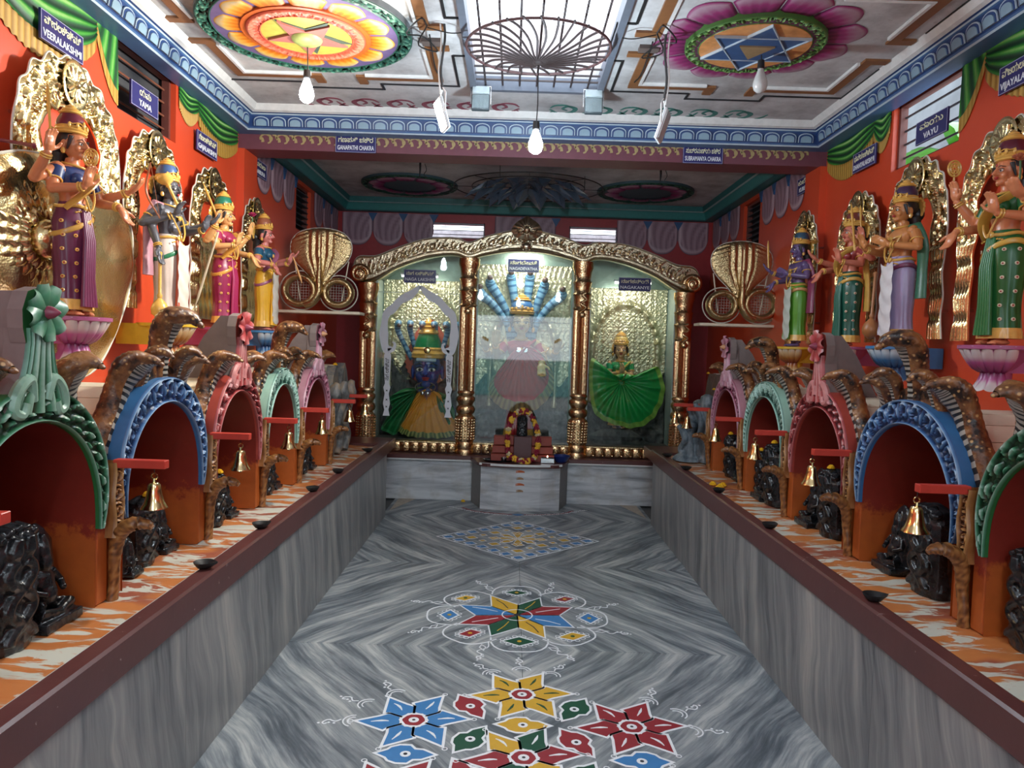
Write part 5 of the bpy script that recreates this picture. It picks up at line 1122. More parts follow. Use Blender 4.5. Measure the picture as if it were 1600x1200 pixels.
def lotus_bracket(loc, side, kind, label):
    b = empty('lotus_bracket', loc, PI / 2 if side < 0 else -PI / 2, label, 'pedestal'); x0 = .0
    cols = {'pink': [(.0, (.20, .02, .10)), (.35, (.45, .09, .26)), (.55, (.66, .52, .52)), (1, (.78, .74, .70))], 'yellow': [(.0, (.24, .03, .02)), (.3, (.42, .16, .03)), (.6, (.60, .40, .20)), (1, (.70, .66, .58))], 'blue': [(.0, (.01, .03, .12)), (.35, (.04, .15, .32)), (.65, (.45, .55, .62)), (1, (.70, .72, .72))]}[kind]
    pm_ = relief('lotus_petal_' + kind, cols, .33, .06); mb = MB()
    for q in range(9):
        a = PI + PI * (q + .5) / 9 if False else -PI * (q + .5) / 9; d = np.array((math.cos(a), math.sin(a), 0)); G = []; H_ = []
        for t in np.linspace(0, 1, 9):
            rr = .055 + .075 * t ** .6; z = -.10 + .10 * t; row = []
            for u in np.linspace(-1, 1, 9): aa = a + u * .20 * math.sin(PI * min(.93, .2 + .75 * t)) ** .5 * (1.15 if t > .3 else 1); row.append(((rr + .008 * (1 - u * u)) * math.cos(aa), (rr + .008 * (1 - u * u)) * math.sin(aa), z)); H_.append(t * (.95) if abs(u) < .85 else t * .5 - .1)
            G.append(row)
        m_ = MB().grid(np.array(G), rel=H_); m_.build('upper_petal', pm_, b, smooth=80)
    for q in range(6):
        a = -PI * (q + .5) / 6; G = []; H_ = []
        for t in np.linspace(0, 1, 7): rr = .050 + .035 * t ** 1.6; G.append([((rr + .006 * (1 - u * u)) * math.cos(a + u * .27), (rr + .006 * (1 - u * u)) * math.sin(a + u * .27), -.10 - .065 * t - .008 * (1 - u * u) * t) for u in np.linspace(-1, 1, 7)]); H_ += [t * (.95 if abs(u) < .85 else .5) for u in np.linspace(-1, 1, 7)]
        MB().grid(np.array(G), rel=H_, flip=True).build('lower_petal', pm_, b, smooth=80)
    mb.lathe([(.07, -.16), (.05, -.13), (.052, -.10), (.118, -.012), (.128, -.006), (.130, .0)], 28); mb.lathe([(.125, -.014), (.138, -.010), (.138, .004), (.0, .005)], 28)
    bw = .10 if kind == 'yellow' and side < 0 else .055; mb.box((-bw, .0, -.10), (bw, .20, .0)); mb.build('bracket_core', paint({'pink': (.40, .10, .22), 'yellow': (.62, .38, .03), 'blue': (.05, .19, .40)}[kind], .35), b, smooth=50)
    return b
def plate(side, yc, zb, w, label, kind='arch', hgt=None, seed=0):
    """arched embossed brass backplate standing off the wall; local x along the wall, y out into the room"""
    r = empty('arched_brass_backplate', (side * 1.945, yc, zb), PI / 2 if side < 0 else -PI / 2, label, 'backplate'); h = hgt or 1.0
    PF = lambda a, b, h_: (a, -h_, b); n = 230; O = []; I = []
    # half profile from foot to crown: (z fraction, inner half width, outer half width)
    prof = [(0, .60, 1.0), (.12, .62, .94), (.22, .62, .98), (.34, .58, .92), (.42, .60, .96), (.50, .52, .98), (.58, .50, 1.0), (.66, .56, .98)]
    iw = [(-a * w, z * h) for z, a, _ in prof]; ow = [(-b * w, z * h) for z, _, b in prof]
    for t in np.linspace(.08, .92, 13)[1:]:
        a = PI - t * PI / 2 / .92; iw.append((.53 * w * math.cos(a), (.66 + .14 * math.sin(a)) * h)); ow.append((.96 * w * math.cos(a), (.66 + .335 * math.sin(a)) * h))
    il = spline(iw, n // 2); ol = spline(ow, n // 2)
    il = np.vstack([il, [(-x, y) for x, y in il[::-1][1:]]]); ol = np.vstack([ol, [(-x, y) for x, y in ol[::-1][1:]]])
    t_ = np.linspace(0, 1, len(ol)); arc = np.clip((ol[:, 1] / h - .62) / .3, 0, 1); wv = 1 + .028 * np.sin(t_ * PI * 26) * arc; ol = ol * np.stack([wv, np.where(arc > 0, 1 + .012 * np.sin(t_ * PI * 26) * arc, 1)], 1)
    def hf(S, T):
        zz = ol[:, 1][:, None] / h; Sx = S / .085; e1 = emb('leaf', Sx, np.clip((T - .5) / .45, 0, 1), 1.2) * (T > .5); e2 = emb('scroll', S / .05, np.clip((T - .12) / .22, 0, 1), 1.2) * (T > .12) * (T < .34); bead = np.sqrt(np.clip(1 - ((np.mod(S / .016, 1) - .5) ** 2 * 4 + ((T - .43) / .06) ** 2), 0, 1)) * .8
        top = np.maximum(np.maximum(e1, e2), bead); flute = np.clip(.25 + .75 * np.abs(np.sin(T * PI * 5)), 0, 1) * (np.mod(zz * 7.5, 1) < .72) + .5 * np.abs(np.sin(zz * 190)) * (np.mod(zz * 7.5, 1) >= .72)
        return np.where(zz > .48, top, np.clip(flute, 0, 1))
    mb = MB(); band(mb, il[::-1], ol[::-1], 27, PF, hf, .016, back=.004, rim=.05); mb.build('embossed_arch', BRASS, r, smooth=60)
    MB().tube([(a, -.002, b) for a, b in ol], .0042, 6).build('white_edge', paint((.62, .60, .52), .5), r)
    # blossom at the crown
    bl = MB(); c = (0, -.012, .90 * h); bl.lathe([(.085, 0), (.088, .006), (.082, .010), (.07, .006), (.0, .004)], 28, 0, sx=1, sy=1.15, Rm=rotm('X', 90), c=c)
    for q in range(12): a = q * PI / 6; petal_mesh(bl, (0, -.016, .90 * h), (math.cos(a), 0, math.sin(a) * 1.15), .070, .018, 0, .05, .4, wd=(0, -1, 0))
    bl.ell((0, -.026, .90 * h), (.016, .012, .016), 10); bl.build('crown_blossom', BRASS, r, smooth=80)
    for s in (-1, 1): MB().tube(spline([(s * .30 * w, -.014, .80 * h), (s * .36 * w, -.016, .765 * h), (s * .46 * w, -.016, .78 * h), (s * .43 * w, -.016, .815 * h), (s * .38 * w, -.016, .80 * h)], 18), [.010, .006], 8).build('scroll_curl', BRASS, r)
    for s in (-1, 1): MB().tube([(s * .8 * w, .055, .15 * h), (s * .8 * w, -.002, .15 * h)], .008, 6).build('wall_stud', STEEL, r); MB().tube([(s * .8 * w, .055, .70 * h), (s * .8 * w, -.002, .70 * h)], .008, 6).build('wall_stud', STEEL, r)
    if kind in ('filled', 'lion'):
        G = []; 
        for z in np.linspace(.0, .52, 26):
            row = []
            for u in np.linspace(-1, 1, 26): row.append((u * .60 * w, -.002 - .010 * abs(math.sin(z * 26) * math.cos(u * 9 + z * 8)), z * h))
            G.append(row)
        MB().grid(np.array(G)).build('embossed_sheet', BRASS, r, smooth=60)
    if kind == 'lion':
        sh = MB(); Pp = [(-.50, .50), (-.60, .30), (-.52, .10), (-.34, -.10), (-.16, -.26), (0, -.30), (.16, -.26), (.30, -.12), (.42, .08), (.46, .26), (.40, .44), (0, .58), (-.30, .56)]; Pp = spline(Pp + [Pp[0]], 90)[:-1]; cen = np.array((0, .18)); G = []
        for t in np.linspace(0.02, 1, 16): G.append([(cen[0] + (p[0] - cen[0]) * t, -.018 - .030 * math.sqrt(max(0, 1 - t ** 3)) - .005 * math.sin(i * .55) * (t > .45), cen[1] + (p[1] - cen[1]) * t) for i, p in enumerate(Pp)])
        sh.grid(np.array(G), cv=True, flip=False); sh.build('shield_plate', BRASS, r, smooth=60); MB().tube([(p[0], -.018, p[1]) for p in Pp], .006, 6, cyc=True).build('white_edge', paint((.62, .60, .52), .5), r)
        ln = MB(); c = np.array((-.285, -.040, .24))
        for ring, (rr, n_) in enumerate(((.215, 26), (.165, 22), (.12, 18))):
            ln.lathe([(rr * .55, .012 * ring), (rr * .72, .018 + .014 * ring), (rr * .9, .012 + .013 * ring), (rr, .0 + .01 * ring)], n_ * 6, mod=lambda a, i, n_=n_: 1 + (.035 + .02 * i) * np.cos(n_ * a + .8 * i), Rm=rotm('X', 90), c=c + [0, .012, 0])
        ln.ell(c + [0, -.035, .0], (.070, .050, .075), 16); ln.ell(c + [.0, -.075, -.025], (.034, .030, .026), 12); ln.ell(c + [0, -.105, -.012], (.014, .012, .010), 8); ln.tube([c + [-.03, -.092, -.045], c + [0, -.10, -.052], c + [.03, -.092, -.045]], .008, 8)
        for s in (-1, 1): ln.ell(c + [s * .030, -.076, .022], (.014, .010, .012), 10); ln.tube([c + [s * .008, -.088, .036], c + [s * .03, -.085, .046], c + [s * .052, -.06, .034]], .006, 7); ln.ell(c + [s * .06, -.03, .06], (.02, .014, .024), 8)
        ln.build('lion_face', BRASS, r, smooth=80)
    return r
def sign(loc, rot, kn, en, label, w=.285, h=.117):
    s = empty('name_board', loc, 0, label, 'sign'); s.rotation_euler = rot
    bd = MB().box((-w / 2, -h / 2, -.010), (w / 2, h / 2, 0), ch=.001).build('board', NAVY, s, smooth=0)
    MB().strip([(-w / 2 + .003, -h / 2 + .003), (w / 2 - .003, -h / 2 + .003), (w / 2 - .003, h / 2 - .003), (-w / 2 + .003, h / 2 - .003)], .002, FL, 0, .001, closed=True).build('white_border', paint((.45, .45, .62), .5), s, smooth=0)
    text(bd, kn, (0, h * .20, .001), (0, 0, 0), .044, SIGNY, 'upper_lettering', width=w * min(.86, .16 * len(kn) + .1)); text(bd, en, (0, -h * .24, .001), (0, 0, 0), .042, SIGNW, 'lower_lettering', width=w * min(.90, .115 * len(en)))
    return s
LR = (R(90), 0, R(90)); RR_ = (R(90), 0, R(-90)); FR_ = (R(90), 0, 0)
sign((-1.972, 3.075, 2.714), LR, 'ವೀರಲಕ್ಷ್ಮಿ', 'VEERALAKSHMI', 'navy board reading VEERALAKSHMI on the left wall')
sign((-1.972, 3.75, 2.686), LR, 'ಯಮ', 'YAMA', 'navy board reading YAMA before the left window', .27)
sign((-1.972, 4.505, 2.666), LR, 'ಗಜಲಕ್ಷ್ಮಿ', 'GAJALAKSHMI', 'navy board reading GAJALAKSHMI below the left drape')
sign((-1.972, 5.44, 2.75), LR, 'ವರುಣ', 'VARUNA', 'small dark name board beyond the beam on the left', .26)
sign((1.972, 3.10, 2.714), RR_, 'ವಿಜಯಲಕ್ಷ್ಮಿ', 'VIJAYALAKSHMI', 'navy board reading VIJAYALAKSHMI on the right wall')
sign((1.972, 3.755, 2.678), RR_, 'ವಾಯು', 'VAYU', 'navy board reading VAYU before the bright right window', .28)
sign((1.972, 4.467, 2.70), RR_, 'ಧಾನ್ಯಲಕ್ಷ್ಮಿ', 'DHANYALAKSHMI', 'navy board overlapping the right drape near the beam')
sign((1.972, 5.38, 2.75), RR_, 'ಕುಬೇರ', 'KUBERA', 'small dark name board beyond the beam on the right', .25)
sign((-1.20, 5.058, 2.853), FR_, 'ಗಣಪತಿ ಚಕ್ರ', 'GANAPATHI CHAKRA', 'navy board reading GANAPATHI CHAKRA on the beam', .275)
sign((1.155, 5.058, 2.853), FR_, 'ಸುಬ್ರಮಣ್ಯ ಚಕ್ರ', 'SUBRAMANYA CHAKRA', 'navy board reading SUBRAMANYA CHAKRA on the beam', .27)
# plates
plate(-1, 2.33, 1.50, .30, 'brass backplate cut by the left edge of the photo', hgt=1.05)
plate(-1, 3.09, 1.62, .37, 'largest brass backplate with lion shield behind the plum-dressed goddess', 'lion', 1.01)
plate(-1, 3.80, 1.64, .31, 'brass backplate behind the dark grey god', 'arch', .90)
plate(-1, 4.52, 1.62, .32, 'brass backplate with filled panel behind the magenta-dressed goddess', 'filled', .91)
plate(-1, 5.26, 1.60, .27, 'brass backplate behind the yellow-skirted goddess', 'filled', .90)
plate(1, 3.12, 1.60, .31, 'brass backplate behind the goddess in flowered green', 'arch', .92)
plate(1, 3.80, 1.61, .29, 'brass backplate behind the god in a lilac dhoti', 'arch', .92)
plate(1, 4.43, 1.60, .28, 'brass backplate behind the goddess in dark green', 'arch', .89)
plate(1, 5.25, 1.60, .25, 'brass backplate behind the violet god', 'arch', .93)
zf = 1.572
BR = [(-1, 2.84, 'pink', 'plum-dressed goddess'), (-1, 3.62, 'yellow', 'dark grey god'), (-1, 4.32, 'pink', 'magenta-dressed goddess'), (-1, 5.02, 'blue', 'yellow-skirted goddess'), (1, 2.86, 'pink', 'goddess in flowered green'), (1, 3.62, 'blue', 'god in a lilac dhoti'), (1, 4.16, 'pink', 'goddess in dark green'), (1, 4.92, 'yellow', 'violet god')]
for s, y, k_, w_ in BR: lotus_bracket((s * 1.79, y, zf - .006), s, k_, f'{k_} lotus bracket under the {w_}')
LZ, RZ = R(84), R(-84)
statue('goddess_statue', 'goddess statue in a plum sari before the lion shield, left wall', (-1.79, 2.84, zf), LZ, .80, (.55, .20, .09), (.12, .018, .055), (.13, .012, .03), [A(-1, *FRONT_UP), A(1, *FRONT_DOWN), A(-1, *BACK_UP), A(1, *BACK_OUT)], upper=(.012, .03, .12), sash=(.55, .30, .06), motif=True,
       items=(it_disc((-.115, -.165, .69)), it_bow((.24, -.20, .80), (.27, -.16, .66), (.25, -.24, .52)), it_sword((-.225, -.075, .80), (-.225, -.06, 1.02)), it_mace((-.23, .0, .74), -80, .26, paint((.16, .02, .04), .35))))
statue('god_statue', 'dark grey-skinned god with green cloth and golden mace, left wall', (-1.79, 3.62, zf), LZ, .80, (.085, .085, .10), (.60, .50, .44), (.05, .10, .24), [A(-1, *DOWN), A(1, *FRONT_UP), A(1, *BACK_OUT), A(-1, (.17, .04, .58), (.10, -.10, .64), (.2, -.5, .8), (0, -1, 0))], male=True, sash=(.02, .16, .07), shawl=(.42, .20, .24), panel=(.64, .58, .50), panelc=(.5, .08, .03),
       items=(it_mace((-.155, -.05, .40), 180, .38), it_mace((-.10, -.12, .68), -25, .22), it_sword((.13, -.2, .52), (.10, -.10, .10), paint((.6, .5, .35), .4)), lambda r, k: MB().xf(np.eye(4)) if False else None)[:3])
statue('goddess_statue', 'goddess statue in a magenta sari holding a lotus, left wall', (-1.79, 4.32, zf), LZ, .79, (.66, .34, .13), (.26, .015, .065), (.02, .17, .10), [A(-1, *FRONT_UP), A(1, *FRONT_DOWN), A(1, *BACK_UP), A(-1, *BACK_UP)], upper=(.34, .03, .09), sash=(.62, .30, .05), motif=True, items=(it_lotus((.225, -.08, .76)), it_sword((-.225, -.07, .76), (-.24, .02, 1.0))))
statue('goddess_statue', 'rosy-skinned goddess statue in a yellow and white skirt, left wall', (-1.79, 5.02, zf), LZ, .79, (.60, .20, .17), (.66, .36, .03), (.30, .10, .05), [A(-1, *FRONT_DOWN), A(1, *FRONT_UP), A(1, *BACK_OUT)], upper=(.02, .09, .16), sash=(.30, .09, .16), panel=(.66, .60, .52), items=(it_sword((.13, -.18, .62), (.12, -.25, .42), paint((.6, .3, .1), .4)),))
statue('goddess_statue', 'large goddess statue in a flowered green sari, right wall', (1.79, 2.86, zf), RZ, .82, (.64, .23, .10), (.012, .11, .025), (.11, .015, .03), [A(1, *FRONT_UP), A(-1, *FRONT_DOWN), A(-1, *BACK_UP), A(1, *BACK_OUT)], upper=(.012, .12, .03), sash=(.60, .36, .06), motif='w', items=(it_disc((-.225, -.08, .85)), it_lotus((.2, -.12, .70), (.60, .22, .12))))
statue('god_statue', 'bearded-ornament god statue in a lilac and white dhoti, right wall', (1.79, 3.62, zf), RZ, .81, (.55, .22, .07), (.36, .30, .48), (.06, .03, .08), [A(1, *FOLD), A(-1, *FRONT_UP), A(-1, *BACK_OUT)], male=True, sash=(.16, .03, .08), shawl=(.03, .13, .07), panel=(.64, .60, .60), panelc=(.42, .36, .52), items=(it_sword((-.12, -.2, .62), (-.14, -.22, .88)), it_mace((-.10, -.08, .44), 178, .40, paint((.34, .13, .04), .4))))
statue('goddess_statue', 'goddess statue in a dark teal-green sari with raised hand, right wall', (1.79, 4.16, zf), RZ, .78, (.58, .18, .11), (.008, .085, .055), (.16, .03, .02), [A(1, *BACK_UP), A(-1, *FRONT_DOWN), A(-1, *BACK_OUT), A(1, *FRONT_UP)], upper=(.28, .03, .03), sash=(.58, .34, .07), motif='w', items=(it_sword((.225, -.08, .82), (.225, -.09, .96)), it_lotus((-.21, -.14, .66), (.55, .30, .08))))
statue('god_statue', 'violet-skinned god statue in a green and white dhoti, right wall', (1.79, 4.92, zf), RZ, .79, (.13, .085, .20), (.10, .30, .03), (.03, .08, .13), [A(1, *FOLD), A(-1, *FRONT_DOWN), A(-1, *BACK_OUT)], male=True, sash=(.55, .28, .10), panel=(.56, .60, .52), shawl=(.24, .04, .10), items=(it_sword((-.215, -.14, .70), (-.22, -.15, .92)),))
# ------------------------------------------------------------------ gilded triple arch with its three glazed cases
fr_ = empty('gilded_triple_arch', (0, 7.3, .445), 0, 'gilded embossed triple arch frame on fluted pillars enclosing three glazed shrines', 'shrine frame')
Z0 = .445
up = [(-1.70, 2.23), (-1.642, 2.353), (-1.465, 2.371), (-1.266, 2.452), (-1.016, 2.541), (-0.815, 2.566), (-0.664, 2.564), (-0.549, 2.53), (-0.387, 2.592), (-0.15, 2.655), (0.008, 2.675), (0.165, 2.655), (0.395, 2.60), (0.572, 2.535), (0.69, 2.565), (0.85, 2.566), (1.05, 2.541), (1.285, 2.46), (1.49, 2.375), (1.66, 2.35), (1.735, 2.24)]
lo = [(-1.70, 2.137), (-1.585, 2.085), (-1.447, 2.133), (-1.261, 2.252), (-1.011, 2.347), (-0.80, 2.393), (-0.66, 2.395), (-0.549, 2.365), (-0.42, 2.40), (-0.2, 2.445), (0.008, 2.456), (0.21, 2.445), (0.43, 2.40), (0.572, 2.36), (0.69, 2.40), (0.83, 2.396), (1.04, 2.347), (1.29, 2.25), (1.47, 2.14), (1.61, 2.085), (1.735, 2.13)]
zz = lambda P: [(a, b - Z0) for a, b in P]
I = spline(zz(lo), 420); O = spline(zz(up), 420); FF = lambda a, b, h: (a, -h, b)
def hf(S, T):
    e = emb('flame', S / .085, np.clip((T - .52) / .42, 0, 1), 1.0) * (T > .52); m1 = np.clip(np.sin(T * PI * 7), 0, 1) * (T <= .30) * .8; m2 = emb('leaf', S / .10, np.clip((T - .30) / .2, 0, 1), 1.4) * (T > .30) * (T <= .52) * .5; return np.maximum(np.maximum(e, m1), m2)
mb = MB(); band(mb, I, O, 25, FF, hf, .045, back=.06, rim=.04); GILT2 = metal_m('pale_gilt', (.50, .38, .22), (.88, .76, .56), .28, 80, .3, .004); mb.build('embossed_crown', GILT2, fr_, smooth=60)
MB().tube([(a, -.004, b + .004) for a, b in O], .006, 6).build('pale_edge', paint((.45, .40, .33), .4), fr_)
for s, cx, cz in ((-1, -1.615, 2.185), (1, 1.65, 2.185)):
    mb = MB(); T_ = np.linspace(0, 1, 50); mb.tube([(cx - s * (.085 * (1 - t * .85)) * math.cos(t * 11), -.05 - .03 * t, cz - Z0 + (.085 * (1 - t * .85)) * math.sin(t * 11)) for t in T_], [.030, .024, .012], 10); mb.ell((cx, -.05, cz - Z0), (.075, .04, .075), 16); mb.build('scroll_volute', GILT, fr_)
kf = MB(); Pk = [(0, .20)]; outl = spline([(-.12, 0), (-.15, .06), (-.11, .13), (-.05, .17), (0, .20), (.05, .17), (.11, .13), (.15, .06), (.12, 0), (0, -.04), (-.12, 0)], 60)[:-1]
G = [[(.008 + p[0] * t, -.03 - .035 * (1 - t * t) - .010 * abs(math.sin(i * .8)) * (t > .3), 2.60 - Z0 + .06 + (p[1] - .06) * t) for i, p in enumerate(outl)] for t in np.linspace(.03, 1, 10)]
kf.grid(np.array(G), cv=True); kf.ell((.008, -.085, 2.66 - Z0), (.035, .03, .04), 12); kf.ell((.008, -.07, 2.50 - Z0), (.045, .03, .045), 14)
for q in range(8): a = q * PI / 4; kf.ell((.008 + .045 * math.cos(a), -.07, 2.50 - Z0 + .045 * math.sin(a)), .014, 8)
for s in (-1, 1): kf.ell((.008 + s * .03, -.10, 2.68 - Z0), .012, 8); kf.tube([(.008 + s * .03, -.08, 2.63 - Z0), (.008 + s * .08, -.07, 2.62 - Z0), (.008 + s * .10, -.06, 2.68 - Z0)], [.02, .016, .006], 8)
kf.build('lion_mask_crest', GILT2, fr_, smooth=70)
def pillar(x, h, nm=''):
    p = empty('fluted_pillar', (x, 0, 0)); p.parent = fr_; r = .088
    MB().lathe([(r * 1.12, 0), (r * 1.14, .03), (r * 1.02, .045), (r * 1.1, .07), (r * 1.1, .10), (r * .98, .12)], 28, sy=.8).build('pillar_base', GILT, p)
    mb = MB(); mb.lathe([(r * .98, .12), (r * 1.06, .14), (r * 1.04, .17), (r * 1.05, .33), (r * 1.08, .36), (r * .95, .375)], 56, sy=.8, mod=lambda a, i: 1 + .02 * np.cos(a * 14)); 
    for z in np.linspace(.15, .34, 8):
        for a in np.linspace(-PI, 0, 9): mb.ell((r * 1.04 * math.cos(a + (z * 40 % 1) * .2), r * .83 * math.sin(a + (z * 40 % 1) * .2), z), (.012, .008, .013), 6)
    mb.build('embossed_drum', GILT, p); v = MB(); v.lathe([(r * .95, .375), (r * .80, .39), (r * 1.0, .41), (r * 1.06, .44), (r * .98, .47), (r * .78, .485), (r * .86, .50), (r * 1.05, .53), (r * 1.02, .56), (r * .82, .58), (r * .98, .60), (r * .98, .615), (r * .85, .63)], 40, sy=.8, mod=lambda a, i: 1 + .03 * np.cos(a * 12) * (i in (3, 8))); v.build('vase_rings', GILT, p)
    MB().lathe([(r * .84, .63), (r * .86, .65), (r * .86, h - .50), (r * .84, h - .48)], 72, sy=.8, mod=lambda a, i: 1 + .07 * np.cos(a * 18)).build('fluted_shaft', GILT, p, smooth=30)
    c = MB(); c.lathe([(r * .85, h - .48), (r * 1.0, h - .46), (r * .88, h - .44), (r * .95, h - .34), (r * 1.05, h - .32), (r * .88, h - .30), (r * .98, h - .22), (r * 1.06, h - .20), (r * .88, h - .18), (r * 1.0, h - .10), (r * 1.15, h - .06), (r * 1.15, h)], 28, sy=.8, mod=lambda a, i: 1 + .02 * np.cos(a * 10)); c.build('capital', GILT, p)
    s = MB(); z = h - .48; s.tube(spline([(-.03, -.07, z - .02), (.03, -.085, z + .03), (-.02, -.085, z + .07), (.035, -.085, z + .11), (.0, -.09, z + .15), (.03, -.10, z + .17)], 30), [.008, .012, .012, .016, .010], 8); s.ell((.0, -.085, z - .04), (.035, .02, .03), 10); s.build('snake_ornament', GILT, p)
for x, h in ((-1.535, 1.66), (-.545, 1.93), (.575, 1.93), (1.585, 1.66)): pillar(x, h)
for a, b in ((-1.45, -.63), (-.46, .49), (.66, 1.50)):
    n = int((b - a) / .085); w = (b - a) / n; c = MB(); c.box((-w / 2 + .003, -.02, .008), (w / 2 - .003, .02, .10), ch=.004)
    c.tube(spline([(-w * .3, -.026, .03), (-w * .1, -.03, .075), (w * .25, -.03, .07), (w * .2, -.03, .035), (-.0, -.03, .045)], 14), [.006, .009, .005], 7); c.ell((w * .3, -.024, .025), .009, 6)
    o = c.build('embossed_cell', GILT, fr_, smooth=50, loc=(a + w / 2, -.03, 0))
    for q in range(1, n): inst(o, fr_, (a + w / 2 + q * w, -.03, 0))
    MB().box((a, -.06, .100), (b, .02, .115), ch=.003).build('rail_moulding', GILT, fr_, smooth=0)
MB().box((-1.62, .0, .0), (1.67, .05, .11)).build('sill', BROWN, fr_, smooth=0)
GI = [(a, b) for a, b in I]
for a, b, nm in ((-1.46, -.62, 'left'), (-.47, .50, 'middle'), (.65, 1.51, 'right')):
    P = [(a, .115), (b, .115)] + [(x, z + .02) for x, z in GI[::-1] if a < x < b]; gp = MB(); gp.prism(P, FF, -.035, -.031); gp.build('glass_pane', GLASS, fr_, smooth=0)
    MB().box((a, -.0, .115), (a + .014, .03, 1.70 if nm == 'left' else 1.85), ch=.002).build('pane_edge', paint((.35, .42, .40), .3), fr_, smooth=0); MB().box((b - .014, 0, .115), (b, .03, 1.85 if nm != 'right' else 1.70), ch=.002).build('pane_edge', paint((.35, .42, .40), .3), fr_, smooth=0)
    if nm != 'right': MB().box((a, .026, 1.32 if nm == 'middle' else 1.575), (b, .032, 1.326 if nm == 'middle' else 1.58)).build('pane_joint', paint((.6, .66, .66), .3), fr_, smooth=0)
# cases: partitions, dark rock backing, embossed sheets
DARK = m_greystone((.012, .014, .014), (.045, .05, .048), (.12, .12, .10))
for a, b in ((-1.60, -1.47), (-.60, -.49), (.52, .63), (1.52, 1.66)): MB().box((a, .05, 0), (b, .52, 1.72), ch=.002).build('case_partition', paint((.30, .38, .34), .4, .3), fr_, smooth=0)
CG = paint((.20, .27, .22), .35, .35, .3, 14, metal=.5); Pb = [(-1.60, 0), (1.66, 0)] + [(a, b + .06) for a, b in GI[::-6] if -1.60 < a < 1.66]
MB().prism(Pb, lambda a, b, h: (a, h, b), .46, .52).build('case_back', CG, fr_, smooth=0)
MB().grid(np.array([[(a, .02, b + .035), (a, .25, b + .045), (a, .46, b + .05)] for a, b in GI[::6] if -1.62 < a < 1.68])).build('case_top', CG, fr_)
MB().box((-1.60, .05, .04), (1.66, .46, .112)).build('case_floor', paint((.05, .055, .05), .5, .3), fr_, smooth=0)
for ci, (a, b, zlo, zhi) in enumerate(((-1.46, -.62, .70, 1.74), (-.47, .50, .55, 1.93), (.65, 1.51, .62, 1.72))):
    nu, nv = 90, 110; U = np.linspace(0, 1, nu); V = np.linspace(0, 1, nv); X_ = a + (b - a) * U; cx = (a + b) / 2; Gd = np.zeros((nu, nv, 3)); Hh = emb('weave', (U[:, None] * (b - a)) / .055, np.mod(V[None, :] * (zhi - zlo) / .055, 1), 1.0)
    for i in range(nu):
        for j in range(nv):
            z = zlo + (zhi - zlo) * V[j]; rr = math.hypot((X_[i] - cx) / .40, (z - zlo - .45) / .55); arch_ = math.exp(-((rr - .88) / .06) ** 2); Gd[i, j] = (X_[i], .452 - .018 * Hh[i, j] - .035 * arch_ * (1 + .4 * math.sin(math.atan2(z - zlo - .45, X_[i] - cx) * 26)), z)
    MB().grid(Gd).build('embossed_sheet', SHEET, fr_, smooth=60)
    rk = MB(); Gd = np.zeros((40, 30, 3)); r_ = np.random.RandomState(ci)
    nz = r_.rand(40, 30)
    for i, u in enumerate(np.linspace(0, 1, 40)):
        for j, v in enumerate(np.linspace(0, 1, 30)): Gd[i, j] = (a + (b - a) * u, .44 - .05 * nz[i, j] * (1 - v * .3) - .05 * math.sin(u * 9 + ci) ** 2 * (1 - v), .11 + (zlo + .12 * math.sin(u * 14) ** 2 + .12 - .11) * v)
    rk.grid(Gd).build('rock_backing', DARK, fr_, smooth=180)
    for s in (-1, 1): # flanking embossed columns
        x = cx + s * .34; mb = MB(); mb.lathe([(.03, zlo - .1), (.036, zlo - .06), (.026, zlo - .03), (.026, zlo + .42), (.04, zlo + .46), (.03, zlo + .50), (.045, zlo + .53)], 14, c=(x, .42, 0)); mb.build('embossed_column', SHEET, fr_)
text(fr_, ' ', (0, 0, 0), (0, 0, 0), .01, SIGNW) if False else None
for x, z in ((-1.04, 2.19), (.015, 2.49), (1.08, 2.19)):  # unseen tubes added inside the cases to brighten the idols
    tb = empty('added_case_lamp', (x, 7.36, z), 0, f'added fill tube lamp hidden under the arch inside the {"left" if x < -.5 else ("middle" if x < .5 else "right")} case', 'lamp'); MB().tube([(-.18, 0, 0), (.18, 0, 0)], .010, 10).build('fill_tube', m_emit((1, .97, .9), 6), tb); MB().box((-.19, -.022, .008), (.19, .012, .028), ch=.002).build('fill_batten', WHITE, tb)
    lamp('case_fill_light', 'AREA', (0, .02, -.014), 6.0 if abs(x) < .5 else 2.8, (1, .96, .88), .34, rot=(R(28), 0, 0), parent=tb, size_y=.03)
sign((-1.025, 7.252, 2.18), FR_, 'ನಾಗ ಲಕ್ಷ್ಮಿ', 'NAGA LAKSHMI', 'navy board reading NAGA LAKSHMI on the left glass', .315, .13)
sign((-.012, 7.385, 2.33), FR_, 'ನಾಗದೇವತೆ', 'NAGADEVATHA', 'navy board reading NAGADEVATHA behind the middle glass', .31, .13)
sign((1.082, 7.252, 2.167), FR_, 'ನಾಗಕನ್ಯೆ', 'NAGAKANYE', 'navy board reading NAGAKANYE on the right glass', .315, .13)

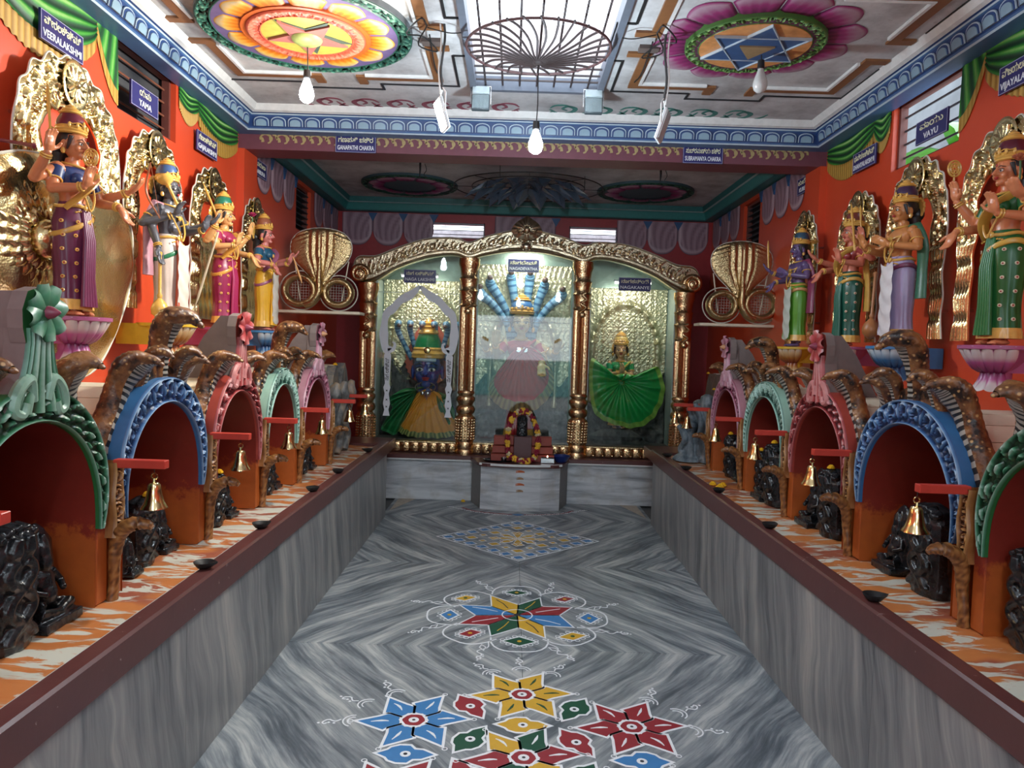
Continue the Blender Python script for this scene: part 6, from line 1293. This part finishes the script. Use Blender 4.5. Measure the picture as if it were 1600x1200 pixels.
def fan(name, c, outline, y, mats_, parent, nf=16, amp=.02, bord=.86, n=120, inner=.08, depth=.10, bord_in=0):
    """pleated cloth spread from c (x,z) out to an outline"""
    Ou = spline(outline, n); G = []; V = np.linspace(inner, 1, 18)
    for i, p in enumerate(Ou):
        u = i / (n - 1); row = []
        for v in V: q = np.array(c) + (np.array(p) - np.array(c)) * v; row.append((q[0], y - depth * math.sin(PI * min(1, v * .8)) * .6 + amp * (.3 + .7 * v) * math.sin(u * nf * 2 * PI + 1.2 * math.sin(v * 3)), q[1] + .004 * math.sin(u * nf * 2 * PI)))
        G.append(row)
    mb = MB(); mb.grid(np.array(G), m=lambda i, j: 0 if V[j] < bord else (1 + (i // 2) % (len(mats_) - 1))); return mb.build(name, mats_, parent, smooth=70)
def big_head(k, c, skin, crownc, par, tilak=True):
    """face with tall crown for the seated mask idol; k = scale, c = centre"""
    SK = paint(skin, .30, .12); b = MB(); P = lambda x, y, z: (c[0] + x * k, c[1] + y * k, c[2] + z * k)
    b.ell(P(0, .006, .012), (.043 * k, .050 * k, .050 * k), 24); b.ell(P(0, -.010, -.012), (.036 * k, .036 * k, .044 * k), 24); b.ell(P(0, -.034, -.044), (.015 * k, .013 * k, .012 * k), 14); b.tube([P(0, .01, -.04), P(0, .01, -.10)], [.030 * k, .034 * k], 16); b.ell(P(0, .012, -.125), (.088 * k, .04 * k, .04 * k), 20)
    b.tube([P(0, -.044, .012), P(0, -.053, -.003), P(0, -.060, -.011), P(0, -.045, -.017)], [.0045 * k, .006 * k, .009 * k, .005 * k], 10)
    for s in (-1, 1): b.ell(P(s * .044, .004, -.010), (.006 * k, .011 * k, .022 * k), 10); b.ell(P(s * .020, -.034, -.018), (.012 * k, .010 * k, .013 * k), 10); b.ell(P(s * .010, -.047, -.013), (.006 * k, .006 * k, .005 * k), 8)
    b.build('head', SK, par, remesh=.006, sm=3, smooth=180); fc = MB()
    for s in (-1, 1):
        fc.ell(P(s * .0175, -.0440, -.0015), (.0105 * k, .0040 * k, .0055 * k), 12, 0); fc.ell(P(s * .0175, -.0475, -.0015), (.0046 * k, .0022 * k, .0046 * k), 10, 1)
        fc.tube([P(s * .007, -.0480, .004), P(s * .0175, -.0485, .0068), P(s * .030, -.041, .002)], .0014 * k, 6, 1); fc.tube([P(s * .006, -.0490, .013), P(s * .018, -.0480, .0175), P(s * .033, -.038, .012)], [.001 * k, .0022 * k, .001 * k], 6, 1)
    fc.ell(P(0, -.0480, -.0255), (.012 * k, .0048 * k, .0034 * k), 12, 2); fc.ell(P(0, -.0480, -.0305), (.0095 * k, .0048 * k, .0034 * k), 12, 2)
    if tilak: fc.tube([P(x, -.0485 + abs(x) * .35, .027) for x in np.linspace(-.028, .028, 9)], .0052 * k, 8, 3, sq=.6)
    fc.build('painted_face', [EYEW, HAIR, LIP, paint((.50, .62, .70), .4)], par, smooth=180)
    hr = MB(); hr.ell(P(0, .014, .018), (.047 * k, .050 * k, .050 * k), 20); hr.build('black_hair', HAIR, par)
    return P
n1 = empty('mask_idol', (-.96, 7.55, .557), 0, 'blue-faced idol with tall green and gold crown in the left glass case', 'idol')
P = big_head(3.45, (0, 0, .71), (.035, .07, .26), None, n1)
cr = MB(); cr.lathe([(.150, 0), (.172, .012), (.165, .035), (.172, .05), (.150, .085), (.155, .10), (.142, .115)], 36, 0); cr.lathe([(.142, .115), (.125, .18), (.098, .25)], 36, 1, mod=lambda a, i: 1 + .02 * np.cos(12 * a))
cr.lathe([(.098, .25), (.108, .262), (.095, .29), (.070, .30), (.078, .325), (.055, .335), (.060, .36), (.030, .375), (.024, .40), (.0, .42)], 32, 0); cr.xf(Matrix.Translation((0, .0, .815))); n1_crown = cr.build('tiered_crown', [GOLDJ, paint((.01, .20, .07), .3)], n1, smooth=50).name
MB().lathe([(.0, 0), (.030, .0), (.034, .006), (.020, .012), (.022, .02), (.0, .022)], 20, Rm=rotm('X', 90), c=(0.01, -.160, .90)).build('crown_jewel', BRASS_P, bpy.data.objects[n1_crown])
hal = MB(); Pn = [(.0 + (.235 + .02 * (q % 2)) * math.cos(a) * (1 if math.sin(a) < 0 else 1 - .35 * math.sin(a)), .80 + (.42 if math.sin(a) > 0 else .26) * math.sin(a) + .0) for q, a in enumerate(np.linspace(0, 2 * PI, 61)[:-1])]; hal.prism(Pn, lambda a, b, h: (a, .10 - h, b), 0, .02); hal.build('red_halo', paint((.48, .09, .04), .45, .3), n1, smooth=0)
BS = paint((.16, .34, .50), .35, .15); BS2 = paint((.04, .13, .26), .35)
def serp(par, path, w, name='hood_serpent'):
    mb = MB(); Pp = spline(path, 34); mb.tube(Pp, np.interp(np.linspace(0, 1, 34), [0, .6, .85, 1], [w, w, w * 1.25, w * .6]), 12, mf=lambda i, j: 0 if i % 3 else 1, sq=[1, 1, 1.3, 1], up=(0, 1, 0)); d = nrm(Pp[-1] - Pp[-3]); mb.ell(Pp[-1] + d * w * .3, (w * 1.1, w * .9, w * .7), 10, 2, Rm=d_frame(d))
    for s in (-1, 1): mb.ell(Pp[-1] + np.array([s * w * .5, -w * .7, w * .3]), w * .2, 6, 1)
    return mb.build(name, [BS, BS2, paint((.10, .06, .05), .4)], par, smooth=60)
for q in range(6):
    x = (q - 2.5) * .085; s = 1 if x > 0 else -1; serp(n1, [(x * .8, .06, .80), (x * 1.25, .05, .98), (x * 1.5, .02, 1.10), (x * 1.45, -.03, 1.165), (x * 1.38, -.08, 1.15)], .026)
fan('orange_skirt', (0.02, .52), [(-.10, .46), (-.27, .12), (-.20, .03), (.0, -.01 + .02), (.22, .02), (.36, .10), (.16, .46)], -.05, [paint((.72, .30, .03), .5, .12), paint((.10, .16, .04), .5), paint((.38, .38, .12), .5)], n1, 13, .012, .84)
fan('green_shawl', (-.08, .50), [(.10, .55), (-.22, .50), (-.40, .38), (-.34, .30), (-.44, .10), (-.30, .04), (-.20, .20)], -.07, [paint((.006, .15, .04), .4, .2), paint((.04, .26, .09), .4)], n1, 7, .03, .9); fan('green_shawl', (.10, .50), [(-.02, .55), (.22, .44), (.30, .26), (.24, .16), (.12, .34)], -.06, [paint((.006, .15, .04), .4, .2), paint((.04, .26, .09), .4)], n1, 5, .02, .9)
nk = MB(); nk.tube([(.10 * math.cos(a), -.16 + .03 * math.sin(a), .53 + .05 * math.sin(a)) for a in np.linspace(0, 2 * PI, 30)[:-1]], .007, 6, cyc=True)
for s in (-1, 1): nk.ell((s * .025, -.19, .47), (.020, .008, .022), 12)
nk.build('silver_pendants', STEEL, n1)
# white cut-out arch with black lettering hung on the left glass
wt = empty('cutout_arch', (-1.02, 7.262, 0), 0, 'white cut-out arch with black lettering on the left glass pane', 'decoration'); WF = lambda a, b, h: (a, -h, b); WHT = paint((.82, .84, .88), .6, .03, 0)
for s in (-1, 1):
    X_ = lambda L: [(s * a, b) for a, b in L]; MB().strip(spline(X_([(.0, 2.085), (.09, 2.0), (.19, 1.94), (.26, 1.86), (.325, 1.80), (.345, 1.68), (.345, 1.58), (.33, 1.48), (.29, 1.44)]), 40), [.03, .085, .07, .085, .06, .09, .07, .10], WF, 0, .006).strip(spline(X_([(.30, 1.44), (.25, 1.46), (.235, 1.51), (.26, 1.53)]), 12), [.05, .03, .015], WF, 0, .006).build('arch_half', WHT, wt, smooth=0)
    MB().prism([(s * x, z) for x, z in [(.315, 1.44), (.34, 1.40), (.335, 1.25), (.325, 1.12), (.34, 1.08), (.325, 1.02), (.34, .92), (.325, .86), (.34, .80), (.27, .80), (.285, .86), (.27, .92), (.285, 1.02), (.27, 1.08), (.285, 1.12), (.275, 1.25), (.27, 1.40), (.29, 1.44)]][::-s], WF, 0, .005).build('pendant', WHT, wt, smooth=0)
    text(wt, 'ನಾಗ ಲಕ್ಷ್ಮಿ', (s * .305, -.0062, 1.26), (R(90), R(-90 * 1), 0), .05, BLACKP, 'black_lettering', width=.22)
    for z in (1.05, .96, .89): MB().prism([(s * .305 + .014 * math.cos(a) * (1 if q % 2 else .35), z + .014 * math.sin(a) * (1 if q % 2 else .35)) for q, a in enumerate(np.linspace(0, 2 * PI, 9)[:-1])], WF, .005, .007).build('small_flower_mark', BLACKP, wt, smooth=0)
# middle goddess
NAM = ((.10, -.035, .56), (.012, -.115, .595), (0, -.12, 1), (-1, 0, 0))
n2 = statue('serpent_goddess', 'pale-faced goddess in red before blue serpents, middle glass case', (-.01, 7.62, .557), 0, 1.47, (.62, .46, .20), (.42, .02, .03), (.05, .17, .40), [A(-1, (.15, -.02, .585), (.155, -.12, .67), (0, -.15, 1), (0, -1, 0)), A(1, *FRONT_DOWN), A(-1, *BACK_OUT), A(1, *BACK_OUT)], upper=(.48, .02, .04), sash=(.50, .02, .04), motif=None, hs=1.5, voxel=.0055, cat='idol')
for x1, z1, x0 in ((-.43, 1.56, -.16), (-.33, 1.66, -.11), (.22, 1.65, .11), (.40, 1.56, .16), (-.12, 1.72, -.05), (.07, 1.72, .04)): serp(n2, [(x0 * .7, .10, 1.05), (x0, .09, 1.22), ((x0 + x1) / 2, .08, (1.22 + z1) / 2), (x1, .06, z1 - .06), (x1 * 1.03, .0, z1)], .036)
fan('red_sari_spread', (.0, .98), [(-.10, .90), (-.30, .60), (-.29, .45), (-.18, .34), (.0, .30), (.18, .34), (.32, .50), (.34, .68), (.24, .88), (.10, .98)], -.13, [paint((.55, .03, .05), .45, .12), paint((.22, .13, .06), .5), paint((.36, .25, .10), .5)], n2, 14, .016, .80)
nk = MB()
for s in (-1, 1): nk.lathe([(.0, 0), (.024, 0), (.024, .006), (.0, .007)], 16, Rm=rotm('X', 90), c=(.01 + s * .034, -.155, .935))
nk.build('silver_coins', STEEL, n2)
# right goddess
n3 = statue('praying_goddess', 'goddess with folded hands and spread green sari, right glass case', (1.02, 7.60, .715), 0, .98, (.62, .36, .18), (.01, .22, .05), (.60, .40, .10), [A(-1, *NAM), A(1, *NAM)], upper=(.01, .25, .07), sash=(.42, .38, .08), hs=1.42, voxel=.005, cat='idol', turn=-4)
MB().lathe([(.30, -.155), (.24, -.12), (.26, -.08), (.16, -.01), (.0, .0)], 9, sy=.5, mod=lambda a, i: 1 + .2 * np.cos(3 * a + i)).build('rock_seat', DARK, n3, smooth=30)
fan('green_sari_spread', (.0, .49), [(.03, .57), (-.12, .57), (-.30, .715), (-.335, .58), (-.32, .36), (-.27, .17), (-.17, .09), (-.03, .045), (.14, .02), (.30, .09), (.39, .22), (.44, .40), (.41, .54), (.345, .655), (.20, .56), (.05, .57)], -.12, [paint((.005, .28, .05), .35, .15), paint((.24, .42, .06), .45), paint((.20, .36, .05), .45)], n3, 17, .018, .84, n=170)
serpM = [BS, BS2]

# ------------------------------------------------------------------ brass cobras on their shelves
def brass_cobra(x, label, mir=1):
    r = empty('brass_cobra', (x, 6.0, 1.765), 0, label, 'cobra plate'); PF = lambda a, b, h: (a * mir, -h, b)
    outl = spline([(-.045, .20), (-.10, .28), (-.20, .38), (-.245, .47), (-.235, .56), (-.17, .625), (-.06, .655), (.06, .655), (.17, .625), (.235, .56), (.245, .47), (.20, .38), (.10, .28), (.045, .20)], 90); mb = MB(); G = []
    for p in outl:
        row = []
        for t in np.linspace(0, 1, 26): c = (0, .20 + (p[1] - .20) * .75); x_, z_ = c[0] * (1 - t) + p[0] * t, c[1] * (1 - t) + p[1] * t; w_ = max(.05, .245 * min(1, (z_ - .14) / .3)); h = .012 + .030 * math.sqrt(max(0, 1 - t ** 2)) + .006 * math.sin(abs(x_) / w_ * 9 * PI) * (abs(x_) / w_ < .45) + .004 * math.sin(z_ * 180 + abs(x_) * 60) * (abs(x_) / w_ >= .45); row.append(PF(x_, z_, h))
        G.append(row)
    mb.grid(np.array(G), flip=mir > 0); mb.build('hood', COBRA_M, r, smooth=70); MB().tube([PF(a, b, .008) for a, b in outl], .0055, 6).build('pale_edge', paint((.55, .52, .45), .5), r)
    for s, R1, nm in ((-1, .165, 'coil'), (1, .150, 'coil')):
        c = (s * (R1 - .01) * 1.02 + s * .005, .155 if s < 0 else .14); T_ = np.linspace(0, 2 * PI, 71)[:-1]; lp_ = [PF(c[0] + (R1 - .045) * math.cos(a) * 1.0, c[1] + (R1 - .045) * .92 * math.sin(a), .02) for a in T_]
        mb = MB(); mb.tube(lp_, [.050 * (1 + .06 * (i % 2)) for i in range(70)], 12, sq=.5, cyc=True, up=(0, 1, 0)); 
        mb.build(nm, COBRA_M, r, smooth=70); MB().tube([PF(c[0] + R1 * 1.02 * math.cos(a), c[1] + R1 * .95 * math.sin(a), .004) for a in T_], .005, 6, cyc=True).build('pale_edge', paint((.55, .52, .45), .5), r)
        gr = MB()
        for q in range(-4, 5): u = q * .022; L = math.sqrt(max(0, .085 ** 2 - u * u)); gr.tube([PF(c[0] + u, c[1] - L, .0), PF(c[0] + u, c[1] + L, .0)], .0015, 4); gr.tube([PF(c[0] - L, c[1] + u, .0), PF(c[0] + L, c[1] + u, .0)], .0015, 4)
        gr.build('wire_mesh', paint((.45, .40, .36), .4), r)
    nkm = MB(); nkm.tube(spline([PF(0, .42, .035), PF(0, .25, .045), PF(.0, .14, .048), PF(-.05, .06, .045), PF(-.11, .035, .035)], 44), [(.045 if i > 14 else .030 + .001 * i) * (1 + .06 * (i % 2)) for i in range(44)], 12, sq=.6, up=(0, 1, 0)); nkm.build('neck', COBRA_M, r, smooth=70)
    for s in (-1, 1): MB().tube([PF(s * .16, .02, -.012), PF(s * .22, .40, -.012)], .005, 5).build('stay_rod', CREAM, r)
    return r
brass_cobra(-1.665, 'large embossed brass cobra with two coils on the left shelf'); brass_cobra(1.735, 'large embossed brass cobra with two coils on the right shelf', -1)
for s, a, b in ((-1, -2.0, -1.33), (1, 1.40, 2.0)): tag(MB().box((a, 5.93, 1.735), (b, 6.12, 1.757), ch=.002).build('wall_shelf', CREAM, smooth=0), f'thin pale shelf carrying the {"left" if s < 0 else "right"} brass cobra', 'shelf')

# ------------------------------------------------------------------ things on the altar
st = empty('stepped_stand', (.03, 6.99, .437), 0, 'brick red stepped stand behind the garlanded black idol', 'stand'); BRK = paint((.30, .05, .03), .5, .25)
for q in range(3):
    for s in (-1, 1): x = sorted((s * .085, s * (.30 - q * .012))); MB().box((x[0], -.07 + q * .035, q * .072), (x[1], .09, q * .072 + .066 + (.02 if q == 2 else 0)), ch=.004).build('step', BRK, st, smooth=0)
MB().box((-.085, -.06, 0), (.085, .08, .235), ch=.005).build('brown_pedestal', paint((.11, .045, .045), .45), st, smooth=0)
bi = naga_idol(.20, 2, None).build('shrine_idol', STONE, None, loc=(.02, 6.99, .674), rot=(0, 0, R(-90)), remesh=.0035); tag(bi, 'small black idol inside the marigold garland on the altar', 'idol')
gl = empty('flower_garland', (.02, 6.90, .44), 0, 'marigold and maroon flower garland looped round the small black idol', 'garland'); path = spline([(-.055, .075, .455), (-.10, .0, .40), (-.13, -.02, .30), (-.135, -.03, .18), (-.12, -.04, .07), (-.06, -.07, .035), (.0, -.10, .02), (.06, -.10, .022), (.12, -.05, .05), (.15, -.03, .16), (.145, -.02, .28), (.11, .0, .38), (.06, .075, .455), (0, .085, .475), (-.055, .075, .455)], 58)[:-1]
fy = MB(); [fy.ell((.013 * math.cos(a), .013 * math.sin(a), 0), (.014, .014, .011), 6) for a in np.linspace(0, 2 * PI, 6)[:-1]]; fy.ell((0, 0, .008), .012, 6); fm = [fy.mesh('flower', m_) for m_ in (paint((.78, .46, .04), .6, .2), paint((.24, .008, .03), .6, .2), paint((.62, .52, .30), .6, .2))]
for i, p in enumerate(path): o = bpy.data.objects.new('flower', fm[1 if i % 4 in (2, 3) else (0 if i % 8 else 2)]); col.objects.link(o); o.parent = gl; o.location = p; o.rotation_euler = (i * .7, i * 1.1, i * .5); o.scale = (1.25,) * 3
tr = empty('offering_tray', (-.20, 6.90, .437), 0, 'dark oval tray with a small steel cup left on the altar', 'tray'); MB().lathe([(.0, .004), (.12, .004), (.15, .018), (.153, .018), (.125, .0), (.0, .0)], 36, sy=.55).build('tray_dish', paint((.03, .03, .035), .25, .1, 0, metal=.6), tr)
tag(MB().lathe([(.018, 0), (.026, .004), (.028, .035), (.030, .037), (.025, .034), (.022, .006), (.0, .006)], 20).build('steel_cup', STEEL, loc=(-.145, 6.885, .442)), 'small steel cup standing in the dark tray', 'cup')
lb = empty('lamp_box', (.265, 6.90, .437), 0, 'square steel lamp box with a tiny glowing wick right of the garland', 'lamp'); MB().box((-.065, -.05, 0), (.065, .05, .050), ch=.004).build('steel_box', STEEL, lb, smooth=0); MB().box((-.055, -.04, .050), (.055, .04, .053)).build('dark_oil', BLACKP, lb, smooth=0); MB().lathe([(.0, 0), (.006, .004), (.004, .012), (0, .018)], 8, c=(.0, -.01, .053)).build('flame', m_emit((1, .55, .35), 12), lb)
tag(MB().lathe([(.05, 0), (.055, .004), (.082, .06), (.090, .062), (.088, .056), (.055, .008), (.0, .006)], 32).build('plastic_basin', paint((.012, .03, .16), .3, .1, 0), loc=(.40, 6.98, .437)), 'dark blue plastic basin at the right end of the altar', 'basin')
marigold('marigold', (.06, 6.80, .442), .030, 'round orange marigold lying at the altar front edge'); marigold('marigold', (-.53, 7.10, .004), .022, 'yellow flower dropped on the floor by the altar')

# ------------------------------------------------------------------ hanging foil wreath in the inner bay
wr_ = empty('hanging_wreath', (0, 6.62, 2.93), 0, 'dark blue foil wreath on a round wire frame below the inner ceiling', 'wreath')
for rr in (.66, .50): MB().tube([(rr * math.cos(a), rr * math.sin(a) * .9, 0) for a in np.linspace(0, 2 * PI, 61)[:-1]], .005, 6, cyc=True).build('wire_ring', WIRE, wr_)
for q in range(4): a = q * PI / 4; MB().tube([(-.66 * math.cos(a), -.6 * math.sin(a), 0), (.66 * math.cos(a), .6 * math.sin(a), 0)], .003, 5).build('wire_spoke', WIRE, wr_)
FOIL = paint((.11, .16, .24), .25, .3, .3, 40, metal=.4)
for ring, (rr, n_, L) in enumerate(((.44, 14, .15), (.30, 12, .13), (.15, 8, .12))):
    for q in range(n_):
        a = q * 2 * PI / n_ + ring * .2; c = np.array((rr * math.cos(a), rr * .9 * math.sin(a), 0)); d = np.array((math.cos(a), math.sin(a), 0)); t_ = np.array((-math.sin(a), math.cos(a), 0)); f = MB()
        f.add([c - t_ * L * .62, c + t_ * L * .62, c + d * L * .9 + [0, 0, -.10], c + d * .02 + [0, 0, -.05], c - d * .1 + [0, 0, .03]], [(0, 3, 2), (3, 1, 2), (0, 4, 3), (4, 1, 3)]); f.build('foil_point', FOIL, wr_, smooth=0)
for q in range(3): a = q * 2.1; MB().tube([(.5 * math.cos(a), .45 * math.sin(a), 0), (.5 * math.cos(a), .45 * math.sin(a), .12)], .003, 5).build('hanging_wire', WIRE, wr_)
for x, y in ((-.90, 6.1), (1.06, 6.05)): tag(MB().tube(spline([(0, 0, 0), (.004, 0, -.10), (.0, 0, -.17)], 8), [.010, .008, .004], 8).tube(spline([(.04, 0, -.06), (.055, 0, -.11), (.035, 0, -.15), (.06, 0, -.17)], 12), .003, 5).build('ceiling_hook', BLACKP, loc=(x, y, 3.05)), f'black hook hanging from the inner ceiling {"left" if x < 0 else "right"} of the wreath', 'hook')
# ------------------------------------------------------------------ lamps and fixtures
CORD = WIRE; COOL = (.72, .88, 1.0)
def bulb(x, y, z, ztop, label, power, lit=True):
    b = empty('hanging_bulb', (x, y, z), 0, label, 'light bulb')
    MB().tube([(0, 0, ztop - z), (.004, 0, (ztop - z) * .5), (0, 0, .10)], .003, 5).build('cord', CORD, b)
    MB().lathe([(.0, .115), (.016, .112), (.018, .075), (.014, .07)], 14).build('socket', BLACKP, b)
    MB().lathe([(.014, .07), (.016, .06), (.026, .035), (.034, .01), (.036, -.012), (.030, -.032), (.016, -.044), (.001, -.047)], 20).build('globe', m_emit((.85, .95, 1.0), 60.0) if lit else paint((.62, .62, .60), .2), b)
    if lit: lamp('bulb_light', 'POINT', (0, 0, -.065), power, COOL, .045, parent=b)
    return b
bulb(-.01, 3.72, 2.52, 2.92, 'bright bulb hanging on a black cord below the skylight basket', 36)
bulb(-1.155, 3.72, 2.735, 2.96, 'glowing bulb hanging from the left lotus medallion', 5)
bulb(1.10, 3.74, 2.86, 3.0, 'unlit white bulb under the right medallion', 0, lit=False)
def flood_dark(x, y, z, label):
    f = empty('floodlight', (x, y, z), 0, label, 'floodlight', None)
    MB().box((-.052, -.018, -.14), (.052, .012, -.045), ch=.004).build('housing', paint((.07, .09, .10), .4), f, rot=(R(-12), 0, 0))
    fr = MB(); 
    for i in range(13): fr.box((-.046 + i * .0073, -.024, -.135), (-.043 + i * .0073, -.016, -.052))
    fr.build('cooling_fins', paint((.34, .42, .44), .35), f, rot=(R(-12), 0, 0), smooth=0)
    MB().box((-.050, -.03, -.046), (.050, .014, .0), ch=.004).build('driver_box', paint((.40, .47, .49), .4), f, rot=(R(-12), 0, 0))
    MB().tube([(-.058, 0, -.09), (-.058, 0, .012), (.058, 0, .012), (.058, 0, -.09)], .004, 6).build('bracket', STEEL, f)
flood_dark(-.325, 4.40, 3.02, 'ribbed grey floodlight at the left corner of the skylight'); flood_dark(.335, 4.40, 3.02, 'ribbed grey floodlight at the right corner of the skylight')
def flood_hang(x, y, z, rz, label, lit, power):
    f = empty('floodlight', (x, y, z), rz, label, 'floodlight')
    MB().box((-.010, -.055, -.075), (.008, .055, .075), ch=.004).build('housing', paint((.75, .77, .78), .35), f, rot=(0, R(18), 0))
    MB().box((.008, -.048, -.066), (.012, .048, .066)).build('lamp_face', m_emit((1, .97, .88), 26.0) if lit else paint((.60, .66, .68), .2), f, rot=(0, R(18), 0), smooth=0)
    MB().tube([(0, -.06, 0), (0, -.062, .09), (0, .0, .13), (0, .062, .09), (0, .06, 0)], .004, 6).build('bracket', WHITE, f)
    MB().tube(spline([(0, 0, .12), (.01, 0, .22), (-.005, .0, .36), (0, 0, 3.05 - z)], 12), .006, 6).build('hanging_pipe', paint((.05, .05, .05), .5), f); MB().tube(spline([(.01, 0, .10), (.022, 0, .22), (.012, .0, .34), (.02, 0, 3.05 - z)], 12), .004, 6).build('white_cable', WHITE, f)
    if lit: lamp('flood_light', 'AREA', (.03, 0, -.004), power, (1, .93, .80), .10, rot=(0, R(-72), 0), parent=f, size_y=.12)
flood_hang(-.47, 3.62, 2.62, R(200), 'lit white floodlight hanging left of the skylight', True, 26); flood_hang(.60, 3.62, 2.60, R(-20), 'unlit white floodlight hanging right of the skylight', False, 0)
# wires looped along the ceiling around the lamp hangers
for s in (-1, 1):
    w = MB(); x = s * .55
    w.tube(spline([(x, 3.6, 3.03), (x + s * .06, 3.75, 3.0), (x - s * .02, 3.9, 3.03), (x + s * .03, 3.7, 3.02), (x + s * .10, 3.62, 3.0), (x + s * .02, 3.52, 3.03), (x, 3.6, 3.03)], 30), .004, 5); w.tube(spline([(x, 3.62, 3.03), (s * .44, 3.60, 3.0), (s * .38, 3.66, 3.03)], 12), .003, 5); w.tube(spline([(x, 3.7, 3.03), (x + s * .015, 4.1, 3.025), (x, 4.25, 3.03)], 8), .004, 5)
    tag(w.build('ceiling_wire', CORD), f'tangled black wires on the ceiling at the {"left" if s < 0 else "right"} lamp hanger', 'wire')
    MB().box((x - .05, 3.78, 3.03), (x + .05, 3.84, 3.05)).build('junction_box', paint((.12, .09, .08), .6), ceiling, smooth=0)
# wall washer, left unplaced; hanging bulbs added out of view give the fill
def wash(x, y, z, rx, rz, power, label):
    f = empty('floodlight', (x, y, z), rz, label, 'floodlight'); MB().box((-.07, -.012, -.05), (.07, .012, .05), ch=.004).build('housing', paint((.75, .77, .78), .35), f, rot=(rx, 0, 0))
    lamp('flood_light', 'AREA', (0, .02, 0), power, (1, .95, .86), .14, rot=(rx + R(90), 0, 0), parent=f, size_y=.10)
bulb(-.75, .35, 2.55, 3.05, 'added unseen fill bulb over the near end of the left ledge', 22)  # unseen bulbs added to lift the floor, ledges and statues
bulb(.75, .35, 2.55, 3.05, 'added unseen fill bulb over the near end of the right ledge', 16)
bulb(.0, -1.6, 2.55, 3.05, 'added unseen fill bulb by the entrance', 20)
